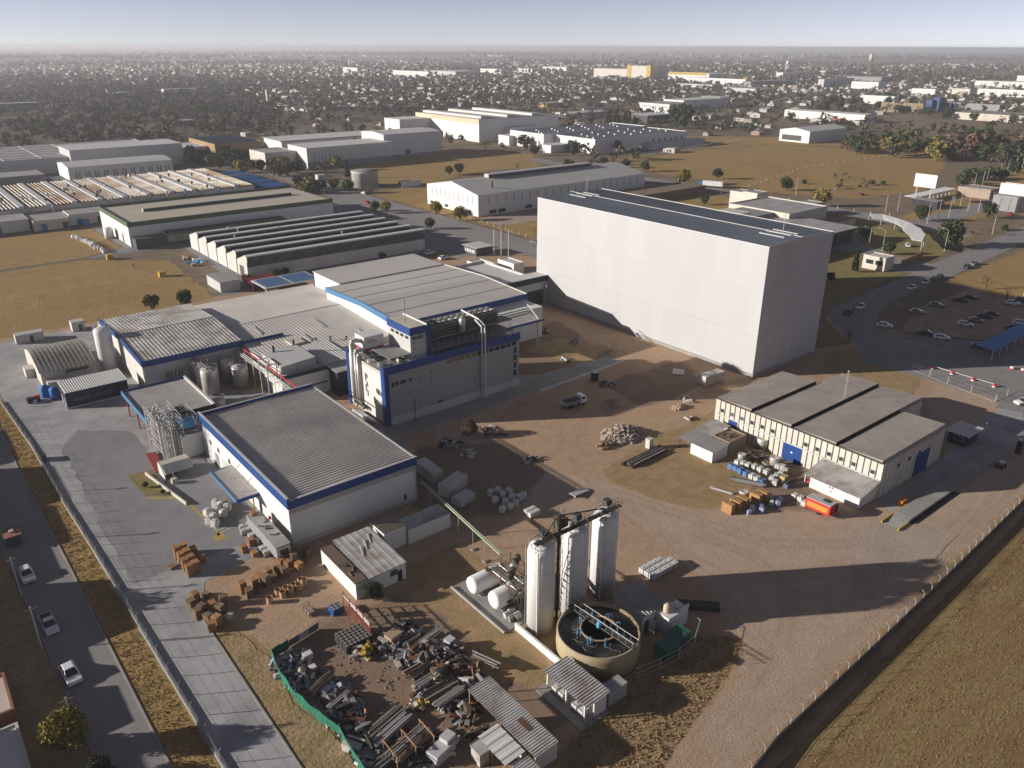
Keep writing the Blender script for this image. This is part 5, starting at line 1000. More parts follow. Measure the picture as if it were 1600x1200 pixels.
# trees one can point at
for a in (
 ((2.92,89.78), 7.2, 'olive', 0, 'round yellow-green tree on the kerb of the left street', None, None, .85),
 ((4.47,82.66), 4., 'green', 0, 'dark green bush at the bottom edge of the left street'),
 ((46.32,91.87), 3.6, 'green', 0, 'small dark tree at the corner of the white site buildings'),
 ((91.15,128.55), 4.6, 'russet', 0, 'leafless reddish shrub tree in the shaded middle yard'),
 ((63.46,266.45), 6., 'green', 1, 'dark round tree behind the ribbed gable hall'),
 ((73.26,264.92), 6.2, 'green', 1, 'dark tree beside the grey shed behind the plant'),
 ((110.44,276.69), 4.5, 'green', 1, 'dark bush between saw-tooth factory and blue skylight roof'),
 ((155.23,276.64), 4., 'green', 1, 'bush at the back edge of the rear hall, right one'),
 ((114.9,278.82), 4., 'green', 1, 'bush at the back edge of the rear hall, left one'),
 ((99.24,276.78), 4.5, 'olive', 1, 'bush at the corner of the saw-tooth factory'),
 ((218.87,443.69), 8., 'olive', 1, 'olive tree left of the round concrete tank'),
 ((220.51,428.24), 9., 'green', 1, 'spreading dark tree before the round concrete tank'),
 ((247.89,481.54), 11., 'cypress', 1, 'pointed cypress behind the round concrete tank'),
 ((207.1,362.6), 7., 'olive', 1, 'tree on the roadside left of the white gabled hall'),
 ((205.5,370.4), 6., 'green', 1, 'smaller bush on the roadside left of the white gabled hall'),
 ((225,342.3), 8., 'olive', 1, 'left of two round trees at the white gabled hall corner'),
 ((225.94,323.13), 8., 'olive', 1, 'right of two round trees at the white gabled hall corner'),
 ((203.7,315.8), 6., 'green', 1, 'dark shrub by the road behind the saw-tooth factory'),
 ((197.45,758.5), 13., 'olive', 1, 'yellowish tree at the left end of the road hedge'),
 ((229.92,539.26), 11., 'olive', 1, 'yellow-green tree in front of the ribbed factory'),
 ((231.77,522.61), 10., 'green', 1, 'dark tree in front of the ribbed factory corner'),
 ((307.23,450.14), 7., 'green', 1, 'left of two small trees in the dry field'),
 ((315.67,450.95), 8., 'green', 1, 'right of two small trees in the dry field'),
 ((354.58,436.16), 8., 'bare', 1, 'leafless tree at the edge of the dry field'),
 ((420.47,495.54), 9., 'green', 1, 'round green tree before the dark-roofed plant'),
 ((428.53,403.34), 7., 'green', 1, 'small round tree on the far roadside, left'),
 ((425.01,382.25), 8., 'green', 1, 'small round tree on the far roadside, right'),
 ((400.91,327.75), 11., 'olive', 1, 'round olive tree on the roadside by the lorry'),
 ((437.02,329.52), 8., 'green', 1, 'dark shrub behind the parked lorry'),
 ((433.67,275.32), 9., 'green', 1, 'dark tree standing alone before the wide field'),
 ((403.37,233.23), 11., 'olive', 1, 'round tree at the right end of the far road'),
 ((290.3,149.74), 9., 'cypress', 1, 'dark conifer on the lawn by the tall warehouse'),
 ((346.68,177.06), 7., 'green', 1, 'dark tree at the end of the curved canopy'),
 ((327.53,155.64), 6., 'green', 1, 'dark tree inside the curved canopy bend'),
 ((407.46,180.25), 9., 'green', 1, 'wide dark tree above the curved canopy'),
 ((361.78,146.42), 13., 'green', 1, 'largest dark tree by the entrance road lamp'),
 ((442.3,163.34), 9., 'green', 1, 'round dark tree right of the entrance road'),
 ((305.44,107.83), 7., 'bare', 0, 'leafless spreading tree at the sunny edge of the car park'),
 ((297.76,97.96), 6., 'bare', 1, 'leafless tree by the white car at the right edge'),
 ((213.13,107.8), 6., 'bare', 0, 'leafless tree in the shade of the tall warehouse'),
 ((270.21,148.25), 4., 'green', 1, 'dark bush at the shaded foot of the tall warehouse'),
 ((405.55,277.27), 7., 'bare', 1, 'grey leafless tree behind the offices'),
 ((384.33,275.07), 5., 'bare', 1, 'pale leafless shrub behind the offices'),
 ((357.18,276.12), 6., 'green', 1, 'green bush behind the tall warehouse roof'),
 ((73.34,325.49), 3., 'bare', 1, 'small dry bush at the edge of the left field'),
 ((28.39,149.97), 1.4, 'green', 1, 'little bush on the grass triangle'),
 ((30.3,145.38), 1.1, 'green', 1, 'tiny shrub at the tip of the grass triangle')):
    tree(*a)
rng = np.random.default_rng(5)
def scatter(poly, n, seed):
    P = np.array(poly); r = np.random.default_rng(seed); out = []; lo, hi = P.min(0), P.max(0)
    while len(out) < n:
        q = lo+(hi-lo)*r.random((n, 2)); out += [tuple(x) for x in q[inpoly(q[:, 0], q[:, 1], poly) > 0]]
    return out[:n]
RECTS = [list(o['rect']) for o in bpy.data.objects if 'rect' in o.keys()]+[[60,-60,210,360],[430,560,545,710],[OX0,OY0,OX1,OY1],[100,280,184,350]]
def freemask(x, y, pad=6):
    ok = np.ones(len(x), bool)
    for a, b, c, d in RECTS: ok &= ~((x > a-pad) & (x < c+pad) & (y > b-pad) & (y < d+pad))
    return ok
woods = [
 ([(192.31,727.17),(205.02,717.55),(205.79,616.16),(218.67,540.18),(207.77,522.81),(186.79,588.07),(183.5,665.79)], 24, (7, 10), ('green', 'olive', 'green'), 'dark hedge tree along the road left of the ribbed factory', 'road hedge trees'),
 ([(221.85,661.64),(259.41,676.39),(246.38,617.99),(220.69,591.53),(212.14,620.4)], 10, (8, 11), ('green',), 'dark tree among the lots behind the blue canopies', 'trees behind the blue canopies'),
 ([(224.15,576.04),(246.78,571.63),(227.26,507.87),(206.03,500.12)], 9, (8, 10), ('bare', 'green', 'bare'), 'brownish tree at the road bend before the ribbed factory', 'trees at the road bend'),
 ([(203.51,470.35),(219.65,464.04),(206.56,430.77),(194.51,437.38)], 8, (7, 9), ('olive', 'green'), 'tree at the corner right of the green-trimmed hall', 'trees by the green-trimmed hall'),
 ([(470.91,701.64),(481.06,639.29),(453.47,565.18),(429.59,571.03),(425.84,624.48)], 14, (8, 12), ('olive', 'green', 'bare'), 'tree between cream-band factory and dry field', 'trees before the cream-band factory'),
 ([(471.69,576.77),(463.11,489.04),(440.94,460.33),(442.18,538.05)], 9, (8, 13), ('cypress', 'green'), 'tree in the row before the dark-roofed plant', 'row of trees before the dark-roofed plant'),
 ([(681.64,727.39),(673.08,630.49),(640.88,600),(646.4,689.57)], 7, (13, 19), ('cypress',), 'tall cypress in the row behind the dark-roofed plant', 'cypress row'),
 ([(710.15,602.93),(746.54,615.29),(700.97,572.8),(671.89,568.24)], 4, (22, 27), ('green',), 'large dark tree right of the wide plant', 'large trees right of the wide plant'),
 ([(658.48,374.33),(748.09,368.42),(716.35,307.88),(646.53,266.75),(633.61,299.43),(635.05,347.98)], 52, (9, 15), ('green', 'olive', 'bare', 'green'), 'tree in the grove between hangar and palms', 'grove right of the hangar'),
 ([(730.59,319.75),(793.66,314.62),(773.67,270.01),(659.03,227.2),(632.82,247.22),(657.55,281.2)], 40, (10, 18), ('green', 'green', 'bare', 'russet'), 'tree in the dense grove at the right edge', 'grove at the right edge'),
 ([(564.22,238.84),(637.91,219.31),(593.37,202.68),(513.32,208.17)], 14, (7, 10), ('green',), 'dark tree in the hedge along the lamp-lined road', 'hedge along the lamp-lined road'),
 ([(965.7,589.44),(1219.31,714.13),(1385.13,695.73),(1129.14,495.22),(1065.27,378.91),(995.85,352.99),(992.23,433.08),(1020.01,524.68)], 46, (9, 16), ('green', 'bare', 'green'), 'dark tree behind the white depot and barns', 'trees behind the depot'),
 ([(454.33,283.53),(534.68,290.66),(505.8,243.93),(450.52,242.58)], 18, (2, 5), ('bare', 'green', 'bare'), 'low scrub bush scattered in the wide dry field', 'scrub in the wide field'),
 ([(411.3,169.44),(431.44,153.8),(396.04,128.98),(362.82,136.69)], 6, (1.5, 3.5), ('bare', 'green'), 'low bush on the bank beside the entrance road', 'bushes on the entrance bank')]
for k, (poly, n, (h0, h1), kinds, lb, gr) in enumerate(woods):
    P = scatter(poly, n*2, 300+k); X = np.array(P); P = [p for p, f in zip(P, freemask(X[:, 0], X[:, 1], 2)) if f][:n]
    for i, p in enumerate(P): kd = kinds[i % len(kinds)]; tree(p, random.uniform(h0, h1), kd, 2 if math.hypot(*p) > 420 else 1, lb if len(set(kinds)) == 1 else {'green': 'dark green ', 'olive': 'olive-coloured ', 'bare': 'leafless ', 'russet': 'reddish ', 'cypress': 'slim conical '}[kd]+lb.replace('dark ', '').replace('brownish ', ''), gr)
# ---------------------------------------------------------------- the town and the plain
tint_leaf = attr_mat('far_foliage'); tint_wall = attr_mat('far_house', .85)
FIELDS = [[(276.57,519.46),(325.56,567.66),(388.07,579),(407.62,541.89),(434.57,500.17),(381.75,439.09),(282.53,415.68),(251.04,439.9)], [(421.94,408.38),(535.96,444.61),(631.09,526.72),(701.87,473.61),(748.09,368.42),(707.03,293.35),(659.03,227.2),(477.79,159.51),(398.81,188.96),(385.21,254.44),(380.48,356.25)], [(94.16,425.41),(179.23,465.66),(219.56,359.51),(180.78,267.43),(20.63,272.15),(43.64,436.67)], [(1025.7,571.11),(1086.39,475.82),(995.85,352.99),(1029.42,365.52),(902.25,379.18),(882.51,437.48)], [(145.96,1168.13),(167.51,1176.08),(143.68,1024.16),(122.96,1003.68)], [(1143.47,679.23),(1244.43,696.04),(1165.93,646.14),(1082.99,642.57)]]
def land(r0, r1, n, seed):
    r = np.random.default_rng(seed); rad = np.sqrt(r.uniform(r0*r0, r1*r1, n)); a = HEAD+r.uniform(R(-44), R(44), n); x, y = rad*np.cos(a), rad*np.sin(a); ok = freemask(x, y)
    for P in FIELDS: ok &= inpoly(x, y, P) < .5
    ok &= ~((x < 440) & (y < 360)) & ~((x < 240) & (y < 640)) & ~((np.abs(x-399) < 10) & (y < 700)) & ~((x < 600) & (y < 260))
    u_, v_ = x*math.cos(R(8))+y*math.sin(R(8)), y*math.cos(R(8))-x*math.sin(R(8)); far_ = np.hypot(x, y) > 640; ok &= ~(far_ & (((u_ % 118) < 12) | ((v_ % 92) < 10)))
    return x[ok], y[ok]
NZ = vnoise((400, 400), 9, 901)*.6+vnoise((400, 400), 3, 902)*.4; NW = vnoise((400, 400), 14, 903)
def dens(x, y, A=NZ, cell=60.): return A[np.clip((y/cell).astype(int)+60, 0, 399), np.clip((x/cell).astype(int)+60, 0, 399)]
WOODL = [(419.37,3122.72),(885.55,3190.83),(590.91,1636.23),(516.48,1220.1),(416.42,969.02),(331.17,806.11),(196.85,746.92),(9.67,822.7),(64.88,2342.36)]
TOWN = [(575.47,1383.6),(866.2,1718.61),(1587.54,1699.53),(1109.11,1004.92),(971.43,892.57),(857.78,974.39),(597.83,966.54),(426.28,1010.91)]
cols_leaf = np.array([(.040,.050,.024), (.055,.062,.028), (.072,.062,.038), (.10,.08,.068), (.125,.10,.088), (.032,.042,.022)])
Qs = []; Ts = []
# individual trees: the nearest of the scattered ones
x, y = land(560, 1250, 6500, 41); wl_ = inpoly(x, y, WOODL); keep = (rng.random(len(x)) < np.clip(.25+1.3*(dens(x, y)-.32)+.35*wl_, .05, 1)); x, y, wl_ = x[keep], y[keep], wl_[keep]
o_ = np.argsort(np.hypot(x, y)); near = o_[:max(0, 296-NTREE)]; rest = o_[max(0, 296-NTREE):]
for i in near: 
    kd = ('green', 'bare', 'green', 'bare', 'olive')[int(rng.integers(5))]; tree((x[i], y[i]), rng.uniform(6, 12), kd, 2, {'green': 'dark evergreen tree in the belt of trees before the town', 'bare': 'leafless brown tree in the belt of trees before the town', 'olive': 'olive-coloured tree in the belt of trees before the town'}[kd], 'trees before the town')
def far_trees(x, y, nq, hs, seed, lod):
    r = np.random.default_rng(seed); n = len(x); tmpl = [leaf_quads(r, nq, [(r.normal()*1.1, r.normal()*1.1, 4.2+r.uniform(-1.2, 1.6), r.uniform(1.5, 2.3)) for _ in range(5)]+[(0,0,2.2,1.3)], lod) for _ in range(6)]
    k = r.integers(6, size=n); s = r.uniform(*hs, n)/8; c = cols_leaf[r.choice(6, n, p=[.2,.16,.22,.2,.12,.1])]*r.uniform(.75, 1.3, (n, 1)); a = r.uniform(0, 6.28, n)
    for j in range(6):
        m = k == j; T = tmpl[j]; ca, sa = np.cos(a[m])[:, None, None], np.sin(a[m])[:, None, None]; S = s[m][:, None, None]
        V = np.stack([(T[None, :, :, 0]*ca-T[None, :, :, 1]*sa)*S*1.15+x[m][:, None, None], (T[None, :, :, 0]*sa+T[None, :, :, 1]*ca)*S*1.15+y[m][:, None, None], np.maximum(T[None, :, :, 2]*S, .05)+0*ca], -1)
        Qs.append(V.reshape(-1, 4, 3)); Ts.append(np.repeat(c[m], nq, 0)*r.uniform(.75, 1.25, (m.sum()*nq, 1)))
far_trees(x[rest], y[rest], 46, (6, 13), 42, .75)
x, y = land(560, 1900, 15000, 49); keep = (inpoly(x, y, WOODL) > 0) & (rng.random(len(x)) < .75); far_trees(x[keep], y[keep], 30, (5, 12), 50, .9)
x, y = land(640, 1500, 8500, 51); keep = (inpoly(x, y, TOWN) > 0) & (rng.random(len(x)) < .8); far_trees(x[keep], y[keep], 30, (5, 10), 52, .9)
x, y = land(1250, 2300, 11500, 43); wl_ = inpoly(x, y, WOODL); keep = rng.random(len(x)) < np.clip(.3+1.2*(dens(x, y)-.35)+.3*wl_, .06, 1); far_trees(x[keep], y[keep], 24, (6, 14), 44, 1.05)
x, y = land(2300, 4800, 15000, 45); keep = rng.random(len(x)) < np.clip(.35+1.6*(dens(x, y)-.42), .08, 1); far_trees(x[keep], y[keep], 12, (7, 16), 46, 1.7)
x, y = land(4800, 11000, 15000, 47); keep = rng.random(len(x)) < np.clip(.4+2.2*(dens(x/2, y/2, NW)-.5), .04, 1); far_trees(x[keep], y[keep], 8, (12, 26), 48, 2.6)
o = link('distant_trees', quads_mesh('distant_trees', np.concatenate(Qs), np.concatenate(Ts)), tint_leaf); tag(o, 'mass of distant trees over the town and the plain', kind='stuff')
# houses
wallc = np.array([(.46,.44,.41), (.47,.46,.44), (.36,.31,.26), (.42,.36,.30), (.36,.25,.19), (.56,.50,.42), (.30,.29,.28)]); roofc = np.array([(.30,.29,.28), (.44,.43,.41), (.20,.19,.18), (.33,.18,.13), (.20,.17,.15), (.48,.46,.43)])
hm = [mat('house_wall_%s' % n, tuple(c), .85, var=.1, scale=.5) for n, c in zip(('white', 'bright', 'cream', 'tan', 'brick', 'sand', 'grey'), wallc)]
rm = [mat('house_roof_%s' % n, tuple(c), .85, var=.15, scale=.5) for n, c in zip(('grey', 'white', 'dark', 'terracotta', 'brown', 'pale'), roofc)]
HP = {}
def house(p, k, j, rz, sc_):
    key = (k, j)
    if key not in HP:
        t = thing('house', 'h', 'house'); a, b, h = 4.+(k % 3), 3.6+(j % 3), 3.2+(k % 2)*.6
        if (k+j) % 2: part(t, 'wall', MB().sweep([(-b, 0), (b, 0), (b, h), (0, h+1.3), (-b, h)], 'x', -a, a), hm[k]); part(t, 'roof', MB().sweep([(-b-.4, h-.15), (-b-.4, h+.05), (0, h+1.5), (b+.4, h+.05), (b+.4, h-.15), (0, h+1.3)], 'x', -a-.4, a+.4), rm[j])
        else: part(t, 'wall', MB().box(-a, -b, 0, a, b, h), hm[k]); part(t, 'roof', MB().box(-a+.2, -b+.2, h, a-.2, b-.2, h+.12), rm[j]); part(t, 'wall', MB().box(-a+1, b, 0, a-2, b+3, h-.7), hm[k])
        part(t, 'window', MB().box(-a-.05, -1, 1, -a-.01, 1, 2.2), glass); part(t, 'door', MB().box(-.6, -b-.06, 0, .5, -b-.01, 2.1), darkgrey); HP[key] = Proto(t)
    HP[key].put(p, rz, '%s house with %s roof in the town beyond the works' % (('white', 'bright white', 'cream', 'tan', 'brick-coloured', 'sand-coloured', 'grey')[k], ('grey', 'white', 'dark', 'terracotta', 'brown', 'pale')[j]), 'houses of the town', sc_)
x, y = land(640, 1300, 4600, 61); tn = inpoly(x, y, TOWN); wl_ = inpoly(x, y, WOODL); keep = (rng.random(len(x)) < np.clip(.08+.68*tn-.4*wl_+.5*(dens(y, x)-.5), 0, 1)); x, y, tn = x[keep], y[keep], tn[keep]
o_ = np.argsort(np.hypot(x, y)); 
for i in o_[:290]: house((x[i], y[i]), int(rng.choice(7, p=[.26,.26,.14,.1,.08,.1,.06])), int(rng.choice(6, p=[.22,.24,.16,.12,.1,.16])), math.pi/2*int(rng.integers(4))+R(8)*int(dens(x[i:i+1], y[i:i+1], NW, 300.)[0] > .5), float(rng.uniform(.8, 1.25)))
HV = []; HC = []
def far_houses(x, y, seed, sc_):
    r = np.random.default_rng(seed); n = len(x); a, b, h = r.uniform(3.5, 7.5, n)*sc_, r.uniform(3.2, 6, n)*sc_, r.uniform(2.8, 4.6, n)*(.5+.5*sc_); rot = r.integers(2, size=n)*math.pi/2+R(8); g = r.random(n) < .5; rise = np.where(g, 1.4, .05)
    wc = wallc[r.choice(7, n, p=[.26,.3,.13,.1,.06,.1,.05])]; rc = roofc[r.choice(6, n, p=[.22,.26,.16,.1,.1,.16])]
    def P(u, v, z): return np.stack([x+u*np.cos(rot)-v*np.sin(rot), y+u*np.sin(rot)+v*np.cos(rot), z+0*u], -1)
    z0 = np.zeros(n); c = [P(-a,-b,z0), P(a,-b,z0), P(a,b,z0), P(-a,b,z0), P(-a,-b,h), P(a,-b,h), P(a,b,h), P(-a,b,h), P(-a,0*b,h+rise), P(a,0*b,h+rise)]
    for q, col in (((0,1,5,4), wc), ((2,3,7,6), wc), ((4,5,9,8), rc), ((6,7,8,9), rc)): HV.append(np.stack([c[i] for i in q], 1)); HC.append(col)
    for q in ((3,0,4,8), (1,2,6,9)): HV.append(np.stack([c[i] for i in q], 1)); HC.append(wc)
    HV.append(np.stack([c[i] for i in (7,3,8,8)], 1)*1.0); HC.append(wc)
far_houses(x[o_[290:]], y[o_[290:]], 62, 1.)
x, y = land(1300, 2400, 7000, 63); tn = inpoly(x, y, TOWN); keep = rng.random(len(x)) < np.clip(.22+.36*tn+.9*(dens(y, x)-.45), .03, 1); far_houses(x[keep], y[keep], 64, 1.05)
x, y = land(2400, 5000, 12000, 65); keep = rng.random(len(x)) < np.clip(.3+1.5*(dens(y, x)-.5), .02, 1); far_houses(x[keep], y[keep], 66, 1.35)
x, y = land(5000, 11000, 6000, 67); keep = rng.random(len(x)) < np.clip(.2+1.8*(dens(y/2, x/2, NW)-.6), .0, 1); far_houses(x[keep], y[keep], 68, 2.2)
HVa = np.concatenate(HV); tri = np.all(HVa[:, 2] == HVa[:, 3], axis=1); HVa = HVa[~tri]; HCa = np.concatenate(HC)[~tri]
o = link('distant_houses', quads_mesh('distant_houses', HVa, HCa), tint_wall); tag(o, 'mass of distant houses of the town and suburbs', kind='stuff')
# ---------------------------------------------------------------- the air
hz = link('haze', MB().box(-42000, -42000, -1, 42000, 42000, 84.).mesh('haze')); hz['kind'] = 'stuff'; hz['label'] = 'pale winter haze over the plain'
hmn = bpy.data.materials.new('haze_air'); hmn.use_nodes = True; n_ = hmn.node_tree.nodes; n_.remove(n_['Principled BSDF'])
pv = n_.new('ShaderNodeVolumePrincipled'); pv.inputs['Color'].default_value = (.88,.89,.95,1); pv.inputs['Density'].default_value = 1.4e-4; pv.inputs['Anisotropy'].default_value = .2
hmn.node_tree.links.new(pv.outputs[0], n_['Material Output'].inputs['Volume']); hz.data.materials.append(hmn)

# ---------------------------------------------------------------- silos, tanks and the treatment basin
t = thing('silo_group', 'platform and lift tower joining the three white silos', 'platform', (69, 71, 0))
for k, (x, y, lb) in enumerate(((62.6, 71., 'nearest white silo, left of the lift tower'), (69.4, 71.2, 'middle white silo right of the lift tower'), (75.8, 71.3, 'rightmost white silo of the three'))):
    s = thing('silo', lb, 'silo', (x, y, 0), 'white silos')
    part(s, 'shell', MB().lathe([(2.02,0),(2.02,13.6),(1.96,14.2),(1.75,14.65),(1.3,15.),(.6,15.25),(.05,15.3)], (x, y, 0), 36), tankwhite, True)
    for z in (2.7, 5.4, 8.1, 10.8): part(s, 'seam', MB().lathe([(2.035,0),(2.035,.05)], (x, y, z), 36), lightgrey)
    m = MB()
    for i in range(38): m.tube((x-1.5, y+1.62+.1, .4+i*.38), (x-1.9, y+1.2+.1, .4+i*.38), .025, 4)
    m.tube((x-1.5, y+1.72, 0), (x-1.5, y+1.72, 15), .04, 4).tube((x-1.9, y+1.3, 0), (x-1.9, y+1.3, 15), .04, 4); part(s, 'ladder', m, lightgrey)
    part(s, 'pipe', MB().tube((x-1.75, y-1.3, .3), (x-1.75, y-1.3, 14.6), .11, 6), tankwhite)
    m = MB()
    for i in range(16):
        a = 2*math.pi*i/16; b = a+2*math.pi/16; m.tube((x+1.9*math.cos(a), y+1.9*math.sin(a), 14.2), (x+1.9*math.cos(a), y+1.9*math.sin(a), 15.6), .03, 4)
        for z in (14.9, 15.6): m.tube((x+1.9*math.cos(a), y+1.9*math.sin(a), z), (x+1.9*math.cos(b), y+1.9*math.sin(b), z), .03, 4)
    part(s, 'railing', m, pipegrey)
    for dx, dy in ((.3, .2), (-.6, .6), (.5, -.7)): part(s, 'hatch', MB().lathe([(.35,0),(.35,.5),(.2,.65)], (x+dx, y+dy, 14.85), 10), oldwhite)
    part(s, 'filter_box', MB().box(x+.6, y+.5, 15.2, x+1.7, y+1.5, 16.1), darkgrey)
part(t, 'catwalk', MB().box(61, 70.1, 15.5, 78, 71., 15.6), darkmetal)
m = MB()
for y in (70.1, 71.):
    for i in range(18): m.tube((61+i, y, 15.5), (61+i, y, 16.6), .03, 4)
    for z in (16.1, 16.6): m.tube((61, y, z), (78, y, z), .035, 4)
part(t, 'railing', m, darkmetal)
oliv = mat('olive_steel', (.10,.09,.055), .8, var=.25, scale=1.)
m = MB()
for x in (65.2, 66.2):
    for y in (70.4, 71.4): m.tube((x, y, 0), (x, y, 19.4), .06, 4)
for i in range(16):
    z = .4+i*1.2
    for y in (70.4, 71.4): m.tube((65.2, y, z), (66.2, y, z+1.2 if i % 2 else z), .03, 4)
    for x in (65.2, 66.2): m.tube((x, 70.4, z), (x, 71.4, z+1.2 if i % 2 == 0 else z), .03, 4)
part(t, 'lift_tower', m, oliv); part(t, 'lift_cabin', MB().box(65.3, 70.5, 16.2, 67.2, 71.8, 17.6), oliv); part(t, 'lift_leg', MB().box(65.6, 70.7, 0, 65.9, 71., 18.6), darkmetal)
for k, (a, b) in enumerate((((65.7, 71, 18.4), (62.8, 71.2, 15.4)), ((66., 71, 18.4), (69.4, 71.6, 15.4)), ((66., 71, 18.2), (75.6, 71.6, 15.4)))): part(t, 'chute', MB().tube(a, b, .11, 6), oliv)
m = MB()
for i in range(9): a, b = (61.2+i*.42, 76.6+i*-.6, 2.+i*1.1), (61.6+i*.42, 76.+i*-.6, 3.1+i*1.1); m.box(a[0]-.5, a[1]-.4, a[2], a[0]+.5, a[1]+.4, a[2]+.06)
m.tube((60.9, 77, 1.2), (64.9, 71.6, 12.4), .06, 4).tube((61.7, 77, 1.2), (65.6, 71.6, 12.4), .06, 4); part(t, 'stair', m, oliv)
t = thing('pipe_rack', 'olive pipe rack and motors between horizontal tanks and silos', 'pipe rack', (64, 79, 0))
for x in (61.8, 64.6, 66.6):
    for y in (76., 79.5, 83.): part(t, 'post', MB().tube((x, y, 0), (x, y, 5.), .09, 4), oliv)
for z in (3.2, 4.9):
    for x in (61.8, 64.6, 66.6): part(t, 'beam', MB().tube((x, 76, z), (x, 83, z), .08, 4), oliv)
    for y in (76., 79.5, 83.): part(t, 'beam', MB().tube((61.8, y, z), (66.6, y, z), .08, 4), cream)
for k in range(7): part(t, 'pipe', MB().path([(62+k*.6, 75.5, .6), (62+k*.6, 75.5, 3.4), (62+k*.6, 83.4, 3.5)], .1, 6), (rust, pipegrey, oliv)[k % 3])
for k in range(5): m = MB(); m.lathe([(.5,0),(.62,.1),(.62,.8),(.4,1.)], (62.5+k*.9, 78+k*.7, 4.95), 10); part(t, 'motor', m, (darkmetal, oliv, pipegrey)[k % 3], True)
for k, (xa, xb, y, lb) in enumerate(((58.9, 65.2, 83.2, 'white horizontal tank on saddles, rear one of two'), (59.4, 65.6, 78.2, 'white horizontal tank on saddles, front one of two'))):
    s = thing('horizontal_tank', lb, 'tank', ((xa+xb)/2, y, 0), 'white horizontal tanks'); pr = [(0, -.0), (1.2, .05), (1.45, .25), (1.5, .5)]; m = MB(); n = 28; vs = []; st = [(xa-.28, .05), (xa-.24, .9), (xa-.1, 1.3), (xa+.1, 1.45), (xa+.3, 1.5), (xb-.3, 1.5), (xb-.1, 1.45), (xb+.1, 1.3), (xb+.24, .9), (xb+.28, .05)]
    for x, r in st: vs += [(x, y+r*math.cos(2*math.pi*i/n), 1.95+r*math.sin(2*math.pi*i/n)) for i in range(n)]
    m.add(vs, [(j*n+i, j*n+(i+1) % n, (j+1)*n+(i+1) % n, (j+1)*n+i) for j in range(len(st)-1) for i in range(n)]); part(s, 'shell', m, tankwhite, True)
    for x in (xa+1.2, xb-1.2): part(s, 'saddle', MB().box(x-.25, y-1.1, 0, x+.25, y+1.1, .85), concrete)
    part(s, 'manhole', MB().lathe([(.3,0),(.3,.3),(.34,.3),(.34,.4)], ((xa+xb)/2, y+.2, 3.4), 12), rust if k == 0 else white); part(s, 'pipe', MB().path([((xa+xb)/2+1, y, 3.4), ((xa+xb)/2+1, y, 3.9), ((xa+xb)/2+4, y-1, 3.9)], .06, 6), greenp)
t = thing('pump_set', 'cluster of pale pumps in front of the nearest silo', 'pumps', (60.6, 75, 0))
for k in range(7): x, y = 60.+random.uniform(0, 2.4), 73.6+random.uniform(0, 2.6); part(t, 'pump', MB().box(x-.4, y-.35, 0, x+.4, y+.35, .5).tube((x-.5, y, .8), (x+.5, y, .8), .38, 10), random.choice((lightgrey, pipegrey, oldwhite)))
# bund and enclosure
solo('bund_slab', MB().box(57.6, 73.2, 0, 67.5, 86.8, .12), concrete, 'concrete slab under the two white horizontal tanks', 'slab', (62.5, 80, 0)); 
solo('low_bund_wall', MB().box(57.4, 73.1, 0, 57.62, 86.9, .45), concrete, 'low kerb wall left of the white horizontal tanks', 'wall', (57.5, 80, 0))
solo('white_low_wall', MB().box(59.3, 60.9, 0, 59.62, 72.9, 1.25), white, 'bright white low wall between silo and open shed', 'wall', (59.4, 67, 0))
t = thing('settling_tank', 'round open concrete settling tank with dark sludge', 'tank', (65.7, 61.9, 0)); TX, TY, TR = 65.7, 61.9, 5.95
part(t, 'wall', MB().lathe([(TR-.32,3.4),(TR-.32,4.),(TR,4.),(TR+.04,3.),(TR+.02,1.6),(TR,0),(.1,0)], (TX, TY, 0), 64), tankcream, True); part(t, 'band', MB().lathe([(TR+.05,1.75),(TR+.09,1.8),(TR+.09,2.),(TR+.05,2.05)], (TX, TY, 0), 64), mat('tank_band', (.36,.28,.14), .8))
part(t, 'sludge', MB().lathe([(TR-.34,0),(.1,.02)], (TX, TY, 3.5), 48), sludge)
rng_ = np.random.default_rng(3)
for k in range(9):
    a0 = rng_.uniform(0, 6.28); r0 = rng_.uniform(2.6, 4.6); cx0, cy0 = TX+math.cos(a0)*r0, TY+math.sin(a0)*r0; rr = rng_.uniform(.3, .9); part(t, 'foam_trail', MB().path([(cx0+rr*math.cos(q)*(1+.3*math.sin(3*q)), cy0+rr*math.sin(q), 3.53) for q in np.linspace(0, 5.5, 14)], .035, 4), mat('grey_foam', (.22,.22,.21), .8, var=.3))
for k in range(6): a0 = k*1.05+.3; part(t, 'foam_trail', MB().path([(TX+r_*math.cos(a0+.12*math.sin(r_*3)), TY+r_*math.sin(a0+.12*math.sin(r_*3)), 3.53) for r_ in np.linspace(2.7, 5.4, 8)], .03, 4), MATS['grey_foam'])
brg = Vector((.06, -.998, 0)); prp = Vector((.998, .06, 0)); c0 = Vector((TX+.6, TY, 4.35))
for s_ in (-.55, .55): part(t, 'bridge_beam', MB().tube(c0-brg*6.2+prp*s_, c0+brg*6.2+prp*s_, .1, 4), darkmetal)
part(t, 'bridge_deck', MB().obox(c0, (12.4, 1.0, .06), math.atan2(-.998, .06)), mat('deck_grate', (.06,.058,.055), .8, var=.4, scale=3))
m = MB()
for s_ in (-.55, .55):
    for i in range(11): q = c0+brg*(-6+i*1.2)+prp*s_; m.tube(q, q+Vector((0,0,1.05)), .035, 4)
    m.tube(c0-brg*6.2+prp*s_+Vector((0,0,1.05)), c0+brg*6.2+prp*s_+Vector((0,0,1.05)), .05, 4)
part(t, 'bridge_railing', m, lightgrey)
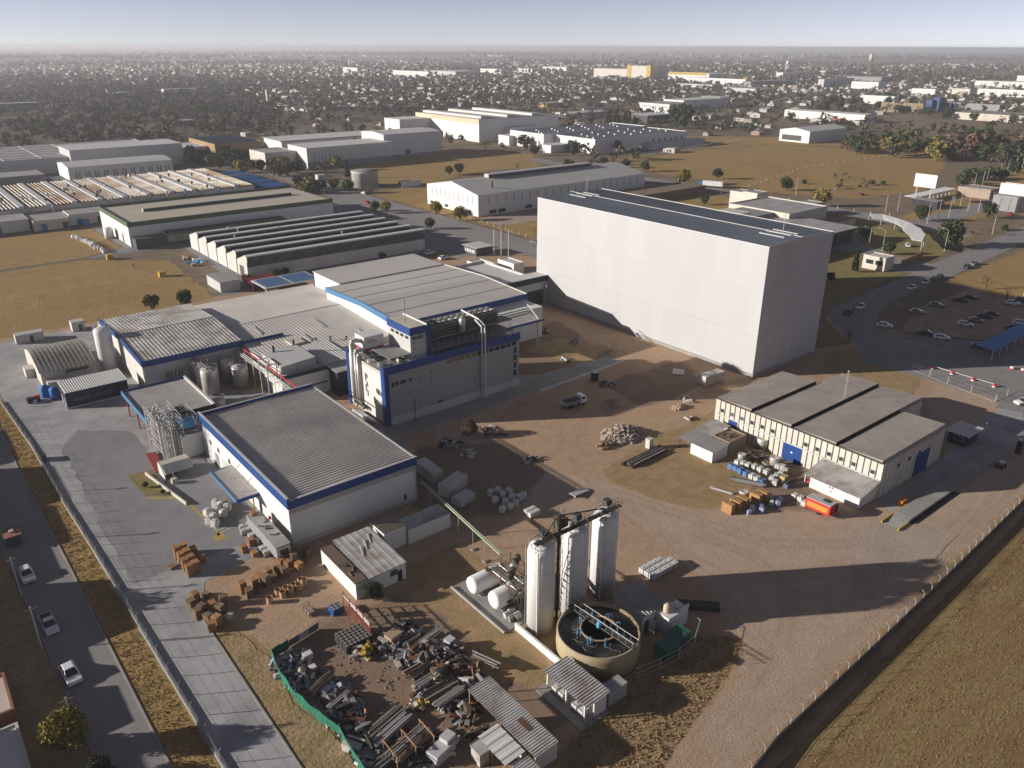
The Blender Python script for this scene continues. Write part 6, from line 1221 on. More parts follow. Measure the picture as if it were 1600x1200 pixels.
part(t, 'ring', MB().lathe([(2.4,0),(2.4,.7),(2.34,.7),(2.34,0)], (TX, TY, 3.5), 36), darkmetal); part(t, 'ring_gear', MB().lathe([(2.7,0),(2.7,.12),(2.5,.12),(2.5,0)], (TX, TY, 4.15), 30), tan_b)
for k in range(8): a = k*math.pi/4+.3; q = (TX+3.1*math.cos(a), TY+3.1*math.sin(a)); part(t, 'scraper_arm', MB().path([(*q, 3.3), (*q, 4.7), (TX+2.7*math.cos(a+.08), TY+2.7*math.sin(a+.08), 4.7), (TX+2.7*math.cos(a+.08), TY+2.7*math.sin(a+.08), 3.3)], .07, 6), skyblue)
part(t, 'drive_motor', MB().lathe([(.35,0),(.35,.7),(.2,.9)], (TX, TY, 4.4), 10), skyblue); part(t, 'outlet_pipe', MB().path([(71.1, 57.2, 4.1), (71.6, 56.8, 3.9), (71.7, 56.7, .2)], .09, 6), mat('light_green', (.12,.35,.12), .6))
t = bld('pump_shed', 'white pump shed with ribbed roof right of the settling tank', (73.3, 60.4, 78.6, 66.2), 3.1, white, roofgrey, 'shed', 'x', .5, sp=.55, cat='shed', rib=.09)
part(t, 'side_wing', MB().box(76.2, 57.9, 0, 80.6, 60.3, 2.9), white); door(t, 'S', 60.4, 73.8, 74.7, 2.1, darkgrey); part(t, 'open_door', MB().obox((74.9, 59.9, 1.05), (.06, 1.1, 2.1), R(20)), white); part(t, 'parapet', MB().box(78.7, 57.9, 2.9, 80.7, 58.1, 3.5), white)
p = thing('roof_water_tank', 'small cream water tank on the pump shed wing', 'tank', (77.3, 59.3, 2.9)); part(p, 'body', MB().lathe([(.55,0),(.58,.1),(.58,1.2),(.4,1.4),(.15,1.5)], (77.3, 59.3, 2.92), 16), mat('water_tank_cream', (.55,.48,.33), .6), True); part(p, 'lid', MB().lathe([(.2,0),(.2,.1)], (77.3, 59.3, 4.4), 8), lightgrey)
solo('gas_cylinder', MB().lathe([(.22,0),(.22,1.3),(.1,1.5)], (79., 58.8, 2.92), 10), white, 'white cylinder beside the small roof water tank', 'cylinder', (79., 58.8, 2.92), smooth=True)
for k, (x, y, lb) in enumerate(((72.8, 55.2, 'dark green metal container beside the settling tank, near one'), (75.8, 55.8, 'dark green metal container below the pump shed wing'))):
    s = thing('green_container', lb, 'container', (x, y, 0)); part(s, 'body', MB().box(x-1.3, y-1.1, .1, x+1.6, y+1.1, 2.1), greenp); part(s, 'lid', MB().box(x-1.35, y-1.15, 2.1, x+1.65, y+1.15, 2.2), greenp); part(s, 'vent', MB().box(x-.9, y-1.13, .7, x+.9, y-1.11, 1.6), darkgrey)
m = thing('mesh_fence', 'pale tube fence along the right side of the settling tank compound', 'fence', (76, 54, 0)); pts = [(80.9,58.2),(80.6,55.6),(77.4,53.9),(73.6,53.5),(70.,53.9),(66.,54.6)]
for a, b in zip(pts, pts[1:]):
    part(m, 'post', MB().tube((*a, 0), (*a, 2.1), .05, 6), lightgrey); q = MB()
    for z in (.25, 1.1, 2.0): q.tube((*a, z), (*b, z), .03, 4)
    part(m, 'rail', q, lightgrey)
t = thing('open_shed', 'open shed with ribbed roof and white totes beside the settling tank', 'shed', (57.2, 57.2, 0))
part(t, 'roof', MB().corr(55., 53.1, 59.3, 61.5, lambda x, y: 2.9+.06*(x-55), 'x', .45, .09), tin); part(t, 'back_wall', MB().box(58.7, 53.4, 0, 58.9, 61.2, 3.05), white); part(t, 'end_wall', MB().box(56.7, 53.4, 0, 58.7, 53.6, 2.95), white); part(t, 'slab', MB().box(53.9, 52.7, 0, 59.1, 61.8, .12), concrete)
for y in (53.8, 57.3, 61.): part(t, 'post', MB().box(55.3, y-.1, 0, 55.5, y+.1, 2.9), white)
solo('storage_block', MB().box(59.4, 53.4, 0, 62.8, 55.2, 2.4).box(60.6, 53.3, 2.4, 60.7, 55.3, 2.42), roofgrey, 'grey flat-topped cabinets behind the open shed', 'cabinet', (61, 54.3, 0))
# ---------------------------------------------------------------- small prototypes
def ibc_proto(m_body, cat='tote', nm='ibc_tote'):
    t = thing(nm, 'x', cat); part(t, 'bottle', MB().box(-.52, -.44, .16, .52, .44, 1.1), m_body); part(t, 'pallet', MB().box(-.6, -.5, 0, .6, .5, .15), woodold); m = MB()
    for x in (-.57, .57):
        for y in (-.49, 0, .49): m.tube((x, y, .1), (x, y, 1.12), .02, 4)
    for z in (.4, .75, 1.12): m.path([(-.57,-.49,z),(.57,-.49,z),(.57,.49,z),(-.57,.49,z),(-.57,-.49,z)], .02, 4)
    part(t, 'cage', m, lightgrey); part(t, 'cap', MB().lathe([(.14,0),(.14,.07)], (0,0,1.1), 8), m_body); return Proto(t)
ibc = ibc_proto(tote); ibc_b = ibc_proto(bluep); ibc_w = ibc_proto(bagw)
for k, y in enumerate((54.6, 55.8, 58.4, 59.7)): ibc_w.put((55.9, y, .12), 0, 'white tote standing under the open shed by the settling tank', 'totes under the open shed')
def bag_proto(m_, seed):
    r = np.random.default_rng(seed); t = thing('bulk_bag', 'x', 'bag'); n = 16; vs = []; pr = [(.47, 0), (.5, .12), (.53, .5), (.5, .92), (.42, 1.02), (.16, 1.07)]
    for rr, z in pr:
        for i in range(n): a = 2*math.pi*i/n; cq, sq = math.cos(a+.19), math.sin(a+.19); q = rr*(1+r.normal()*.025); vs.append((q*math.copysign(abs(cq)**.4, cq), q*math.copysign(abs(sq)**.4, sq), z+r.normal()*.02))
    part(t, 'body', MB().add(vs, [(k*n+i, k*n+(i+1) % n, (k+1)*n+(i+1) % n, (k+1)*n+i) for k in range(5) for i in range(n)]+[tuple(range(5*n, 6*n))]), m_)
    for a in (0, 1.57, 3.14, 4.71): part(t, 'strap', MB().path([(.4*math.cos(a), .4*math.sin(a), 1.05), (.25*math.cos(a+.3), .25*math.sin(a+.3), 1.28), (.4*math.cos(a+.6), .4*math.sin(a+.6), 1.05)], .03, 4), m_)
    return Proto(t)
bag = bag_proto(bagw, 1); bagb = bag_proto(mat('blue_white_bag', (.32,.36,.55), .8, var=.3, scale=3.), 2)
def pallet_mesh():
    m = MB()
    for i in range(6): m.box(-.5+i*.18, -.6, .12, -.5+i*.18+.12, .6, .145)
    for y in (-.6, -.06, .48): m.box(-.5, y, .025, .52, y+.12, .12)
    for i in (0, 2.5, 5): m.box(-.5+i*.18, -.6, 0, -.5+i*.18+.12, .6, .022)
    return m.mesh('pallet')
PME = {}
for nm, mm in (('new', woodp), ('old', woodold)): PME[nm] = pallet_mesh(); PME[nm].materials.append(mm)
def pallet_stack(p, n, kind, label, group, rz=0., z=0.):
    t = thing('pallet_stack', label, 'pallets', (*p, z), group, rz)
    for i in range(n):
        o = link('pallet', PME[kind], None, t); o.location = (random.uniform(-.05, .05), random.uniform(-.05, .05), i*.148); o.rotation_euler = (0, 0, random.uniform(-.05, .05))
    return t
def drum_proto(m_, top, r=.3, h=.9, nm='drum', open_=False):
    t = thing(nm, 'x', 'drum'); part(t, 'body', MB().lathe([(r,0),(r,h*.33),(r*1.03,h*.34),(r,h*.36),(r,h*.66),(r*1.03,h*.67),(r,h*.69),(r,h)]+([(r*.9,h),(r*.9,h*.2)] if open_ else []), n=16), m_, False); part(t, 'lid', MB().lathe([(r*.88,0),(r*.88,.03)], (0,0,h*.2 if open_ else h-.02), 14), top); return Proto(t)
drum_d = drum_proto(darkgrey, mat('drum_lid', (.22,.205,.18), .8, var=.25, scale=2)); drum_b = drum_proto(bluep, mat('drum_lid_brown', (.34,.25,.18), .8, var=.3, scale=2)); fibre = drum_proto(tan_b, darkgrey, .5, 1.15, 'fibre_drum', True)
def crate_proto(m_, sx, sy, sz):
    t = thing('wooden_crate', 'x', 'crate')
    for f, n, a in (('W', 8, sy), ('S', 8, sx), ('E', 8, sy), ('N', 8, sx)):
        for i in range(n): u0 = -a/2+a*i/n; part(t, 'plank', fbox(MB(), f, {'W': -sx/2, 'E': sx/2, 'S': -sy/2, 'N': sy/2}[f], u0+.01, u0+a/n-.01, .05, sz, 0, .03), m_)
    part(t, 'lid', MB().box(-sx/2, -sy/2, sz, sx/2, sy/2, sz+.05), m_); return Proto(t)
crt = crate_proto(crate, 2.2, 1.15, 2.); 
def container(p, L, m_, label, rz=0, w_=2.44, h=2.6, nm='shipping_container', cat='container', ribs=True):
    t = thing(nm, label, cat, p); part(t, 'body', MB().box(p[0]-L/2, p[1]-w_/2, .12, p[0]+L/2, p[1]+w_/2, h-.05), m_); m = MB()
    if ribs:
        for i in range(int(L/.35)): x = p[0]-L/2+.1+i*.35; m.box(x, p[1]-w_/2-.04, .25, x+.17, p[1]-w_/2-.001, h-.2); m.box(x, p[1]+w_/2+.001, .25, x+.17, p[1]+w_/2+.04, h-.2)
        part(t, 'side_ribs', m, m_)
    part(t, 'roof', MB().box(p[0]-L/2-.02, p[1]-w_/2-.05, h-.05, p[0]+L/2+.02, p[1]+w_/2+.05, h), m_); f = MB()
    for x in (p[0]-L/2-.03, p[0]+L/2-.1):
        for y in (p[1]-w_/2-.05, p[1]+w_/2-.08): f.box(x, y, 0, x+.13, y+.13, h-.06)
    part(t, 'corner_post', f, m_); part(t, 'door', MB().box(p[0]-L/2-.05, p[1]-1.05, .2, p[0]-L/2-.01, p[1]-.03, h-.25), m_); part(t, 'door', MB().box(p[0]-L/2-.05, p[1]+.03, .2, p[0]-L/2-.01, p[1]+1.05, h-.25), m_)
    t.rotation_euler = (0, 0, rz); return t
# ---------------------------------------------------------------- yard, left
P = (26.49,122.76)
for i in range(4):
    for j in range(2): pallet_stack((25.9+j*1.15, 116.2+i*2.1+j*.3), 15, 'new', 'tall orange-brown pallet stack in the big block on the left yard', 'pallet stacks of the big block', R(90)*0+R(2)*j)
for k, (x, y, n, lb) in enumerate(((28.3, 121.6, 11, 'shorter pallet stack behind the big block, farther one'), (28.6, 118.6, 10, 'shorter pallet stack behind the big block, nearer one'), (24.2, 120.2, 3, 'low pile of pallets left of the big block'))): pallet_stack((x, y), n, 'new' if k < 2 else 'old', lb, 'loose pallet stacks', R(8)*k)
for k, a in enumerate(((24.34,108.95), (26.03,109.21), (24.34,106.04), (25.91,105.75), (26.4,103.82), (24.33,103.22), (25.13,101.67), (23.37,104.91), (27.5,105.46), (24.03,100.73), (23.36,107.78))): pallet_stack(a, random.choice((5, 8, 9, 11, 12)), 'old' if k % 3 else 'new', 'weathered pallet stack in the heap at the road edge', 'pallet heap at the road edge', random.uniform(-.3, .5))
solo('scrap_bundle', MB().obox((*(27.02,102.01), .3), (1.3, .8, .6), .4), tin, 'small silver bundle right of the pallet heap at the road edge', 'bundle', (27.02,102.01))
for k, a in enumerate(((31.03,106.65), (31.39,104.94), (33.09,107.08), (33.09,105.01), (34.31,108.23), (34.54,105.93), (35.88,108.07), (35.98,106.27), (37.38,107.97), (37.93,106.44), (39.44,108.57), (40.65,108.73), (40.56,106.55), (41.91,107.73), (41.75,110.64), (40.02,110.38), (38.65,109.87), (43.13,109.08))): pallet_stack(a, random.choice((5, 8, 10, 12, 14)), 'old' if k % 2 else 'new', 'weathered pallet stack in the long heap before the site sheds', 'long pallet heap', random.uniform(-.3, .4))
for k, a in enumerate(((33.28,101.44), (35.07,102.42), (36.36,102.41), (37.66,102.41), (39.11,102.93), (35.18,100.73), (36.52,100.86), (37.88,101), (39.16,101.63))):
    if k < 5: fibre.put(a, 0, 'open tan fibre drum in the row before the long pallet heap', 'fibre drums')
    else: fibre.put((a[0]+.3, a[1]+.8), 0, 'open tan fibre drum in the row before the long pallet heap', 'fibre drums')
for k, (a, n) in enumerate((((37.04,118.23), 10), ((35.35,117.14), 9), ((36.29,114.98), 6))): pallet_stack(a, n, 'new', ('tall pallet stack beside the long grey trailer', 'second pallet stack beside the long grey trailer', 'low pallet pile beside the long grey trailer')[k], 'pallets by the trailer')
for k, a in enumerate(((34.47,132.51), (34.86,130.27), (33.77,129.52), (36.25,132.49), (36.7,130.46), (37.29,133.36), (36.85,134.85), (37.98,131.96), (34.29,128.04))): bag.put(a, random.uniform(0, 1.5), 'white bulk bag in the group on the yellow floor marking', 'white bulk bags on the marking', 1.25)
pallet_stack((38.27,133.73), 4, 'old', 'small pallet beside the white bulk bags', 'small pallet')
t = thing('long_trailer', 'long grey box trailer with junk on its roof beside the foreground warehouse', 'trailer', (39.6, 116.5, 0))
part(t, 'body', MB().box(38.4, 110.2, .9, 40.9, 123., 3.1), midgrey); part(t, 'roof', MB().box(38.3, 110.1, 3.1, 41., 123.1, 3.25), roofgrey); part(t, 'end_panel', MB().box(38.45, 110.1, 1., 40.85, 110.18, 3.), oldwhite); part(t, 'end_window', MB().box(39., 110.04, 1.5, 40.4, 110.09, 2.5), darkgrey); part(t, 'chassis', MB().box(38.7, 110.4, .5, 40.6, 122.8, .9), darkgrey)
for y in (112., 113.3, 121.): part(t, 'wheels', MB().tube((38.5, y, .45), (40.8, y, .45), .45, 12), tyre)
for k in range(9): a = (39.+random.uniform(0, 1.6), 112+random.uniform(0, 10)); part(t, 'roof_junk', MB().obox((*a, 3.35), (random.uniform(.3, 1.6), .15, .15), random.uniform(0, 3)), random.choice((darkmetal, woodold, darkgrey)))
for k, a in enumerate(((37.35,122.23), (38.3,122.25), (37.71,123.75), (37.88,120.04), (38.23,117.77), (37.85,115.16), (37.91,113.69), (38.41,123.72))): ibc.put(a, random.uniform(-.2, .2), 'used tote beside the long grey trailer', 'totes by the trailer')
pallet_stack((39.5, 122.4), 4, 'new', 'pallets lying on the trailer roof end', 'pallets on trailer', 0, 3.26)
for nm, pts, m_ in (('yellow_marking', [(27.34,146.22),(33.46,141.97),(33.34,140.86),(27.26,145.1)], yellow_line), ('yellow_marking', [(33.19,141.88),(34.06,124.84),(33.65,124.66),(32.57,141.47)], yellow_line), ('yellow_marking', [(32.52,125.3),(34.42,125.84),(34.18,122.98),(32.52,122.79)], yellow_line)): patch(nm, pts, m_, .075, .25)
for k in range(5): a = (32.94,129.12); patch('white_marking', [(a[0]+k*.35, a[1]-k*.9), (a[0]+1.6+k*.35, a[1]+.2-k*.9), (a[0]+1.6+k*.35, a[1]-.05-k*.9), (a[0]+k*.35, a[1]-.25-k*.9)], white_line, .076)
p = (33.37,148.24); solo('white_bollard_block', MB().box(p[0]-.5, p[1]-.5, 0, p[0]+.5, p[1]+.5, 1.1).tube((p[0], p[1], 1.1), (p[0], p[1], 2.6), .05, 5), oldwhite, 'white concrete block with a post by the grass triangle', 'block', p)
p = (18.99,209.27); t = thing('red_tractor', 'small red tractor parked near the dark store', 'tractor', p)
part(t, 'body', MB().box(p[0]-1.2, p[1]-.5, .6, p[0]+.6, p[1]+.5, 1.3), darkmetal); part(t, 'hood', MB().box(p[0]+.3, p[1]-.4, .9, p[0]+1.5, p[1]+.4, 1.5), red)
for dx, dy, r in ((-.8, -.75, .65), (-.8, .75, .65), (1.1, -.6, .45), (1.1, .6, .45)): part(t, 'wheel', MB().tube((p[0]+dx, p[1]+dy-.15, r), (p[0]+dx, p[1]+dy+.15, r), r, 14), tyre)
p = (14.98,174.56); t = thing('dark_bin', 'black waste bins by the left fence', 'bin', p); 
for k in range(2): part(t, 'body', MB().box(p[0]-.5, p[1]-.6+k*1.1, 0, p[0]+.5, p[1]+.4+k*1.1, 1.2), darkgrey); part(t, 'lid', MB().box(p[0]-.55, p[1]-.65+k*1.1, 1.2, p[0]+.55, p[1]+.45+k*1.1, 1.3), black)
# ---------------------------------------------------------------- site sheds before the foreground warehouse
t = bld('site_shed', 'white site shed with rusty roof strip and grey sheet roof', (44.2, 93.6, 53.2, 105.6), 2.9, white, tin, 'flat', over=.1, cat='shed', sp=.8, rib=.05)
part(t, 'roof_strip', MB().box(44.1, 93.6, 3., 46.2, 105.6, 3.12), mat('brown_roof', (.16,.11,.085), .9)); part(t, 'upper_roof', MB().corr(46.4, 93.3, 53.4, 105.8, lambda x, y: 3.25+.03*(y-93), 'y', 1.1, .025), tin); window(t, 'S', 93.6, 46, 46.9, 1.3, 2., midgrey, glass, .06); window(t, 'S', 93.6, 50.4, 51.6, 1.6, 2.6, midgrey, darkgrey, .06); door(t, 'S', 93.6, 51.7, 52.5, 2.1, navy)
for k in range(8): part(t, 'roof_junk', MB().obox((45.2+random.uniform(-.6, .6), 96+random.uniform(0, 5), 3.2), (random.uniform(.5, 1.6), .12, .12), random.uniform(0, 3)), random.choice((woodold, darkmetal)))
for k in range(3): part(t, 'roof_rail', MB().tube((48.5+k*1.4, 99+k*1.2, 3.55), (49.3+k*1.4, 101.5+k*1.2, 3.7), .07, 5), oldwhite)
t = bld('site_shed', 'small white shed with striped brown roof behind the site shed', (54.1, 101.8, 58.4, 106.6), 3.7, white, mat('striped_roof', (.30,.25,.20), .8), 'flat', over=.1, cat='shed', sp=.6, rib=.14)
t = bld('site_shed', 'long low white shed with pale sheet roof, right end of the site sheds', (58.6, 101.4, 67.4, 105.4), 2.9, white, tin, 'flat', over=.1, cat='shed', sp=1.2, rib=.025)
solo('shed_link_roof', MB().box(52., 100.6, 2.6, 54.05, 105.8, 2.72).box(52., 100.6, 0, 52.1, 105.8, 2.6), roofgrey, 'flat link roof between the white site sheds', 'roof', (53, 103, 0))
container((74.36,118.98,0)[:2], 7., oldwhite, 'white site office container at the warehouse corner', R(88), nm='site_container')
c_ = container((75., 111.6), 6.1, oldwhite, 'low white container behind the pipe bridge', R(18), nm='site_container'); container((74.2, 106.9), 4., lightgrey, 'small pale container under the pipe bridge', R(12), h=1.6, nm='site_container')
t = thing('pipe_conveyor', 'pale green pipe bridge on stilts from warehouse to silos', 'pipe rack', (69.5, 100, 0))
for dx in (-.18, .18): part(t, 'pipe', MB().tube((68.6+dx, 112.6, 3.9), (64.4+dx+1, 84, 4.6), .14, 8), mat('pale_green', (.34,.40,.28), .6))
for k, f in enumerate((.12, .3, .5, .68, .82)): x, y = 68.6-3.2*f, 112.6-28.6*f; part(t, 'stilt', MB().tube((x, y, 0), (x, y, 4.), .07, 5), MATS['pale_green'] if k < 2 else pipegrey); part(t, 'footing', MB().box(x-.35, y-.35, 0, x+.35, y+.35, .25), concrete)
# ---------------------------------------------------------------- middle yard
container((158.6, 114.9), 7., oldwhite, 'white shipping container at the foot of the tall warehouse', R(-4))
p = (120.66,126.07); t = thing('dump_truck', 'small white-cab dump truck in the shaded yard', 'truck', p)
part(t, 'cab', MB().sweep([(1.2,.7),(1.2,2.4),(1.6,2.6),(2.6,2.55),(3.0,1.7),(3.1,.7)], 'y', -1.1, 1.1), cw); part(t, 'windscreen', MB().sweep([(2.68,1.75),(2.63,2.4),(2.66,2.42),(3.02,1.75)], 'y', -.9, .9), glass); part(t, 'side_window', MB().box(1.6, -1.13, 1.7, 2.4, -1.11, 2.3), glass)
part(t, 'bed', MB().box(-3.2, -1.15, .95, 1., 1.15, 1.1), darkgrey); part(t, 'side_board', MB().box(-3.2, -1.2, 1.1, 1., -1.12, 1.85), midgrey); part(t, 'side_board', MB().box(-3.2, 1.12, 1.1, 1., 1.2, 1.85), midgrey); part(t, 'tail_board', MB().box(-3.3, -1.2, 1., -3.2, 1.2, 1.8), oldwhite); part(t, 'head_board', MB().box(.95, -1.15, 1.1, 1.05, 1.15, 2.2), midgrey); part(t, 'chassis', MB().box(-3., -.5, .5, 2.8, .5, .95), black)
for x in (2.3, -1.3, -2.3):
    for y in (-1.02, .74): part(t, 'wheel', MB().tube((x, y, .48), (x, y+.28, .48), .48, 14), tyre)
for o_ in t.children: pass
for o_ in list(t.children): o_.data.transform(Matrix.Translation((p[0], p[1], 0)))
t.rotation_euler = (0, 0, R(-4))
def rock_pile(name, label, c, rx, ry, h, n, m_, base, seed, smin=.2, smax=.8):
    r = np.random.default_rng(seed); t = thing(name, label, 'pile', c); g = 18; vs = [(c[0], c[1], h*.9)]; fs = []
    for k in range(1, 7):
        for i in range(g): a = 2*math.pi*i/g; q = k/6*(1+r.normal()*.06); vs.append((c[0]+rx*q*math.cos(a), c[1]+ry*q*math.sin(a), max(.02, h*.9*(1-(k/6)**1.4)*(1+r.normal()*.16))))
    fs += [(0, 1+i, 1+(i+1) % g) for i in range(g)]+[(1+k*g+i, 1+(k+1)*g+i, 1+(k+1)*g+(i+1) % g, 1+k*g+(i+1) % g) for k in range(5) for i in range(g)]
    part(t, 'mound', MB().add(vs, fs), base)
    for i in range(n):
        a = r.uniform(0, 6.28); q = math.sqrt(r.random()); s = r.uniform(smin, smax); z = h*.9*(1-q**1.4); R3 = Matrix.Rotation(r.uniform(0, 6), 3, 'Z') @ Matrix.Rotation(r.uniform(0, 6), 3, 'X'); P8 = [Vector((sx*s/2*r.uniform(.5, 1.1), sy*s/2*r.uniform(.5, 1.1), sz*s/2*r.uniform(.4, 1.))) for sx in (-1, 1) for sy in (-1, 1) for sz in (-1, 1)]
        part(t, 'lump', MB().add([R3 @ v+Vector((c[0]+rx*q*math.cos(a), c[1]+ry*q*math.sin(a), z+.05)) for v in P8], [(0,1,3,2), (4,6,7,5), (0,4,5,1), (2,3,7,6), (0,2,6,4), (1,5,7,3)]), m_)
    return t
rock_pile('rubble_pile', 'long heap of grey broken rubble in the middle yard', (118.35,107.82), 5.2, 4.6, 2.3, 170, rubble_m, rubble_m, 1); rock_pile('soil_clods', 'heap of brown soil clods at the near end of the rubble', (111.6,106.49), 2.2, 1.7, 1., 22, mat('clods', (.20,.12,.08), .95), dirt, 2, .4, 1.)
rock_pile('gravel_heap', 'dark gravel heap behind the dump truck', (128.62,120.73), 4.2, 2.6, 1.3, 6, dirt, dirt, 3); rock_pile('gravel_heap', 'pale sand heap near the foot of the tall warehouse', (151.91,158.09), 2.6, 2.2, 1.9, 5, sand, sand, 4); rock_pile('soil_heap', 'reddish soil heap left of the beige warehouse', (139.89,109.46), 2.4, 1.8, 1., 8, dirt, dirt, 5); rock_pile('soil_heap', 'long low spoil heap by the factory road', (153.19,145.69), 5., 2.2, 1.1, 10, dirt, dirt, 6)
p = (118.48,99.91); t = thing('portable_toilet', 'grey portable toilet cabin by the pipe rack', 'cabin', p); part(t, 'body', MB().box(p[0]-.6, p[1]-.6, .1, p[0]+.6, p[1]+.6, 2.2), lightgrey); part(t, 'roof', MB().box(p[0]-.65, p[1]-.65, 2.2, p[0]+.65, p[1]+.65, 2.35), oldwhite); part(t, 'door', MB().box(p[0]-.63, p[1]-.4, .15, p[0]-.601, p[1]+.4, 2.), oldwhite)
p = (135.43,134.17); t = thing('portable_toilet', 'dark upright cabin in the shaded yard', 'cabin', p); part(t, 'body', MB().box(p[0]-.7, p[1]-.7, .1, p[0]+.7, p[1]+.7, 2.4), navy); part(t, 'roof', MB().box(p[0]-.75, p[1]-.75, 2.4, p[0]+.75, p[1]+.75, 2.5), lightgrey)
def pipe_bundle(name, label, c, L, n, w_, ang, mats, r=(.05, .12), z0=.1, layers=3, tilt=0., seed=0):
    rr = np.random.default_rng(seed+n); t = thing(name, label, 'pipes', (*c, 0) if len(c) == 2 else c, None, ang)
    for s in (-.3, .3): part0 = MB().box(L*s-.08, -w_/2, 0, L*s+.08, w_/2, z0); link('bearer', part0.mesh('bearer'), woodold, t)
    for i in range(n):
        y = -w_/2+w_*(i % max(1, n//layers))/max(1, n//layers)+rr.normal()*.04; z = z0+.12+(i//max(1, n//layers))*.17; l_ = L*rr.uniform(.75, 1.05)/2; q = rr.normal()*.05; ra = rr.uniform(*r)
        link('pipe', MB().tube((-l_, y-q, z), (l_, y+q, z+tilt), ra, 7).mesh('pipe') if i % 3 else MB().box(-l_, y-ra, z-ra, l_, y+ra, z+ra).mesh('beam'), mats[int(rr.integers(len(mats)))], t)
    return t
pipe_bundle('pipe_stack', 'long rack of steel pipes and beams before the white outbuilding', (114.58,97.45), 13., 22, 2.6, R(3), (darkmetal, pipegrey, steel, rust), seed=1)
pipe_bundle('beam_stack', 'pale beams lying left of the blue bins', (116.21,78.78), 5., 4, .7, R(-72), (lightgrey, pipegrey), (.1, .15), seed=2, layers=1)
pipe_bundle('beam_stack', 'dark steel channels lying before the blue bins', (122.84,77.31), 6.5, 8, 1.4, R(-62), (darkmetal, midgrey), (.1, .16), seed=3)
pipe_bundle('beam_stack', 'rusty poles lying in the shaded yard left of the bare shrub', (95.84,124.83), 7., 10, 1.2, R(-40), (darkmetal, pipegrey, lightgrey), seed=4)
p = (93.46,95.29); solo('metal_sheet', MB().obox((p[0], p[1], .5), (4.4, 1.5, .1), R(5), R(6)).obox((p[0]-1.5, p[1], .25), (.2, 1.3, .5), 0), lightgrey, 'pale metal sheet propped at the dirt track', 'sheet', p)
p = (157.02,124.4); solo('metal_sheet', MB().obox((p[0], p[1], .2), (4., 3., .15), R(35)), cream, 'pale panel lying near the foot of the tall warehouse', 'sheet', p)
def junk(name, label, c, n, rad, hmax, mats, seed, cat='scrap'):
    r = np.random.default_rng(seed); t = thing(name, label, cat, c)
    for i in range(n):
        a, q = r.uniform(0, 6.28), rad*math.sqrt(r.random()); s = (r.uniform(.4, 2.2), r.uniform(.15, .7), r.uniform(.08, .6)); part(t, 'piece', MB().obox((c[0]+q*math.cos(a), c[1]+q*math.sin(a), s[2]/2+r.uniform(0, hmax)*(1-q/rad*.7)*.6), s, r.uniform(0, 3), r.normal()*.2, r.normal()*.2), mats[int(r.integers(len(mats)))])
    return t
JM = (darkmetal, pipegrey, rust, midgrey, lightgrey, woodold)
for k, (a, n, rad, h, lb) in enumerate((((85.74,127.73), 26, 2.6, 2., 'pile of dark machine parts under a frame in the shaded yard'), ((85.67,121.43), 14, 1.8, 1., 'pale scrap pieces beside the shaded machine parts'), ((96.86,126.86), 16, 2.4, .8, 'scrap metal heap right of the bare shrub'), ((95.13,111.78), 12, 1.6, 1.2, 'dark machine scrap by the dirt track'), ((136.07,129.9), 16, 2.2, 1.2, 'stacked crates and scrap in the shaded yard'), ((145,111.15), 12, 1.8, .9, 'white scrap parts left of the beige warehouse'), ((149.61,172.15), 18, 3., .9, 'row of grey bags and parts by the side canopy'), ((139.85,149.87), 8, 2., .5, 'red and grey parts on the ground by the factory road'), ((137.02,103.58), 8, 1.4, .4, 'loose planks on the grass left of the beige warehouse'))): junk('scrap_heap', lb, a, n, rad, h, JM if k not in (1, 5) else (lightgrey, tin, oldwhite), 40+k)
for k, a in enumerate(((79.59,105.38), (81.38,105.48), (78.84,103), (80.99,103.37), (82.75,103.79), (79.95,101.25), (81.86,101.49), (79.63,99.48), (81.18,99.68), (82.91,100.65), (77.81,99.51), (84.08,100.92))): (bag if k % 3 else ibc).put(a, random.uniform(0, 1), 'white bale in the group by the pipe bridge' if k % 3 else 'grey tote in the group of bales by the pipe bridge', 'bales and totes by the pipe bridge', 1.15)
for k in range(4): a = (80.9,94.83); (ibc_w).put((a[0]+(k % 2)*1.2, a[1]+(k//2)*1.15, 0), 0, 'white tote in the square stack nearest the silos', 'square tote stack')
for k in range(14): a = (84.57,68.3); (ibc if k % 2 else ibc_w).put((a[0]+(k % 5)*1.28, a[1]+(k//5)*1.12), 0, 'white tote in the block behind the pump shed', 'tote block behind the pump shed')
solo('long_skip', MB().obox((*(84.58,59.09), .5), (6.5, 1.4, .9), R(-45)), darkmetal, 'long dark metal trough right of the pump shed', 'trough', (84.58,59.09))
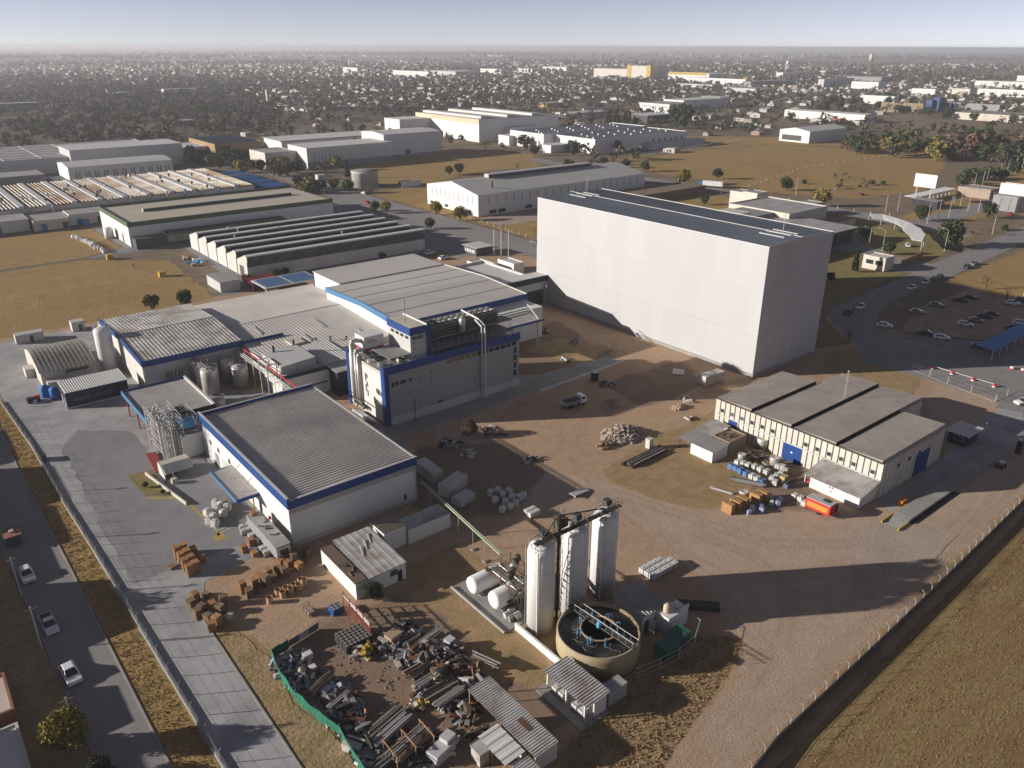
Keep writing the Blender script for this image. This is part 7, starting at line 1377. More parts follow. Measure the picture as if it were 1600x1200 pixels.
# ---------------------------------------------------------------- beige warehouse yard
BB = [(124.96,83.24),(125.02,82.17),(124.86,80.95),(124.69,79.42),(124.74,78.07),(124.68,76.81),(124.41,75.42),(127.35,83.43),(127.73,82.43),(127.89,81.27),(128.47,80.12),(128.49,78.74),(128.62,77.3)]
for k, a in enumerate(BB):
    if k < 4 or k == 6: ibc_b.put(a, 0, 'blue-sided bin with pale lid in the row before the beige warehouse', 'blue bins in a row')
    else: (ibc_w if k % 2 else ibc).put(a, 0, 'white tote among the bins before the beige warehouse', 'totes among the bins')
for k, a in enumerate([(127,74.97),(128.58,75.02),(130.19,75.06),(131.82,75.1),(126.2,73.69),(132.43,77.33),(132.79,76.35)]): ibc.put(a, .3, 'grey tote at the right end of the bin rows', 'grey totes right of the bins')
for k, (a, r, h, lb) in enumerate((((128.9,83.61), .8, 1.9, 'stainless vat at the left of the bin rows'), ((137.15,84.36), 1.2, 2.6, 'large stainless vat against the beige warehouse'), ((132.85,78.38), .95, 2., 'dull steel vat right of the large vat'), ((117.95,74.96), .9, 1.1, 'small domed steel vat by the wooden crates'))):
    s = thing('steel_vat', lb, 'vat', a); part(s, 'shell', MB().lathe([(r,.4),(r,h),(r*.95,h+.08),(r*.8,h+.02),(.1,h-.1)], (*a, 0), 18), steel, True)
    for q in range(4): part(s, 'leg', MB().tube((a[0]+r*.8*math.cos(q*1.57), a[1]+r*.8*math.sin(q*1.57), 0), (a[0]+r*.8*math.cos(q*1.57), a[1]+r*.8*math.sin(q*1.57), .5), .06, 5), pipegrey)
junk('scrap_heap', 'beige sacks and boxes between the steel vats', (133.6,83.47), 16, 1.8, 1.6, (cream, tan_b, lightgrey, beige), 61); junk('scrap_heap', 'dark pallets and frames behind the bins', (132.8,80.52), 18, 2.2, 1., JM, 62)
for k, (a, rz, lb) in enumerate((((110.82,73.32), R(2), 'wooden crate at the near left end of the crate block'), ((112.87,73.11), R(2), 'wooden crate in the middle of the left crate block'), ((114.66,72.84), R(2), 'wooden crate at the right of the left crate block'), ((117.73,72.16), R(2), 'wooden crate left in the rear crate block'), ((119.57,71.87), R(2), 'wooden crate right in the rear crate block'))): crt.put(a, R(90)+rz, lb, 'wooden crates')
for k, a in enumerate([(113.36,70.46),(114.95,70.89),(115.8,69.37),(116.56,70.18),(119.53,69.84),(121.57,69.4),(120.09,68.82),(121.03,71.02)]): (bagb if k % 3 != 1 else bag).put(a, random.uniform(0, 1), 'blue and white bag lying beside the wooden crates' if k % 3 != 1 else 'white bag lying beside the wooden crates', 'bags by the crates', .95)
p = (128.91,73.46); solo('cardboard_box', MB().box(p[0]-.7, p[1]-.6, 0, p[0]+.7, p[1]+.6, 1.3), mat('carton', (.48,.34,.17), .9), 'tan carton box right of the totes', 'box', p); p = (127.96,71.66); s = thing('cylinder_rack', 'blue-grey rack of gas cylinders by the carton box', 'rack', p); part(s, 'frame', MB().box(p[0]-1.2, p[1]-.45, 0, p[0]+1.2, p[1]+.45, .9), mat('rack_blue', (.12,.15,.22), .6))
for k in range(8): part(s, 'cylinder', MB().lathe([(.11,0),(.11,1.2),(.04,1.35)], (p[0]-1.05+k*.3, p[1], .1), 8), darkgrey)
p = (124.26,62.65); t = thing('red_trailer', 'red food trailer with orange side panel in front of the lean-to shed', 'trailer', p)
part(t, 'body', MB().box(p[0]-1.1, p[1]-2.4, .55, p[0]+1.1, p[1]+2.4, 2.6), red); part(t, 'side_panel', MB().box(p[0]-1.14, p[1]-2., 1., p[0]-1.105, p[1]+2.1, 2.1), mat('panel_orange', (.62,.24,.06), .5, var=.25, scale=2.)); part(t, 'roof', MB().box(p[0]-1.12, p[1]-2.42, 2.6, p[0]+1.12, p[1]+2.42, 2.7), lightgrey); part(t, 'roof_hatch', MB().box(p[0]-.2, p[1]-1.5, 2.7, p[0]+.8, p[1]-.3, 2.85), darkgrey); part(t, 'drawbar', MB().tube((p[0], p[1]-2.4, .5), (p[0], p[1]-3.6, .4), .06, 5), darkmetal)
for dx in (-1.05, .85): part(t, 'wheel', MB().tube((p[0]+dx, p[1]-.2, .33), (p[0]+dx+.2, p[1]-.2, .33), .33, 12), tyre)
for k in range(4): part(t, 'panel_stripe', MB().box(p[0]-1.15, p[1]-1.7, 1.2+k*.2, p[0]-1.142, p[1]+1.8-.4*(k % 2), 1.25+k*.2), yellow)
t.rotation_euler = (0, 0, R(3))
p = (126.56,61.67); solo('blue_bin', MB().box(p[0]-.5, p[1]-1., 0, p[0]+.6, p[1]+.8, 1.5), navy, 'dark blue bin behind the red trailer', 'bin', p)
for k, a in enumerate([(124.81,68.31),(124.86,67.09),(124,65.72)]): (ibc_w).put(a, 0, ('white tote left of the red trailer, first', 'white tote left of the red trailer, second', 'white tote with yellow cap touching the red trailer')[k], 'totes by the red trailer', .95)
# weighbridge and gate
t = thing('weighbridge', 'long concrete weighbridge ramp with yellow edges and dark pit wall', 'weighbridge', (152.67,52.06)); m = MB()
part(t, 'deck', MB().box(135, 50.4, 0, 177, 53.4, .55), concrete); part(t, 'ramp', MB().sweep([(129.6, .02), (135, .55), (135, 0)], 'y', 50.4, 53.4), concrete); part(t, 'edge_line', MB().box(129.8, 53.42, 0, 140, 53.6, .5), yellow); part(t, 'edge_line', MB().box(156, 53.42, .3, 172, 53.6, .6), yellow); part(t, 'edge_line', MB().box(129.6, 50.2, 0, 133.4, 50.38, .4), yellow); part(t, 'pit_wall', MB().box(134, 49.2, 0, 152, 50.35, .06), black)
p = (139.27,54.48); solo('yellow_cabinet', MB().box(p[0]-1., p[1]-.5, 0, p[0]+1., p[1]+.5, .9), orange, 'orange-yellow cabinet lying beside the weighbridge', 'cabinet', p)
t = bld('weigh_office', 'small blue weigh office with white roof beside the service road', (172.6, 57.4, 178.6, 61.2), 2.7, navy, roofwhite, 'flat', over=.7, cat='cabin'); part(t, 'canopy_post', MB().box(183, 57.6, 0, 183.2, 57.8, 2.7), white); window(t, 'W', 172.6, 58., 60, 1.2, 2.1, lightgrey, glass, .06)
solo('white_billboard_wall', MB().obox((184.5, 46.6, 1.9), (9, .3, 3.6), R(-18)), white, 'white panel gate wall at the right edge', 'wall', (184.5, 46.6, 0)); solo('gate_post', MB().box(178.4, 48.6, 0, 179.4, 49.6, 4.), navy, 'dark blue gate post beside the white panel wall', 'post', (178.9, 49.1, 0))
p = (169.3,48.8); s = thing('quad_bike', 'small white and black vehicle parked below the gate wall', 'vehicle', p); part(s, 'body', MB().box(p[0]-1.1, p[1]-.6, .4, p[0]+1.1, p[1]+.6, 1.), darkgrey); part(s, 'cover', MB().box(p[0]-.2, p[1]-.5, 1., p[0]+.8, p[1]+.5, 1.35), white)
for dx in (-.8, .8):
    for dy in (-.7, .5): part(s, 'wheel', MB().tube((p[0]+dx, p[1]+dy, .35), (p[0]+dx, p[1]+dy+.2, .35), .35, 10), tyre)
for k, a in enumerate([(213.2,78.36),(213.05,72.91),(212.9,67.66),(212.7,83.38)]):
    s = thing('striped_bollard', ('red and white bollard on the barrier chain, second from left', 'red and white bollard on the barrier chain, third from left', 'red and white bollard on the barrier chain, rightmost', 'red and white bollard on the barrier chain, leftmost')[k], 'bollard', a, 'barrier bollards'); part(s, 'base', MB().lathe([(.5,0),(.46,.35)], (*a, 0), 12), white); part(s, 'cap', MB().lathe([(.46,.35),(.36,.75),(.1,.95)], (*a, 0), 12), red)
A, B = (213.71,83.16), (213.6,67.63); solo('barrier_rail', MB().tube((*A, .6), (*B, .6), .07, 6), white, 'long white rail joining the striped bollards', 'rail', A)
for k, a in enumerate([(229.78,69.9),(230.6,67.51)]): s = thing('striped_bollard', ('red and white barrel at the right edge, left one', 'red and white barrel at the right edge, right one')[k], 'bollard', a); part(s, 'base', MB().lathe([(.55,0),(.55,.4)], (*a, 0), 12), red); part(s, 'cap', MB().lathe([(.55,.4),(.42,.8)], (*a, 0), 12), white)
A, B = Vector((228.75,106.16)), Vector((229.29,78.12))
m = MB()
for i in range(17): q = A+(B-A)*(i/17); q2 = A+(B-A)*((i+.55)/17); m.obox(((q.x+q2.x)/2, (q.y+q2.y)/2, .12), ((q2-q).length, .35, .16), math.atan2(B.y-A.y, B.x-A.x))
tag(link('kerb_stones', m.mesh('kerb_stones'), white_line), kind='structure')
# blue car canopy at the right
t = thing('blue_carport', 'blue carport roof at the right edge of the car park', 'canopy', (246, 78.5, 0)); part(t, 'roof', MB().corr(232, 75.8, 262, 81., lambda x, y: 2.9+.06*(y-75.8), 'x', .9, .08), bluep); 
for x in np.arange(232.3, 262, 4.9): part(t, 'post', MB().path([(x, 76.2, 0), (x, 76.2, 2.9)], .09, 6), white)
# ---------------------------------------------------------------- vehicles
def car_proto(m_):
    t = thing('car', 'x', 'car'); n = lambda L: L
    prof = [(-2.05,.32),(-2.1,.62),(-2.0,.86),(-1.15,.95),(1.0,.95),(1.95,.78),(2.1,.58),(2.05,.32)]
    m = MB(); k = len(prof); vs = []
    for y, s in ((-.84,.97),(-.78,1.),(.78,1.),(.84,.97)): vs += [(x*s, y, .32+(z-.32)*(1. if abs(y) < .8 else .9)) for x, z in prof]
    m.add(vs, [(j*k+i, j*k+(i+1) % k, (j+1)*k+(i+1) % k, (j+1)*k+i) for j in range(3) for i in range(k)]+[tuple(range(k))[::-1], tuple(range(3*k, 4*k))]); part(t, 'body', m, m_)
    m = MB(); a = [(-1.75,-.74,.9),(1.05,-.74,.92),(1.05,.74,.92),(-1.75,.74,.9)]; b = [(-1.3,-.58,1.4),(.25,-.58,1.42),(.25,.58,1.42),(-1.3,.58,1.4)]; m.add(a+b, [(0,1,5,4),(1,2,6,5),(2,3,7,6),(3,0,4,7),(4,5,6,7)]); part(t, 'cabin_glass', m, glass)
    part(t, 'roof', MB().add([(-1.34,-.6,1.41),(.2,-.6,1.43),(.2,.6,1.43),(-1.34,.6,1.41),(-1.2,-.5,1.47),(.1,-.5,1.49),(.1,.5,1.49),(-1.2,.5,1.47)], [(0,1,5,4),(1,2,6,5),(2,3,7,6),(3,0,4,7),(4,5,6,7),(3,2,1,0)]), m_)
    for s in (-1, 1): part(t, 'pillar', MB().tube((-.45, s*.72, .93), (-.5, s*.6, 1.42), .05, 4).tube((1., s*.72, .93), (.22, s*.58, 1.43), .04, 4).tube((-1.72, s*.72, .9), (-1.3, s*.58, 1.42), .05, 4), m_)
    for x in (-1.3, 1.3):
        for y in (-.86, .68): w_ = part(t, 'wheel', MB().tube((x, y, .31), (x, y+.18, .31), .31, 14), tyre); part(w_, 'rim', MB().tube((x, y-.01, .31), (x, y+.19, .31), .19, 10), cs_)
    for y in (-.6, .6): part(t, 'headlight', MB().box(1.98, y-.18, .6, 2.06, y+.18, .74), lightgrey); part(t, 'tail_light', MB().box(-2.1, y-.16, .62, -2.04, y+.16, .78), red)
    return Proto(t)
CARS = {'white': car_proto(cw), 'silver': car_proto(cs_), 'dark': car_proto(cd), 'red': car_proto(cr)}
cars = [((236.4,109.19), R(-62), 'white', 'white car parked alone at the left end of the car park'), ((239.08,92.96), R(-62), 'white', 'white car parked at the near edge of the car park'), ((239.47,97.73), R(-62), 'dark', 'dark car left of the white car at the car park edge'), ((257.84,109.43), R(-62), 'silver', 'silver car in the shaded far corner of the car park'), ((270.52,109.13), R(-60), 'silver', 'silver car in the back row, left'), ((282.83,106.83), R(-60), 'dark', 'dark car in the back row, middle'), ((288.56,106.13), R(-60), 'dark', 'dark car in the back row, right'), ((257.51,94.15), R(-62), 'white', 'white car at the near end of the middle row'), ((263.98,93.82), R(-62), 'silver', 'silver car second in the middle row'), ((270.15,93.87), R(-62), 'dark', 'dark car third in the middle row'), ((274.91,93.47), R(-62), 'dark', 'dark car at the far end of the middle row'), ((293.12,94.12), R(-62), 'white', 'white car at the sunny edge beside the bare tree'), ((299.52,93.74), R(-62), 'dark', 'dark car behind the white car by the bare tree'), ((265.59,83.16), R(-62), 'dark', 'dark car at the right edge of the car park'), ((272.49,83.94), R(-62), 'white', 'white car cut by the right edge of the car park'), ((239.81,82.71), R(-62), 'dark', 'dark car beside the blue carport'),
 ((248.48,123.76), R(188), 'white', 'white car on the shaded part of the entrance road'), ((239.37,123.1), R(188), 'dark', 'dark car behind the white car on the entrance road'), ((284.27,124.43), R(185), 'white', 'white car parked on the road edge, nearer'), ((295.83,124.9), R(185), 'white', 'white car parked on the road edge, farther'), ((301.58,124.79), R(185), 'dark', 'dark car in the roadside row by the junction'), ((306.88,125.12), R(185), 'dark', 'dark car at the end of the roadside row'), ((330.72,125.44), R(185), 'dark', 'dark car parked on the sunny road side'), ((338.14,125.93), R(185), 'silver', 'silver car parked on the sunny road side'),
 ((176.75,274.74), R(10), 'white', 'white car parked behind the rear hall, left'), ((176.31,264.14), R(10), 'white', 'white car parked behind the rear hall, right'), ((223.94,263.09), R(90), 'silver', 'silver car on the road beside the tall warehouse'),
 ((4.95,132.22), R(-88), 'white', 'white car on the shaded left street, farthest'), ((5.56,103.35), R(-86), 'white', 'white car parked above the yellow-green tree'),
 ((211.83,611.55), R(120), 'white', 'white car on the road by the blue canopies, front'), ((211.02,598.91), R(120), 'white', 'white car on the road by the blue canopies, rear'), ((209.83,574.53), R(120), 'silver', 'silver car nearest on the road by the blue canopies'), ((207.93,435.17), R(90), 'silver', 'silver car at the road bend right of the green-trimmed hall'), ((226.28,421.02), R(100), 'white', 'white car at the road junction, left'), ((230.33,420.67), R(100), 'silver', 'silver car at the road junction, right'), ((212.63,392.73), R(95), 'red', 'red car on the road past the junction'), ((460.47,159.76), R(10), 'red', 'red car by the white right hall'), ((455.02,239.1), R(10), 'red', 'pale red car standing in the dry field'), ((207.35,58.51), R(150), 'white', 'white car cut by the right edge near the gate'), ((394.98,191.93), R(60), 'white', 'white car under the curved canopy, left'), ((348.78,158.07), R(30), 'white', 'white car under the curved canopy, near end'), ((375.94,174.72), R(40), 'dark', 'dark car under the curved canopy, middle')]
for p, a, c, lb in cars: CARS[c].put(p, a, lb, 'cars', 1.12)
p = (5.32,116.52); t = thing('pickup_truck', 'white pickup with open bed on the shaded left street', 'pickup', p)
for nm, m, mm in (('body', MB().sweep([(-2.6,.4),(-2.6,.95),(0,.98),(.9,1.),(2.4,.85),(2.5,.4)], 'y', -.88, .88), cw), ('bed', MB().box(-2.5, -.75, .96, -.6, .75, 1.0), black), ('bed_rail', MB().tube((-2.4,-.8,1.15),(-.7,-.8,1.3),.04,5).tube((-2.4,.8,1.15),(-.7,.8,1.3),.04,5).tube((-2.4,-.8,1.15),(-2.4,.8,1.15),.04,5), steel), ('cabin_glass', MB().add([(-.6,-.78,.96),(1.3,-.78,.98),(1.3,.78,.98),(-.6,.78,.96),(-.35,-.62,1.6),(.6,-.62,1.62),(.6,.62,1.62),(-.35,.62,1.6)], [(0,1,5,4),(1,2,6,5),(2,3,7,6),(3,0,4,7),(4,5,6,7)]), glass), ('roof', MB().box(-.4, -.62, 1.6, .6, .62, 1.66), cw)): link(nm, m.mesh(nm), mm, t)
for x in (-1.6, 1.6):
    for y in (-.9, .68): link('wheel', MB().tube((x, y, .36), (x, y+.22, .36), .36, 14).mesh('wheel'), tyre, t)
t.rotation_euler = (0, 0, R(-87))
p = (408.04,309.91); t = thing('lorry', 'white articulated lorry on the far road', 'lorry', p)
for nm, m, mm in (('trailer', MB().box(-6, -1.25, 1.1, 6.5, 1.25, 3.9), white), ('side_print', MB().box(-2., -1.28, 1.6, 5.5, -1.255, 3.3), mat('blue_red_print', (.10,.16,.38), .5, var=.3, scale=.5, col2=(.35,.08,.08))), ('lettering', MB().box(-5.2, -1.28, 2.2, -2.6, -1.255, 2.9), navy), ('cab', MB().sweep([(7,.8),(7,3.2),(8.6,3.2),(9.2,2.2),(9.3,.8)], 'y', -1.2, 1.2), bluep), ('chassis', MB().box(-5.8, -.9, .6, 9, .9, 1.1), black)): link(nm, m.mesh(nm), mm, t)
for x in (-5, -3.8, -2.6, 5.6, 8.2): link('wheels', MB().tube((x, -1.2, .5), (x, 1.2, .5), .5, 12).mesh('wheels'), tyre, t)
t.rotation_euler = (0, 0, R(116))
# ---------------------------------------------------------------- fences and lamp posts
def fence(name, label, pts, h, step, post_m, plinth=.35, wires=4, bent=.0, wire_m=pipegrey, pr=.07, wr=.022):
    t = thing(name, label, 'fence', pts[0])
    for (a, b), (c, d) in zip(pts, pts[1:]):
        L = math.hypot(c-a, d-b); n = max(1, int(L/step)); ux, uy = (c-a)/L, (d-b)/L
        if plinth: part(t, 'plinth', MB().obox(((a+c)/2, (b+d)/2, plinth/2), (L, .2, plinth), math.atan2(d-b, c-a)), concrete if plinth < 1 else mat('dark_wall', (.10,.085,.07), .95, var=.2))
        m = MB()
        for k in range(wires): z = plinth+.15+(h-plinth-.2)*k/max(1, wires-1); m.tube((a, b, z), (c, d, z), wr, 3, caps=False)
        if wires: part(t, 'wire', m, wire_m)
        for i in range(n):
            x, y = a+ux*i*L/n, b+uy*i*L/n; q = MB().tube((x, y, 0), (x, y, h), pr, 5)
            if bent: q.tube((x, y, h), (x-uy*bent, y+ux*bent, h+abs(bent)*.9), pr*.9, 5)
            part(t, 'post', q, post_m)
    return t
fence('chain_fence', 'long chain-link fence between street verge and left yard', [(12.6,214),(14.1,183),(14.5,153),(15.2,131),(15.6,113),(16.2,86),(16.8,62)], 2.1, 4.1, concrete, .5, 4, .35, greywall, .06, .008)
fence('wall_fence', 'low dark wall topped with bent white posts along the stubble field', [(58,34.2),(71.6,36.2),(103.7,37.4),(157,39.9),(178,41.5)], 2.3, 2.9, mat('post_white', (.55,.53,.49), .8), 1.4, 2, .4, pipegrey, .04)
fence('wire_fence', 'thin wire fence on pale posts behind the beige warehouse', [(208.01,86.49),(205.6,76.08),(203.42,63.53),(214.58,62.69)], 2., 5., lightgrey, .12, 3); fence('field_fence', 'white-post fence across the wide dry field', [(427.74,297.79),(532.37,323.98),(601.77,323.68),(650.37,320.85)], 1.6, 9., oldwhite, 0, 1, 0, oldwhite, .11); fence('field_fence', 'pale post fence along the far road', [(403.71,275.96),(405.53,243.6),(404.29,205.46),(411.92,188.97)], 1.6, 9., oldwhite, 0, 1, 0, oldwhite, .15); fence('field_fence', 'post fence before the white gabled hall', [(233,323.66),(230.24,291.58),(228.13,269.38)], 1.5, 5., oldwhite, 0, 1, 0, oldwhite, .12); fence('field_fence', 'dark plank fence beside the dark-roofed plant', [(470,438.22),(535.1,445.26),(643.29,460.71)], 2.6, 3.2, midgrey, 0, 3, 0, midgrey, .25)
fence('field_fence', 'thin fence between the two left fields', [(0,352),(62,355),(80,300),(86,270)], 1.5, 6., midgrey, 0, 2)
def lamp(p, h, label, rz, group='lamp posts'):
    t = thing('lamp_post', label, 'lamp post', p, group, rz); link('pole', MB().tube((0,0,0), (0,0,h), .13, 6, .08).mesh('pole'), lightgrey, t); link('arm', MB().path([(0,0,h), (.8,0,h+.5), (2.2,0,h+.75)], .06, 5).mesh('arm'), lightgrey, t); link('lamp_head', MB().box(1.9, -.18, h+.66, 2.9, .18, h+.82).mesh('lamp_head'), oldwhite, t)
for k, (a, h, lb) in enumerate((((351.85,143.79), 9, 'lamp post beside the largest dark tree'), ((330.83,160.19), 9, 'lamp post behind the guardhouse'), ((334.08,168.01), 8, 'lamp post on the drive by the tall warehouse'), ((404.2,145.73), 9, 'lamp post right of the entrance road'), ((415.41,203.37), 9, 'lamp post on the far road left of the billboard'), ((300.5,93.9), 8, 'pole at the right edge by the car park'), ((423.97,201.19), 9, 'lamp post just left of the entrance canopy'), ((424.41,262.72), 9, 'lamp post on the far road behind the offices'), ((409.26,231.04), 9, 'lamp post on the far road by the round tree'))): lamp(a, h, lb, R(100+k*17))
for k, a in enumerate([(428.1,176.42),(465.82,187.29),(453.83,178.06),(519.5,203.41),(454.46,173.12),(551.07,209.11),(453.56,165.12),(579.88,213.04),(605.07,218.2),(625.77,220.91),(657.9,228.05),(415.45,176.05),(403.26,175.68),(470.96,193.01),(533.36,204.42)]): lamp(a, 11, 'tall pale lamp pole beside the lamp-lined road at right', R(160), 'lamp poles along the right road')
for k, (a, h, lb) in enumerate((((469.21,360.15), 12, 'utility pole by the far road behind the lorry'), ((387.65,288.36), 11, 'utility pole before the lorry'), ((219.04,257.72), 9, 'dark utility pole left of the tall warehouse'), ((216.1,275.53), 8, 'pole in the gravel yard before the white gabled hall'), ((332.12,347.83), 9, 'pole behind the tall warehouse left end'), ((114.11,483.78), 9, 'pole left of the green-trimmed hall'))): s = thing('utility_pole', lb, 'pole', a); part(s, 'pole', MB().tube((*a, 0), (*a, h), .18, 6), woodold); part(s, 'crossarm', MB().box(a[0]-1., a[1]-.1, h-1, a[0]+1., a[1]+.1, h-.85), woodold)
p = (34.69,291.66); s = thing('pylon_frame', 'leaning wooden frame in the left field', 'frame', p); part(s, 'leg', MB().tube((p[0], p[1], 0), (p[0]+.8, p[1]+.5, 5), .1, 5), woodold); part(s, 'leg', MB().tube((p[0]+2.4, p[1]-2, 0), (p[0]+.8, p[1]+.5, 5), .1, 5), woodold); part(s, 'bar', MB().tube((p[0]-.8, p[1]+2.2, 4.6), (p[0]+1.6, p[1]-1, 4.9), .07, 5), woodold)
for k, (a, c, lb) in enumerate((((69.85,347.3), yellow, 'yellow box by the end of the white bags in the left field'), ((78.49,307.33), yellow, 'yellow and white box on the side yard edge'))): solo('yellow_box', MB().box(a[0]-1.2, a[1]-1, 0, a[0]+1.2, a[1]+1, 2.), c, lb, 'box', a)
for k in range(18): a, b = Vector((67.62,397.63)), Vector((70.97,360.11)); q = a+(b-a)*(k/17); bag.put((q.x+random.uniform(-.8, .8), q.y+random.uniform(-.8, .8)), random.uniform(0, 3), 'white bag in the long row beside the green-trimmed hall', 'bags by the green-trimmed hall', random.uniform(1.2, 1.9))
t = bld('grey_side_shed', 'small grey shed with mono roof by the left field', (88, 272.5, 95, 286), 3.6, lightgrey, roofgrey, 'flat', cat='shed'); solo('red_canopy', MB().box(97, 266, 2.8, 108, 276, 3.).box(97.2, 266.2, 0, 97.5, 266.5, 2.8).box(107.5, 266.2, 0, 107.8, 266.5, 2.8), mat('dark_red', (.16,.02,.02), .7), 'dark red canopy in shade beside the grey shed', 'canopy', (102, 271, 0))
t = thing('blue_skylight_roof', 'low roof with two pale blue skylight panels behind the link hall', 'roof', (103, 262, 0)); part(t, 'frame', MB().box(97.6, 256, 3.4, 118, 268.6, 3.7), roofwhite); part(t, 'post', MB().box(98, 256.4, 0, 98.4, 256.8, 3.4), lightgrey)
for x in (98.4, 108.2): part(t, 'skylight', MB().box(x, 256.8, 3.71, x+9, 267.8, 3.78), mat('skylight_blue', (.07,.16,.30), .3))
for k in range(18): a = (94.27,328.22); solo('stored_goods', MB().obox((a[0]+random.uniform(-2, 3.5), a[1]+random.uniform(-14, 5), .5), (random.uniform(.8, 2.4), random.uniform(.8, 1.6), random.uniform(.6, 1.4)), random.uniform(0, 1)), random.choice((woodp, lightgrey, woodold, skyblue, cream)), 'pallet load in the stored goods beside the saw-tooth factory', 'goods', (*a, 0), 'stored goods by the saw-tooth factory')
# ---------------------------------------------------------------- the houses beside the left street
for k, (rc, h, lb, rf) in enumerate((((-16, 58, -1.8, 79), 4.6, 'flat house roof at the bottom left corner', oldwhite), ((-16, 80.5, -1.6, 95), 3., 'low house with white sheet roof at the bottom left edge', roofwhite), ((-16, 97, -1.5, 105), 3.5, 'house with pinkish white terrace roof at the left edge', mat('pink_terrace', (.60,.52,.47), .8, var=.1)), ((-16, 107, -2.6, 118), 3.4, 'house with grey roof at the left edge above the terrace', roofgrey), ((-16, 119.5, -2., 134), 5.6, 'two-storey house on the left street casting a long shadow', terracotta), ((-16, 136, -2.2, 148), 3.6, 'low brown-roofed house on the left street', mat('brown_roof', (.16,.11,.085))), ((-16, 150, -1.8, 163), 4.6, 'house beside the left street by the red-roofed stall', roofgrey), ((-16, 166, -2., 182), 5.6, 'tall house far up the left street', terracotta), ((-16, 186, -2., 204), 4., 'house at the far end of the left street', roofgrey))): t = bld('street_house', lb, rc, h, (cream, oldwhite, brick, beige)[k % 4], rf, parapet=.35, cat='house'); door(t, 'E', rc[2], rc[1]+2, rc[1]+3, 2.1, woodold); window(t, 'E', rc[2], rc[1]+5, rc[1]+6.4, 1., 2.2, lightgrey, glass, .08)
for k, (rc, h) in enumerate((((-34, 92, -18, 104), 8.6), ((-34, 106, -18, 124), 8.), ((-34, 136, -18, 150), 7.))): bld('back_house', ('two-storey house behind the terrace house', 'two-storey house behind the grey-roofed house', 'two-storey house behind the brown-roofed house')[k], rc, h, cream, terracotta, parapet=.4, cat='house')
p = (4.93,144.7); t = thing('street_stall', 'small trailer stall with brown roof on the left street', 'stall', p); part(t, 'body', MB().box(p[0]-1.1, p[1]-1.6, .4, p[0]+1.1, p[1]+1.6, 2.1), darkgrey); part(t, 'roof', MB().box(p[0]-1.3, p[1]-1.8, 2.1, p[0]+1.3, p[1]+1.8, 2.25), brick); part(t, 'vent', MB().box(p[0]-.3, p[1]-.4, 2.25, p[0]+.4, p[1]+.3, 2.6), white)
for y in (-.9, .9): part(t, 'wheels', MB().tube((p[0]-1.1, p[1]+y, .3), (p[0]+1.1, p[1]+y, .3), .3, 10), tyre)
for k, y in enumerate((70, 90.5, 112, 127, 146, 166)): s = thing('street_pole', 'wooden power pole on the kerb of the left street', 'pole', (3.9-.01*(y-70), y, 0), 'power poles of the left street'); x = 3.9-.01*(y-70); part(s, 'pole', MB().tube((x, y, 0), (x, y, 7.5), .12, 6), lightgrey); part(s, 'crossarm', MB().box(x-.8, y-.06, 7., x+.8, y+.06, 7.12), woodold)
tree((-4, 128), 9., 'green', 1, 'big dark tree among the houses of the left street') if 'tree' in globals() else None
# ---------------------------------------------------------------- scrap yard
c = [(36.38,90.91,0),(31.29,89.93,0),(28.5,89.51,0),(27.79,85.04,0),(27.8,80.17,0),(28.48,75.87,0),(29.59,71.3,0),(29.15,65.51,0),(28.89,59.03,0)]
t = thing('shade_cloth_fence', 'green shade-cloth fence around the scrap yard', 'fence', c[3][:2])
for a, b in zip(c[1:], c[2:]):
    n = 5; m = MB(); vs = []
    for i in range(n+1): f = i/n; s_ = .12*math.sin(f*6+a[0]); vs += [(a[0]+(b[0]-a[0])*f+s_, a[1]+(b[1]-a[1])*f, .1), (a[0]+(b[0]-a[0])*f-s_*.6, a[1]+(b[1]-a[1])*f, 1.75+.12*math.sin(f*9+a[1]))]
    m.add(vs, [(2*i, 2*i+2, 2*i+3, 2*i+1) for i in range(n)]); o = part(t, 'cloth', m, greencloth); o.modifiers.new('thick', 'SOLIDIFY').thickness = .03
    part(t, 'post', MB().tube((a[0]+.15, a[1], 0), (a[0]+.15, a[1], 1.95), .05, 5), pipegrey)
for k in range(3): a, b = Vector(c[1][:2]), Vector(c[0][:2]); q = a+(b-a)*(k+.5)/3; solo('sheet_panel', MB().obox((q.x, q.y, .9), (1.75, .08, 1.7), math.atan2(b.y-a.y, b.x-a.x), 0, R(18)), mat('panel_slate', (.12,.14,.19), .5) if k != 1 else lightgrey, ('left grey-blue sheet panel closing the scrap yard', 'pale middle sheet panel closing the scrap yard', 'right grey-blue sheet panel closing the scrap yard')[k], 'panel', (q.x, q.y, 0))
a = (39.5,85.27)
for i in range(7):
    for j in range(6): drum_d.put((a[0]-2.1+i*.64+(j % 2)*.05, a[1]-1.4+j*.64, 0), 0, 'dark drum in the close-packed block of the scrap yard', 'block of dark drums', (1, 1, 1.55))
a = (39.69,92.5)
for i in range(3):
    for j in range(3): drum_b.put((a[0]+i*.64, a[1]+j*.64), 0, 'blue drum with brown lid at the scrap yard corner', 'blue drums with brown lids', (1, 1, 1.3))
A, B = Vector((41.25,92.58)), Vector((41.1,83.99)); t = thing('red_rack', 'tall rusty red steel rack leaning in the scrap yard', 'rack', A[:]); d = (B-A); 
for k in range(5): q = A+d*k/4; part(t, 'upright', MB().tube((q.x, q.y, 0), (q.x+.3, q.y-.1, 3.6), .1, 4), redrust)
for z in (.4, .9, 1.4, 1.9, 2.4, 2.9, 3.4): part(t, 'rail', MB().tube((A.x+z*.08, A.y, z), (B.x+z*.08, B.y, z), .07, 4), redrust if z != 2.9 else oldwhite)
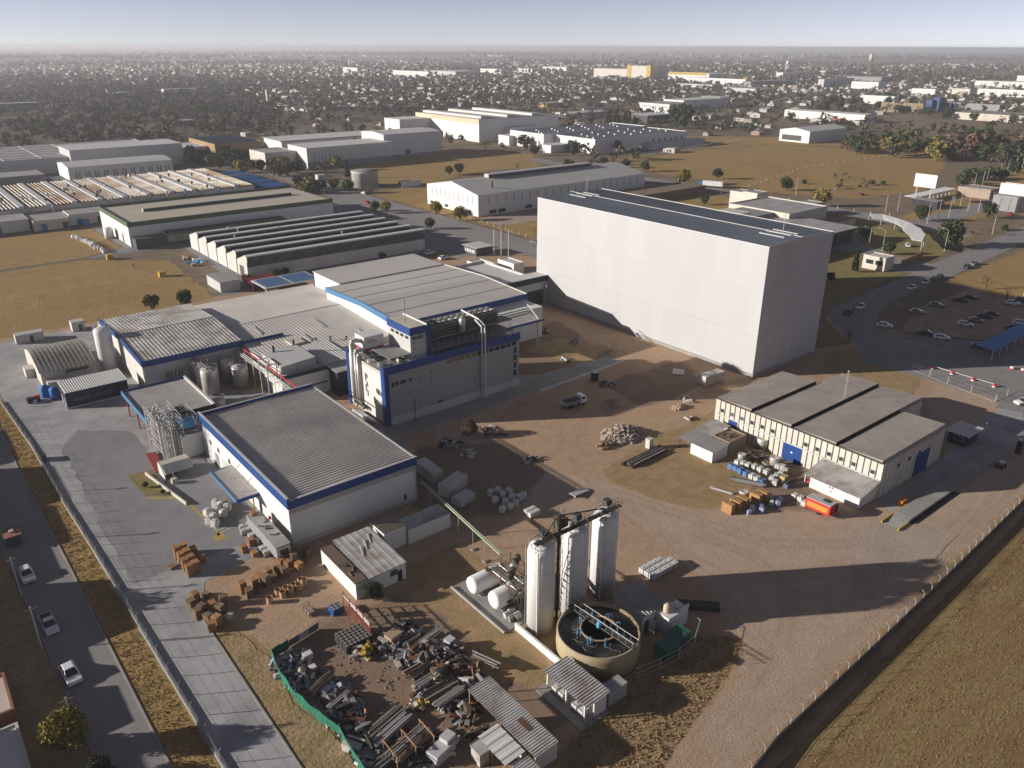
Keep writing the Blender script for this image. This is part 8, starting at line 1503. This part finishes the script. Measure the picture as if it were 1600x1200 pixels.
for k in range(3): part(t, 'sheet', MB().obox((A.x+d.x*(.3+.25*k)+.6, A.y+d.y*(.3+.25*k), 2.3), (.06, 1.6, 1.4), math.atan2(d.y, d.x)-R(90), R(6)), (oldwhite, lightgrey, tin)[k])
part(t, 'cross_rail', MB().tube((B.x, B.y, 3.), (B.x+2.4, B.y-.4, 3.1), .07, 4), lightgrey)
SM = (darkmetal, pipegrey, rust, midgrey, steel, woodold)
bundles = [((640,1020), 5, 12, 1.6, 'dark steel sections stacked behind the drum block'), ((655,1050), 5, 14, 1.8, 'bundle of beams with toothed top in the middle scrap row'), ((668,1067), 5, 14, 1.6, 'bright metal tubes in the middle scrap row'), ((685,1083), 5.4, 16, 1.8, 'brown pipes in the middle scrap row'), ((700,1095), 5, 14, 1.5, 'bright and dark tubes at the end of the middle scrap row'), ((640,1005), 4, 10, 1.2, 'sheets and beams under the tan sheet'), ((668,1000), 4.5, 10, 1.4, 'long bright ducts at the back of the scrap yard'), ((500,1075), 4.6, 14, 1.4, 'thin rods and angles near the white pots'), ((525,1100), 4.2, 14, 1.6, 'grey profile rack beside the green fence'), ((600,1130), 6, 18, 1.8, 'long rusty pipes in the front scrap row'), ((612,1145), 6, 16, 1.6, 'pipes with bright ends in the front scrap row'), ((640,1170), 6, 20, 2.4, 'large rack of old pipes at the bottom of the yard'), ((605,1190), 5, 14, 1.6, 'pipe pile at the bottom edge'), ((760,1040), 4.5, 8, .9, 'long thin pipes along the right side of the scrap yard')]
PXY = [(44.43,78.47),(43.46,74.41),(43.25,71.97),(43.37,69.5),(43.61,67.57),(45.49,80.16),(47.9,79.1),(31.35,80.25),(31.73,76.33),(35.04,69.57),(35.02,67.62),(35.47,64.09),(32.33,64.16),(51.51,69.58)]
for k, ((_, L, n, w_, lb), a) in enumerate(zip(bundles, PXY)): pipe_bundle('scrap_bundle', lb, a, L, n, w_, R((2, 4, 3, 1, 5, 8, 12, 20, 16, 14, 15, 12, 10, -70)[k]), (steel, lightgrey, pipegrey) if 'bright' in lb else SM, (.05, .13), .5 if k not in (11, 13) else .9, 3, seed=70+k)
for k, (a, r, h, lb) in enumerate((((30.48,83.97), .78, 1.15, 'round cream clay-coloured pot tank, largest'), ((29.09,86.95), .5, 1., 'white round tub by the green fence'), ((28.96,88.81), .42, .8, 'small cream ball tank at the fence corner'))): 
    s = thing('round_tank', lb, 'tank', a); part(s, 'body', MB().lathe([(r*.6,0),(r*.95,h*.25),(r,h*.5),(r*.8,h*.8),(r*.3,h),(r*.25,h*1.02)], (*a, 0), 18), mat('clay_cream', (.46,.41,.33), .8), True); part(s, 'opening', MB().lathe([(r*.22,0),(r*.22,.03)], (*a, h*1.02), 10), darkgrey)
for k, (a, s_, lb) in enumerate((((32.58,86.58), (1.3, 1., .9), 'white open plastic bin among the scrap'), ((32.09,83.93), (.9, .9, .7), 'white torn tub among the scrap'), ((30.85,88.95), (1.3, .5, .6), 'white ribbed casing at the fence corner'))): solo('plastic_bin', MB().box(a[0]-s_[0]/2, a[1]-s_[1]/2, 0, a[0]+s_[0]/2, a[1]+s_[1]/2, s_[2]).box(a[0]-s_[0]/2+.12, a[1]-s_[1]/2+.12, s_[2], a[0]+s_[0]/2-.12, a[1]+s_[1]/2-.12, s_[2]+.01), bagw, lb, 'bin', a)
heaps = [((30.09,86.63), 26, 2.2, 1., 'blue-grey junk beside the white tubs'), ((29.57,82.41), 18, 1.6, .8, 'grey junk behind the green fence'), ((32.1,78.91), 20, 1.8, 1., 'machine parts beside the profile rack'), ((32.3,74.75), 26, 2., 1.2, 'dark machinery heap with silver domes'), ((39.05,82.75), 14, 1.4, 1.2, 'yellow and pale junk before the drum block'), ((43.68,80.74), 18, 1.8, 1.6, 'tall dark scrap under the red rack end'), ((45.87,76.5), 26, 2.2, 2., 'tangled scrap in the middle of the yard'), ((48.01,73.98), 26, 2.2, 2., 'boxes and frames at the back right of the scrap'), ((47.98,70.81), 22, 2.2, 1.6, 'wooden slats and frames on the right scrap heap'), ((45.22,71.47), 20, 1.8, 1.6, 'twisted rusty pipes in the scrap centre'), ((47.97,68.52), 16, 1.8, 1.2, 'dark sheets at the right scrap edge'), ((40.95,69.69), 12, 1.4, .6, 'small scrap with yellow bits before the tubes'), ((43.77,66.03), 12, 1.4, .7, 'rusty bits beside the tin roof'), ((44.01,63.77), 14, 1.3, .8, 'bicycles and bits before the tin roof'), ((31.16,70.04), 14, 1.5, 1., 'scrap at the end of the pipe rack'), ((32.07,66.8), 16, 1.8, 1.1, 'dark junk in the bottom scrap row'), ((38.84,62.03), 10, 1.6, .8, 'brown scrap in the shaded lower yard'), ((46.57,81.91), 14, 1.8, .7, 'blue-grey sheets behind the drum block'), ((43.46,60.25), 12, 1.2, .8, 'firewood beside the pale flat roof')]
for k, (a, n, rad, h, lb) in enumerate(heaps): junk('scrap_heap', lb, a, int(n*2.2), rad*1.2, h*1.9, ((midgrey, lightgrey, mat('slate_bits', (.12,.14,.19), .6), pipegrey), (rust, woodold, cream, darkmetal), (darkmetal, midgrey, pipegrey, rust), (yellow, cream, pipegrey, rust))[0 if k < 3 else 3 if k in (4, 11) else 1 if k in (8, 9, 12, 16, 18) else 2], 80+k)
for k, (a, sz, rz, m_, lb) in enumerate((((30.09,68.38), (1.6, 2.4, 1.1), R(30), oldwhite, 'white box with dark stripe by the green fence'), ((31.47,77.67), (1.6, 1.1, .9), R(20), midgrey, 'grey metal box on the scrap row'), ((49.55,75.74), (1.2, 1.2, 1.6), R(10), lightgrey, 'grey cabinet on the scrap heap'), ((47.87,75.4), (1.4, 1., 1.), R(25), cream, 'cream box on the scrap heap'), ((43.66,81.61), (2., 1.6, 1.8), R(10), mat('tan_sheet', (.40,.28,.20), .8), 'tan topped cabinet beside the red rack'), ((47.21,68.67), (2.4, 2., .15), R(20), lightgrey, 'pale sheet beside the tin roof'))): s = thing('metal_box', lb, 'box', a, None, rz); link('body', MB().box(-sz[0]/2, -sz[1]/2, 0, sz[0]/2, sz[1]/2, sz[2]).mesh('body'), m_, s); link('lid', MB().box(-sz[0]/2-.04, -sz[1]/2-.04, sz[2], sz[0]/2+.04, sz[1]/2+.04, sz[2]+.06).mesh('lid'), m_, s); link('band', MB().box(.1*sz[0], -sz[1]/2-.01, sz[2]*.1, .3*sz[0], sz[1]/2+.01, sz[2]+.065).mesh('band'), navy if k == 0 else m_, s)
t = thing('pipe_storage_rack', 'open timber rack over old pipes at the bottom of the yard', 'rack', (35.47,64.09)); a = (35.21,63.68)
for x in (-2.6, 0, 2.6):
    for y in (-1.6, 1.6): part(t, 'post', MB().box(a[0]+x-.06, a[1]+y-.06, 0, a[0]+x+.06, a[1]+y+.06, 2.2), woodold)
    part(t, 'beam', MB().box(a[0]+x-.07, a[1]-1.8, 2.2, a[0]+x+.07, a[1]+1.8, 2.34), woodp)
for k, (rc, z, sp_, lb, m_) in enumerate((((45.2, 51.6, 48.9, 65.4), 2.6, .4, 'long corrugated tin roof at the bottom of the scrap yard', tin), ((41.9, 53.2, 45.0, 58.6), 2.3, 1.2, 'pale flat sheet roof beside the long tin roof', roofwhite), ((42.6, 50.4, 45.1, 53.1), 2., .4, 'small tin roof at the bottom edge', tin))): 
    t = thing('tin_shed', lb, 'shed', ((rc[0]+rc[2])/2, (rc[1]+rc[3])/2, 0)); part(t, 'roof', MB().corr(rc[0], rc[1], rc[2], rc[3], lambda x, y: z+.05*(x-rc[0]), 'x', sp_, .07), m_)
    for x in (rc[0]+.2, rc[2]-.2):
        for y in (rc[1]+.3, (rc[1]+rc[3])/2, rc[3]-.3): part(t, 'post', MB().box(x-.06, y-.06, 0, x+.06, y+.06, z), woodp)
    part(t, 'back_wall', MB().box(rc[2]-.15, rc[1]+.1, 0, rc[2]-.08, rc[3]-(6 if k == 0 else .3), z), oldwhite)
    if k == 0: part(t, 'end_wall', MB().box(rc[0]+.1, rc[1]+.05, 0, rc[2]-.2, rc[1]+.15, z), oldwhite); part(t, 'rust_stain', MB().box(47, 55, z+.16, 47.9, 57.2, z+.2), rust)
solo('roof_box', MB().box(40.6, 56.4, 0, 42., 58.2, 2.).box(40.5, 56.3, 2., 42.1, 58.3, 2.08), tin, 'small tin-roofed locker beside the pale flat roof', 'locker', (41.3, 57.3, 0)); a = (38.03,60.82); solo('flatbed_boxes', MB().obox((a[0], a[1], .8), (3.4, 1.8, 1.6), R(14)).obox((a[0]+1.2, a[1]+.4, 1.9), (1.6, 1.4, .6), R(14)), lightgrey, 'grey box body at the bottom of the scrap yard', 'box', a)
a = (37.05,95.35); s = thing('wire_crate', 'rusty wire cage with pale scrap standing alone', 'cage', a)
m = MB()
for x in (-.5, .5):
    for y in (-1., 0, 1.): m.tube((a[0]+x, a[1]+y, 0), (a[0]+x, a[1]+y, 1.3), .04, 4)
for z in (.2, .75, 1.3): m.path([(a[0]-.5, a[1]-1, z), (a[0]+.5, a[1]-1, z), (a[0]+.5, a[1]+1, z), (a[0]-.5, a[1]+1, z), (a[0]-.5, a[1]-1, z)], .04, 4)
part(s, 'frame', m, rust); part(s, 'contents', MB().obox((a[0], a[1], .45), (.8, 1.7, .6)), tin)
for k, (a, n, rad, h, lb) in enumerate((((42.91,83.07), 26, 1.7, 1.8, 'dark parts piled left of the tan cabinet'), ((43.61,77.15), 30, 1.9, 1.8, 'grey casings behind the toothed beams'), ((45.89,73.74), 30, 1.9, 2.2, 'silver and rusty bits in the scrap centre'), ((45.92,69.1), 26, 1.8, 1.8, 'brown slats beside the pale sheet'), ((47.07,66.26), 18, 1.4, 1., 'grey bars touching the tin roof'), ((30.49,74.82), 26, 1.5, 1.3, 'blue-grey parts along the green fence'), ((31.21,71.31), 22, 1.4, 1.2, 'dark parts behind the white striped box'), ((30.6,65.78), 24, 1.6, 1.2, 'grey casings at the bottom fence end'), ((34.95,65.5), 22, 1.6, 1.2, 'brown bars below the long rusty pipes'), ((35.8,61.4), 20, 1.5, 1., 'parts beside the grey box body'), ((31.08,82.42), 22, 1.4, 1.1, 'steel offcuts beside the clay pot'), ((41.92,80.47), 20, 1.6, 1.5, 'tyres and casings at the foot of the red rack'))): junk('scrap_heap', lb, a, n, rad, h, (midgrey, pipegrey, steel, darkmetal, lightgrey) if k % 2 else (rust, darkmetal, woodold, pipegrey), 120+k)
# litter of the scrap yard: too small to count
r_ = np.random.default_rng(99); m = MB()
for i in range(900):
    x, y = r_.uniform(30.5, 50), r_.uniform(56, 90)
    if r_.random() > .35+.65*(math.sin(x*.9)*math.cos(y*.7) > 0): continue
    s_ = r_.uniform(.05, .2); m.obox((x, y, s_*.3), (s_*r_.uniform(1, 4), s_, s_*.6), r_.uniform(0, 3), r_.normal()*.2)
o = link('scrap_litter', m.mesh('scrap_litter'), mat('litter', (.14,.12,.10), .8, var=.6, scale=3., col2=(.30,.27,.23))); o['kind'] = 'stuff'; o['label'] = 'small scrap litter on the yard floor'
# person among the scrap
p = (33.66,71.75)
t = thing('person', 'person in orange top and blue trousers standing among the scrap', 'person', p)
J = {'pelvis': (0,0,.95), 'chest': (.02,0,1.3), 'neck': (.03,0,1.5), 'head': (.05,0,1.62), 'top': (.05,0,1.76), 'hl': (0,.1,.9), 'kl': (.06,.11,.5), 'fl': (0,.12,.06), 'tl': (.16,.12,.04), 'hr': (0,-.1,.9), 'kr': (-.02,-.11,.5), 'fr': (-.08,-.12,.06), 'tr': (.08,-.12,.04), 'sl': (.02,.2,1.42), 'el': (.08,.27,1.15), 'wl': (.28,.2,1.02), 'sr': (.02,-.2,1.42), 'er': (.02,-.28,1.14), 'wr': (.16,-.26,.92)}
E_ = [('pelvis','chest'),('chest','neck'),('neck','head'),('head','top'),('pelvis','hl'),('hl','kl'),('kl','fl'),('fl','tl'),('pelvis','hr'),('hr','kr'),('kr','fr'),('fr','tr'),('chest','sl'),('sl','el'),('el','wl'),('chest','sr'),('sr','er'),('er','wr')]
RAD = {'pelvis': .15, 'chest': .16, 'neck': .06, 'head': .1, 'top': .08, 'hl': .1, 'hr': .1, 'kl': .075, 'kr': .075, 'fl': .05, 'fr': .05, 'tl': .04, 'tr': .04, 'sl': .075, 'sr': .075, 'el': .05, 'er': .05, 'wl': .04, 'wr': .04}
def skinned(name, keys, parent, m_, grow=0.):
    ks = list(keys); me = bpy.data.meshes.new(name); me.from_pydata([J[k] for k in ks], [(ks.index(a), ks.index(b)) for a, b in E_ if a in ks and b in ks], []); o = link(name, me, m_, parent); o.modifiers.new('skin', 'SKIN'); o.modifiers.new('sub', 'SUBSURF').levels = 2; o.modifiers['sub'].render_levels = 2
    for v, k in zip(me.skin_vertices[0].data, ks): v.radius = (RAD[k]+grow,)*2
    me.skin_vertices[0].data[0].use_root = True; return o
skinned('body', J.keys(), t, skin); skinned('jacket', ['pelvis', 'chest', 'sl', 'el', 'sr', 'er'], t, cloth_o, .02); skinned('trousers', ['pelvis', 'hl', 'kl', 'hr', 'kr'], t, cloth_b, .02); link('hair', MB().lathe([(.1,0),(.115,.05),(.09,.12),(.02,.15)], (.04, 0, 1.66), 12).mesh('hair'), black, t)
# stubble and grass tufts
def tufts(name, poly, n, h, cols, seed, label):
    P = np.array(poly); r = np.random.default_rng(seed); lo, hi = P.min(0), P.max(0); q = lo+(hi-lo)*r.random((n*3, 2)); q = q[inpoly(q[:, 0], q[:, 1], poly) > 0][:n]; k = len(q)
    rows = .5+.5*np.sin(q[:, 1]*2.2+.3*np.sin(q[:, 0]*.15)); keep = r.random(k) < .35+.65*rows; q = q[keep]; k = len(q); a = r.uniform(0, 6.28, k); s = r.uniform(.5, 1.2, k)*h; w_ = s*r.uniform(.5, 1., k)
    dx, dy = np.cos(a)*w_, np.sin(a)*w_; lx, ly = r.normal(size=k)*s*.4, r.normal(size=k)*s*.4; z = .06
    Q = np.stack([np.stack([q[:, 0]-dx, q[:, 1]-dy, np.full(k, z)], -1), np.stack([q[:, 0]+dx, q[:, 1]+dy, np.full(k, z)], -1), np.stack([q[:, 0]+dx*.7+lx, q[:, 1]+dy*.7+ly, z+s], -1), np.stack([q[:, 0]-dx*.7+lx, q[:, 1]-dy*.7+ly, z+s*.9], -1)], 1)
    me = quads_mesh(name, Q, np.array(cols)[r.integers(len(cols), size=k)]*r.uniform(.6, 1.25, (k, 1))); o = link(name, me, MATS.get('far_foliage') or attr_mat('far_foliage')); o['kind'] = 'stuff'; o['label'] = label
DG = [(.30,.195,.095), (.25,.155,.075), (.29,.20,.09), (.20,.125,.065)]
tufts('stubble', [(60,31.5),(100,33.3),(150,36),(230,40),(230,0),(60,0)], 80000, .085, DG, 11, 'dry stubble tufts of the field at the lower right')
tufts('rough_grass', [(84,50.5),(78,48),(66,45),(55,42),(44,38),(40,46),(52,52.5),(60,54.5),(72,55),(80,55)], 9000, .13, DG, 12, 'rough dry grass on the bank by the settling tank')
tufts('verge_grass', [(10.5,225),(13,225),(13.8,183),(14.8,131),(15.6,90),(16.4,60),(12.3,60),(11.7,92),(11.2,134),(10.4,180)], 12000, .11, DG, 13, 'dry grass of the street verge')
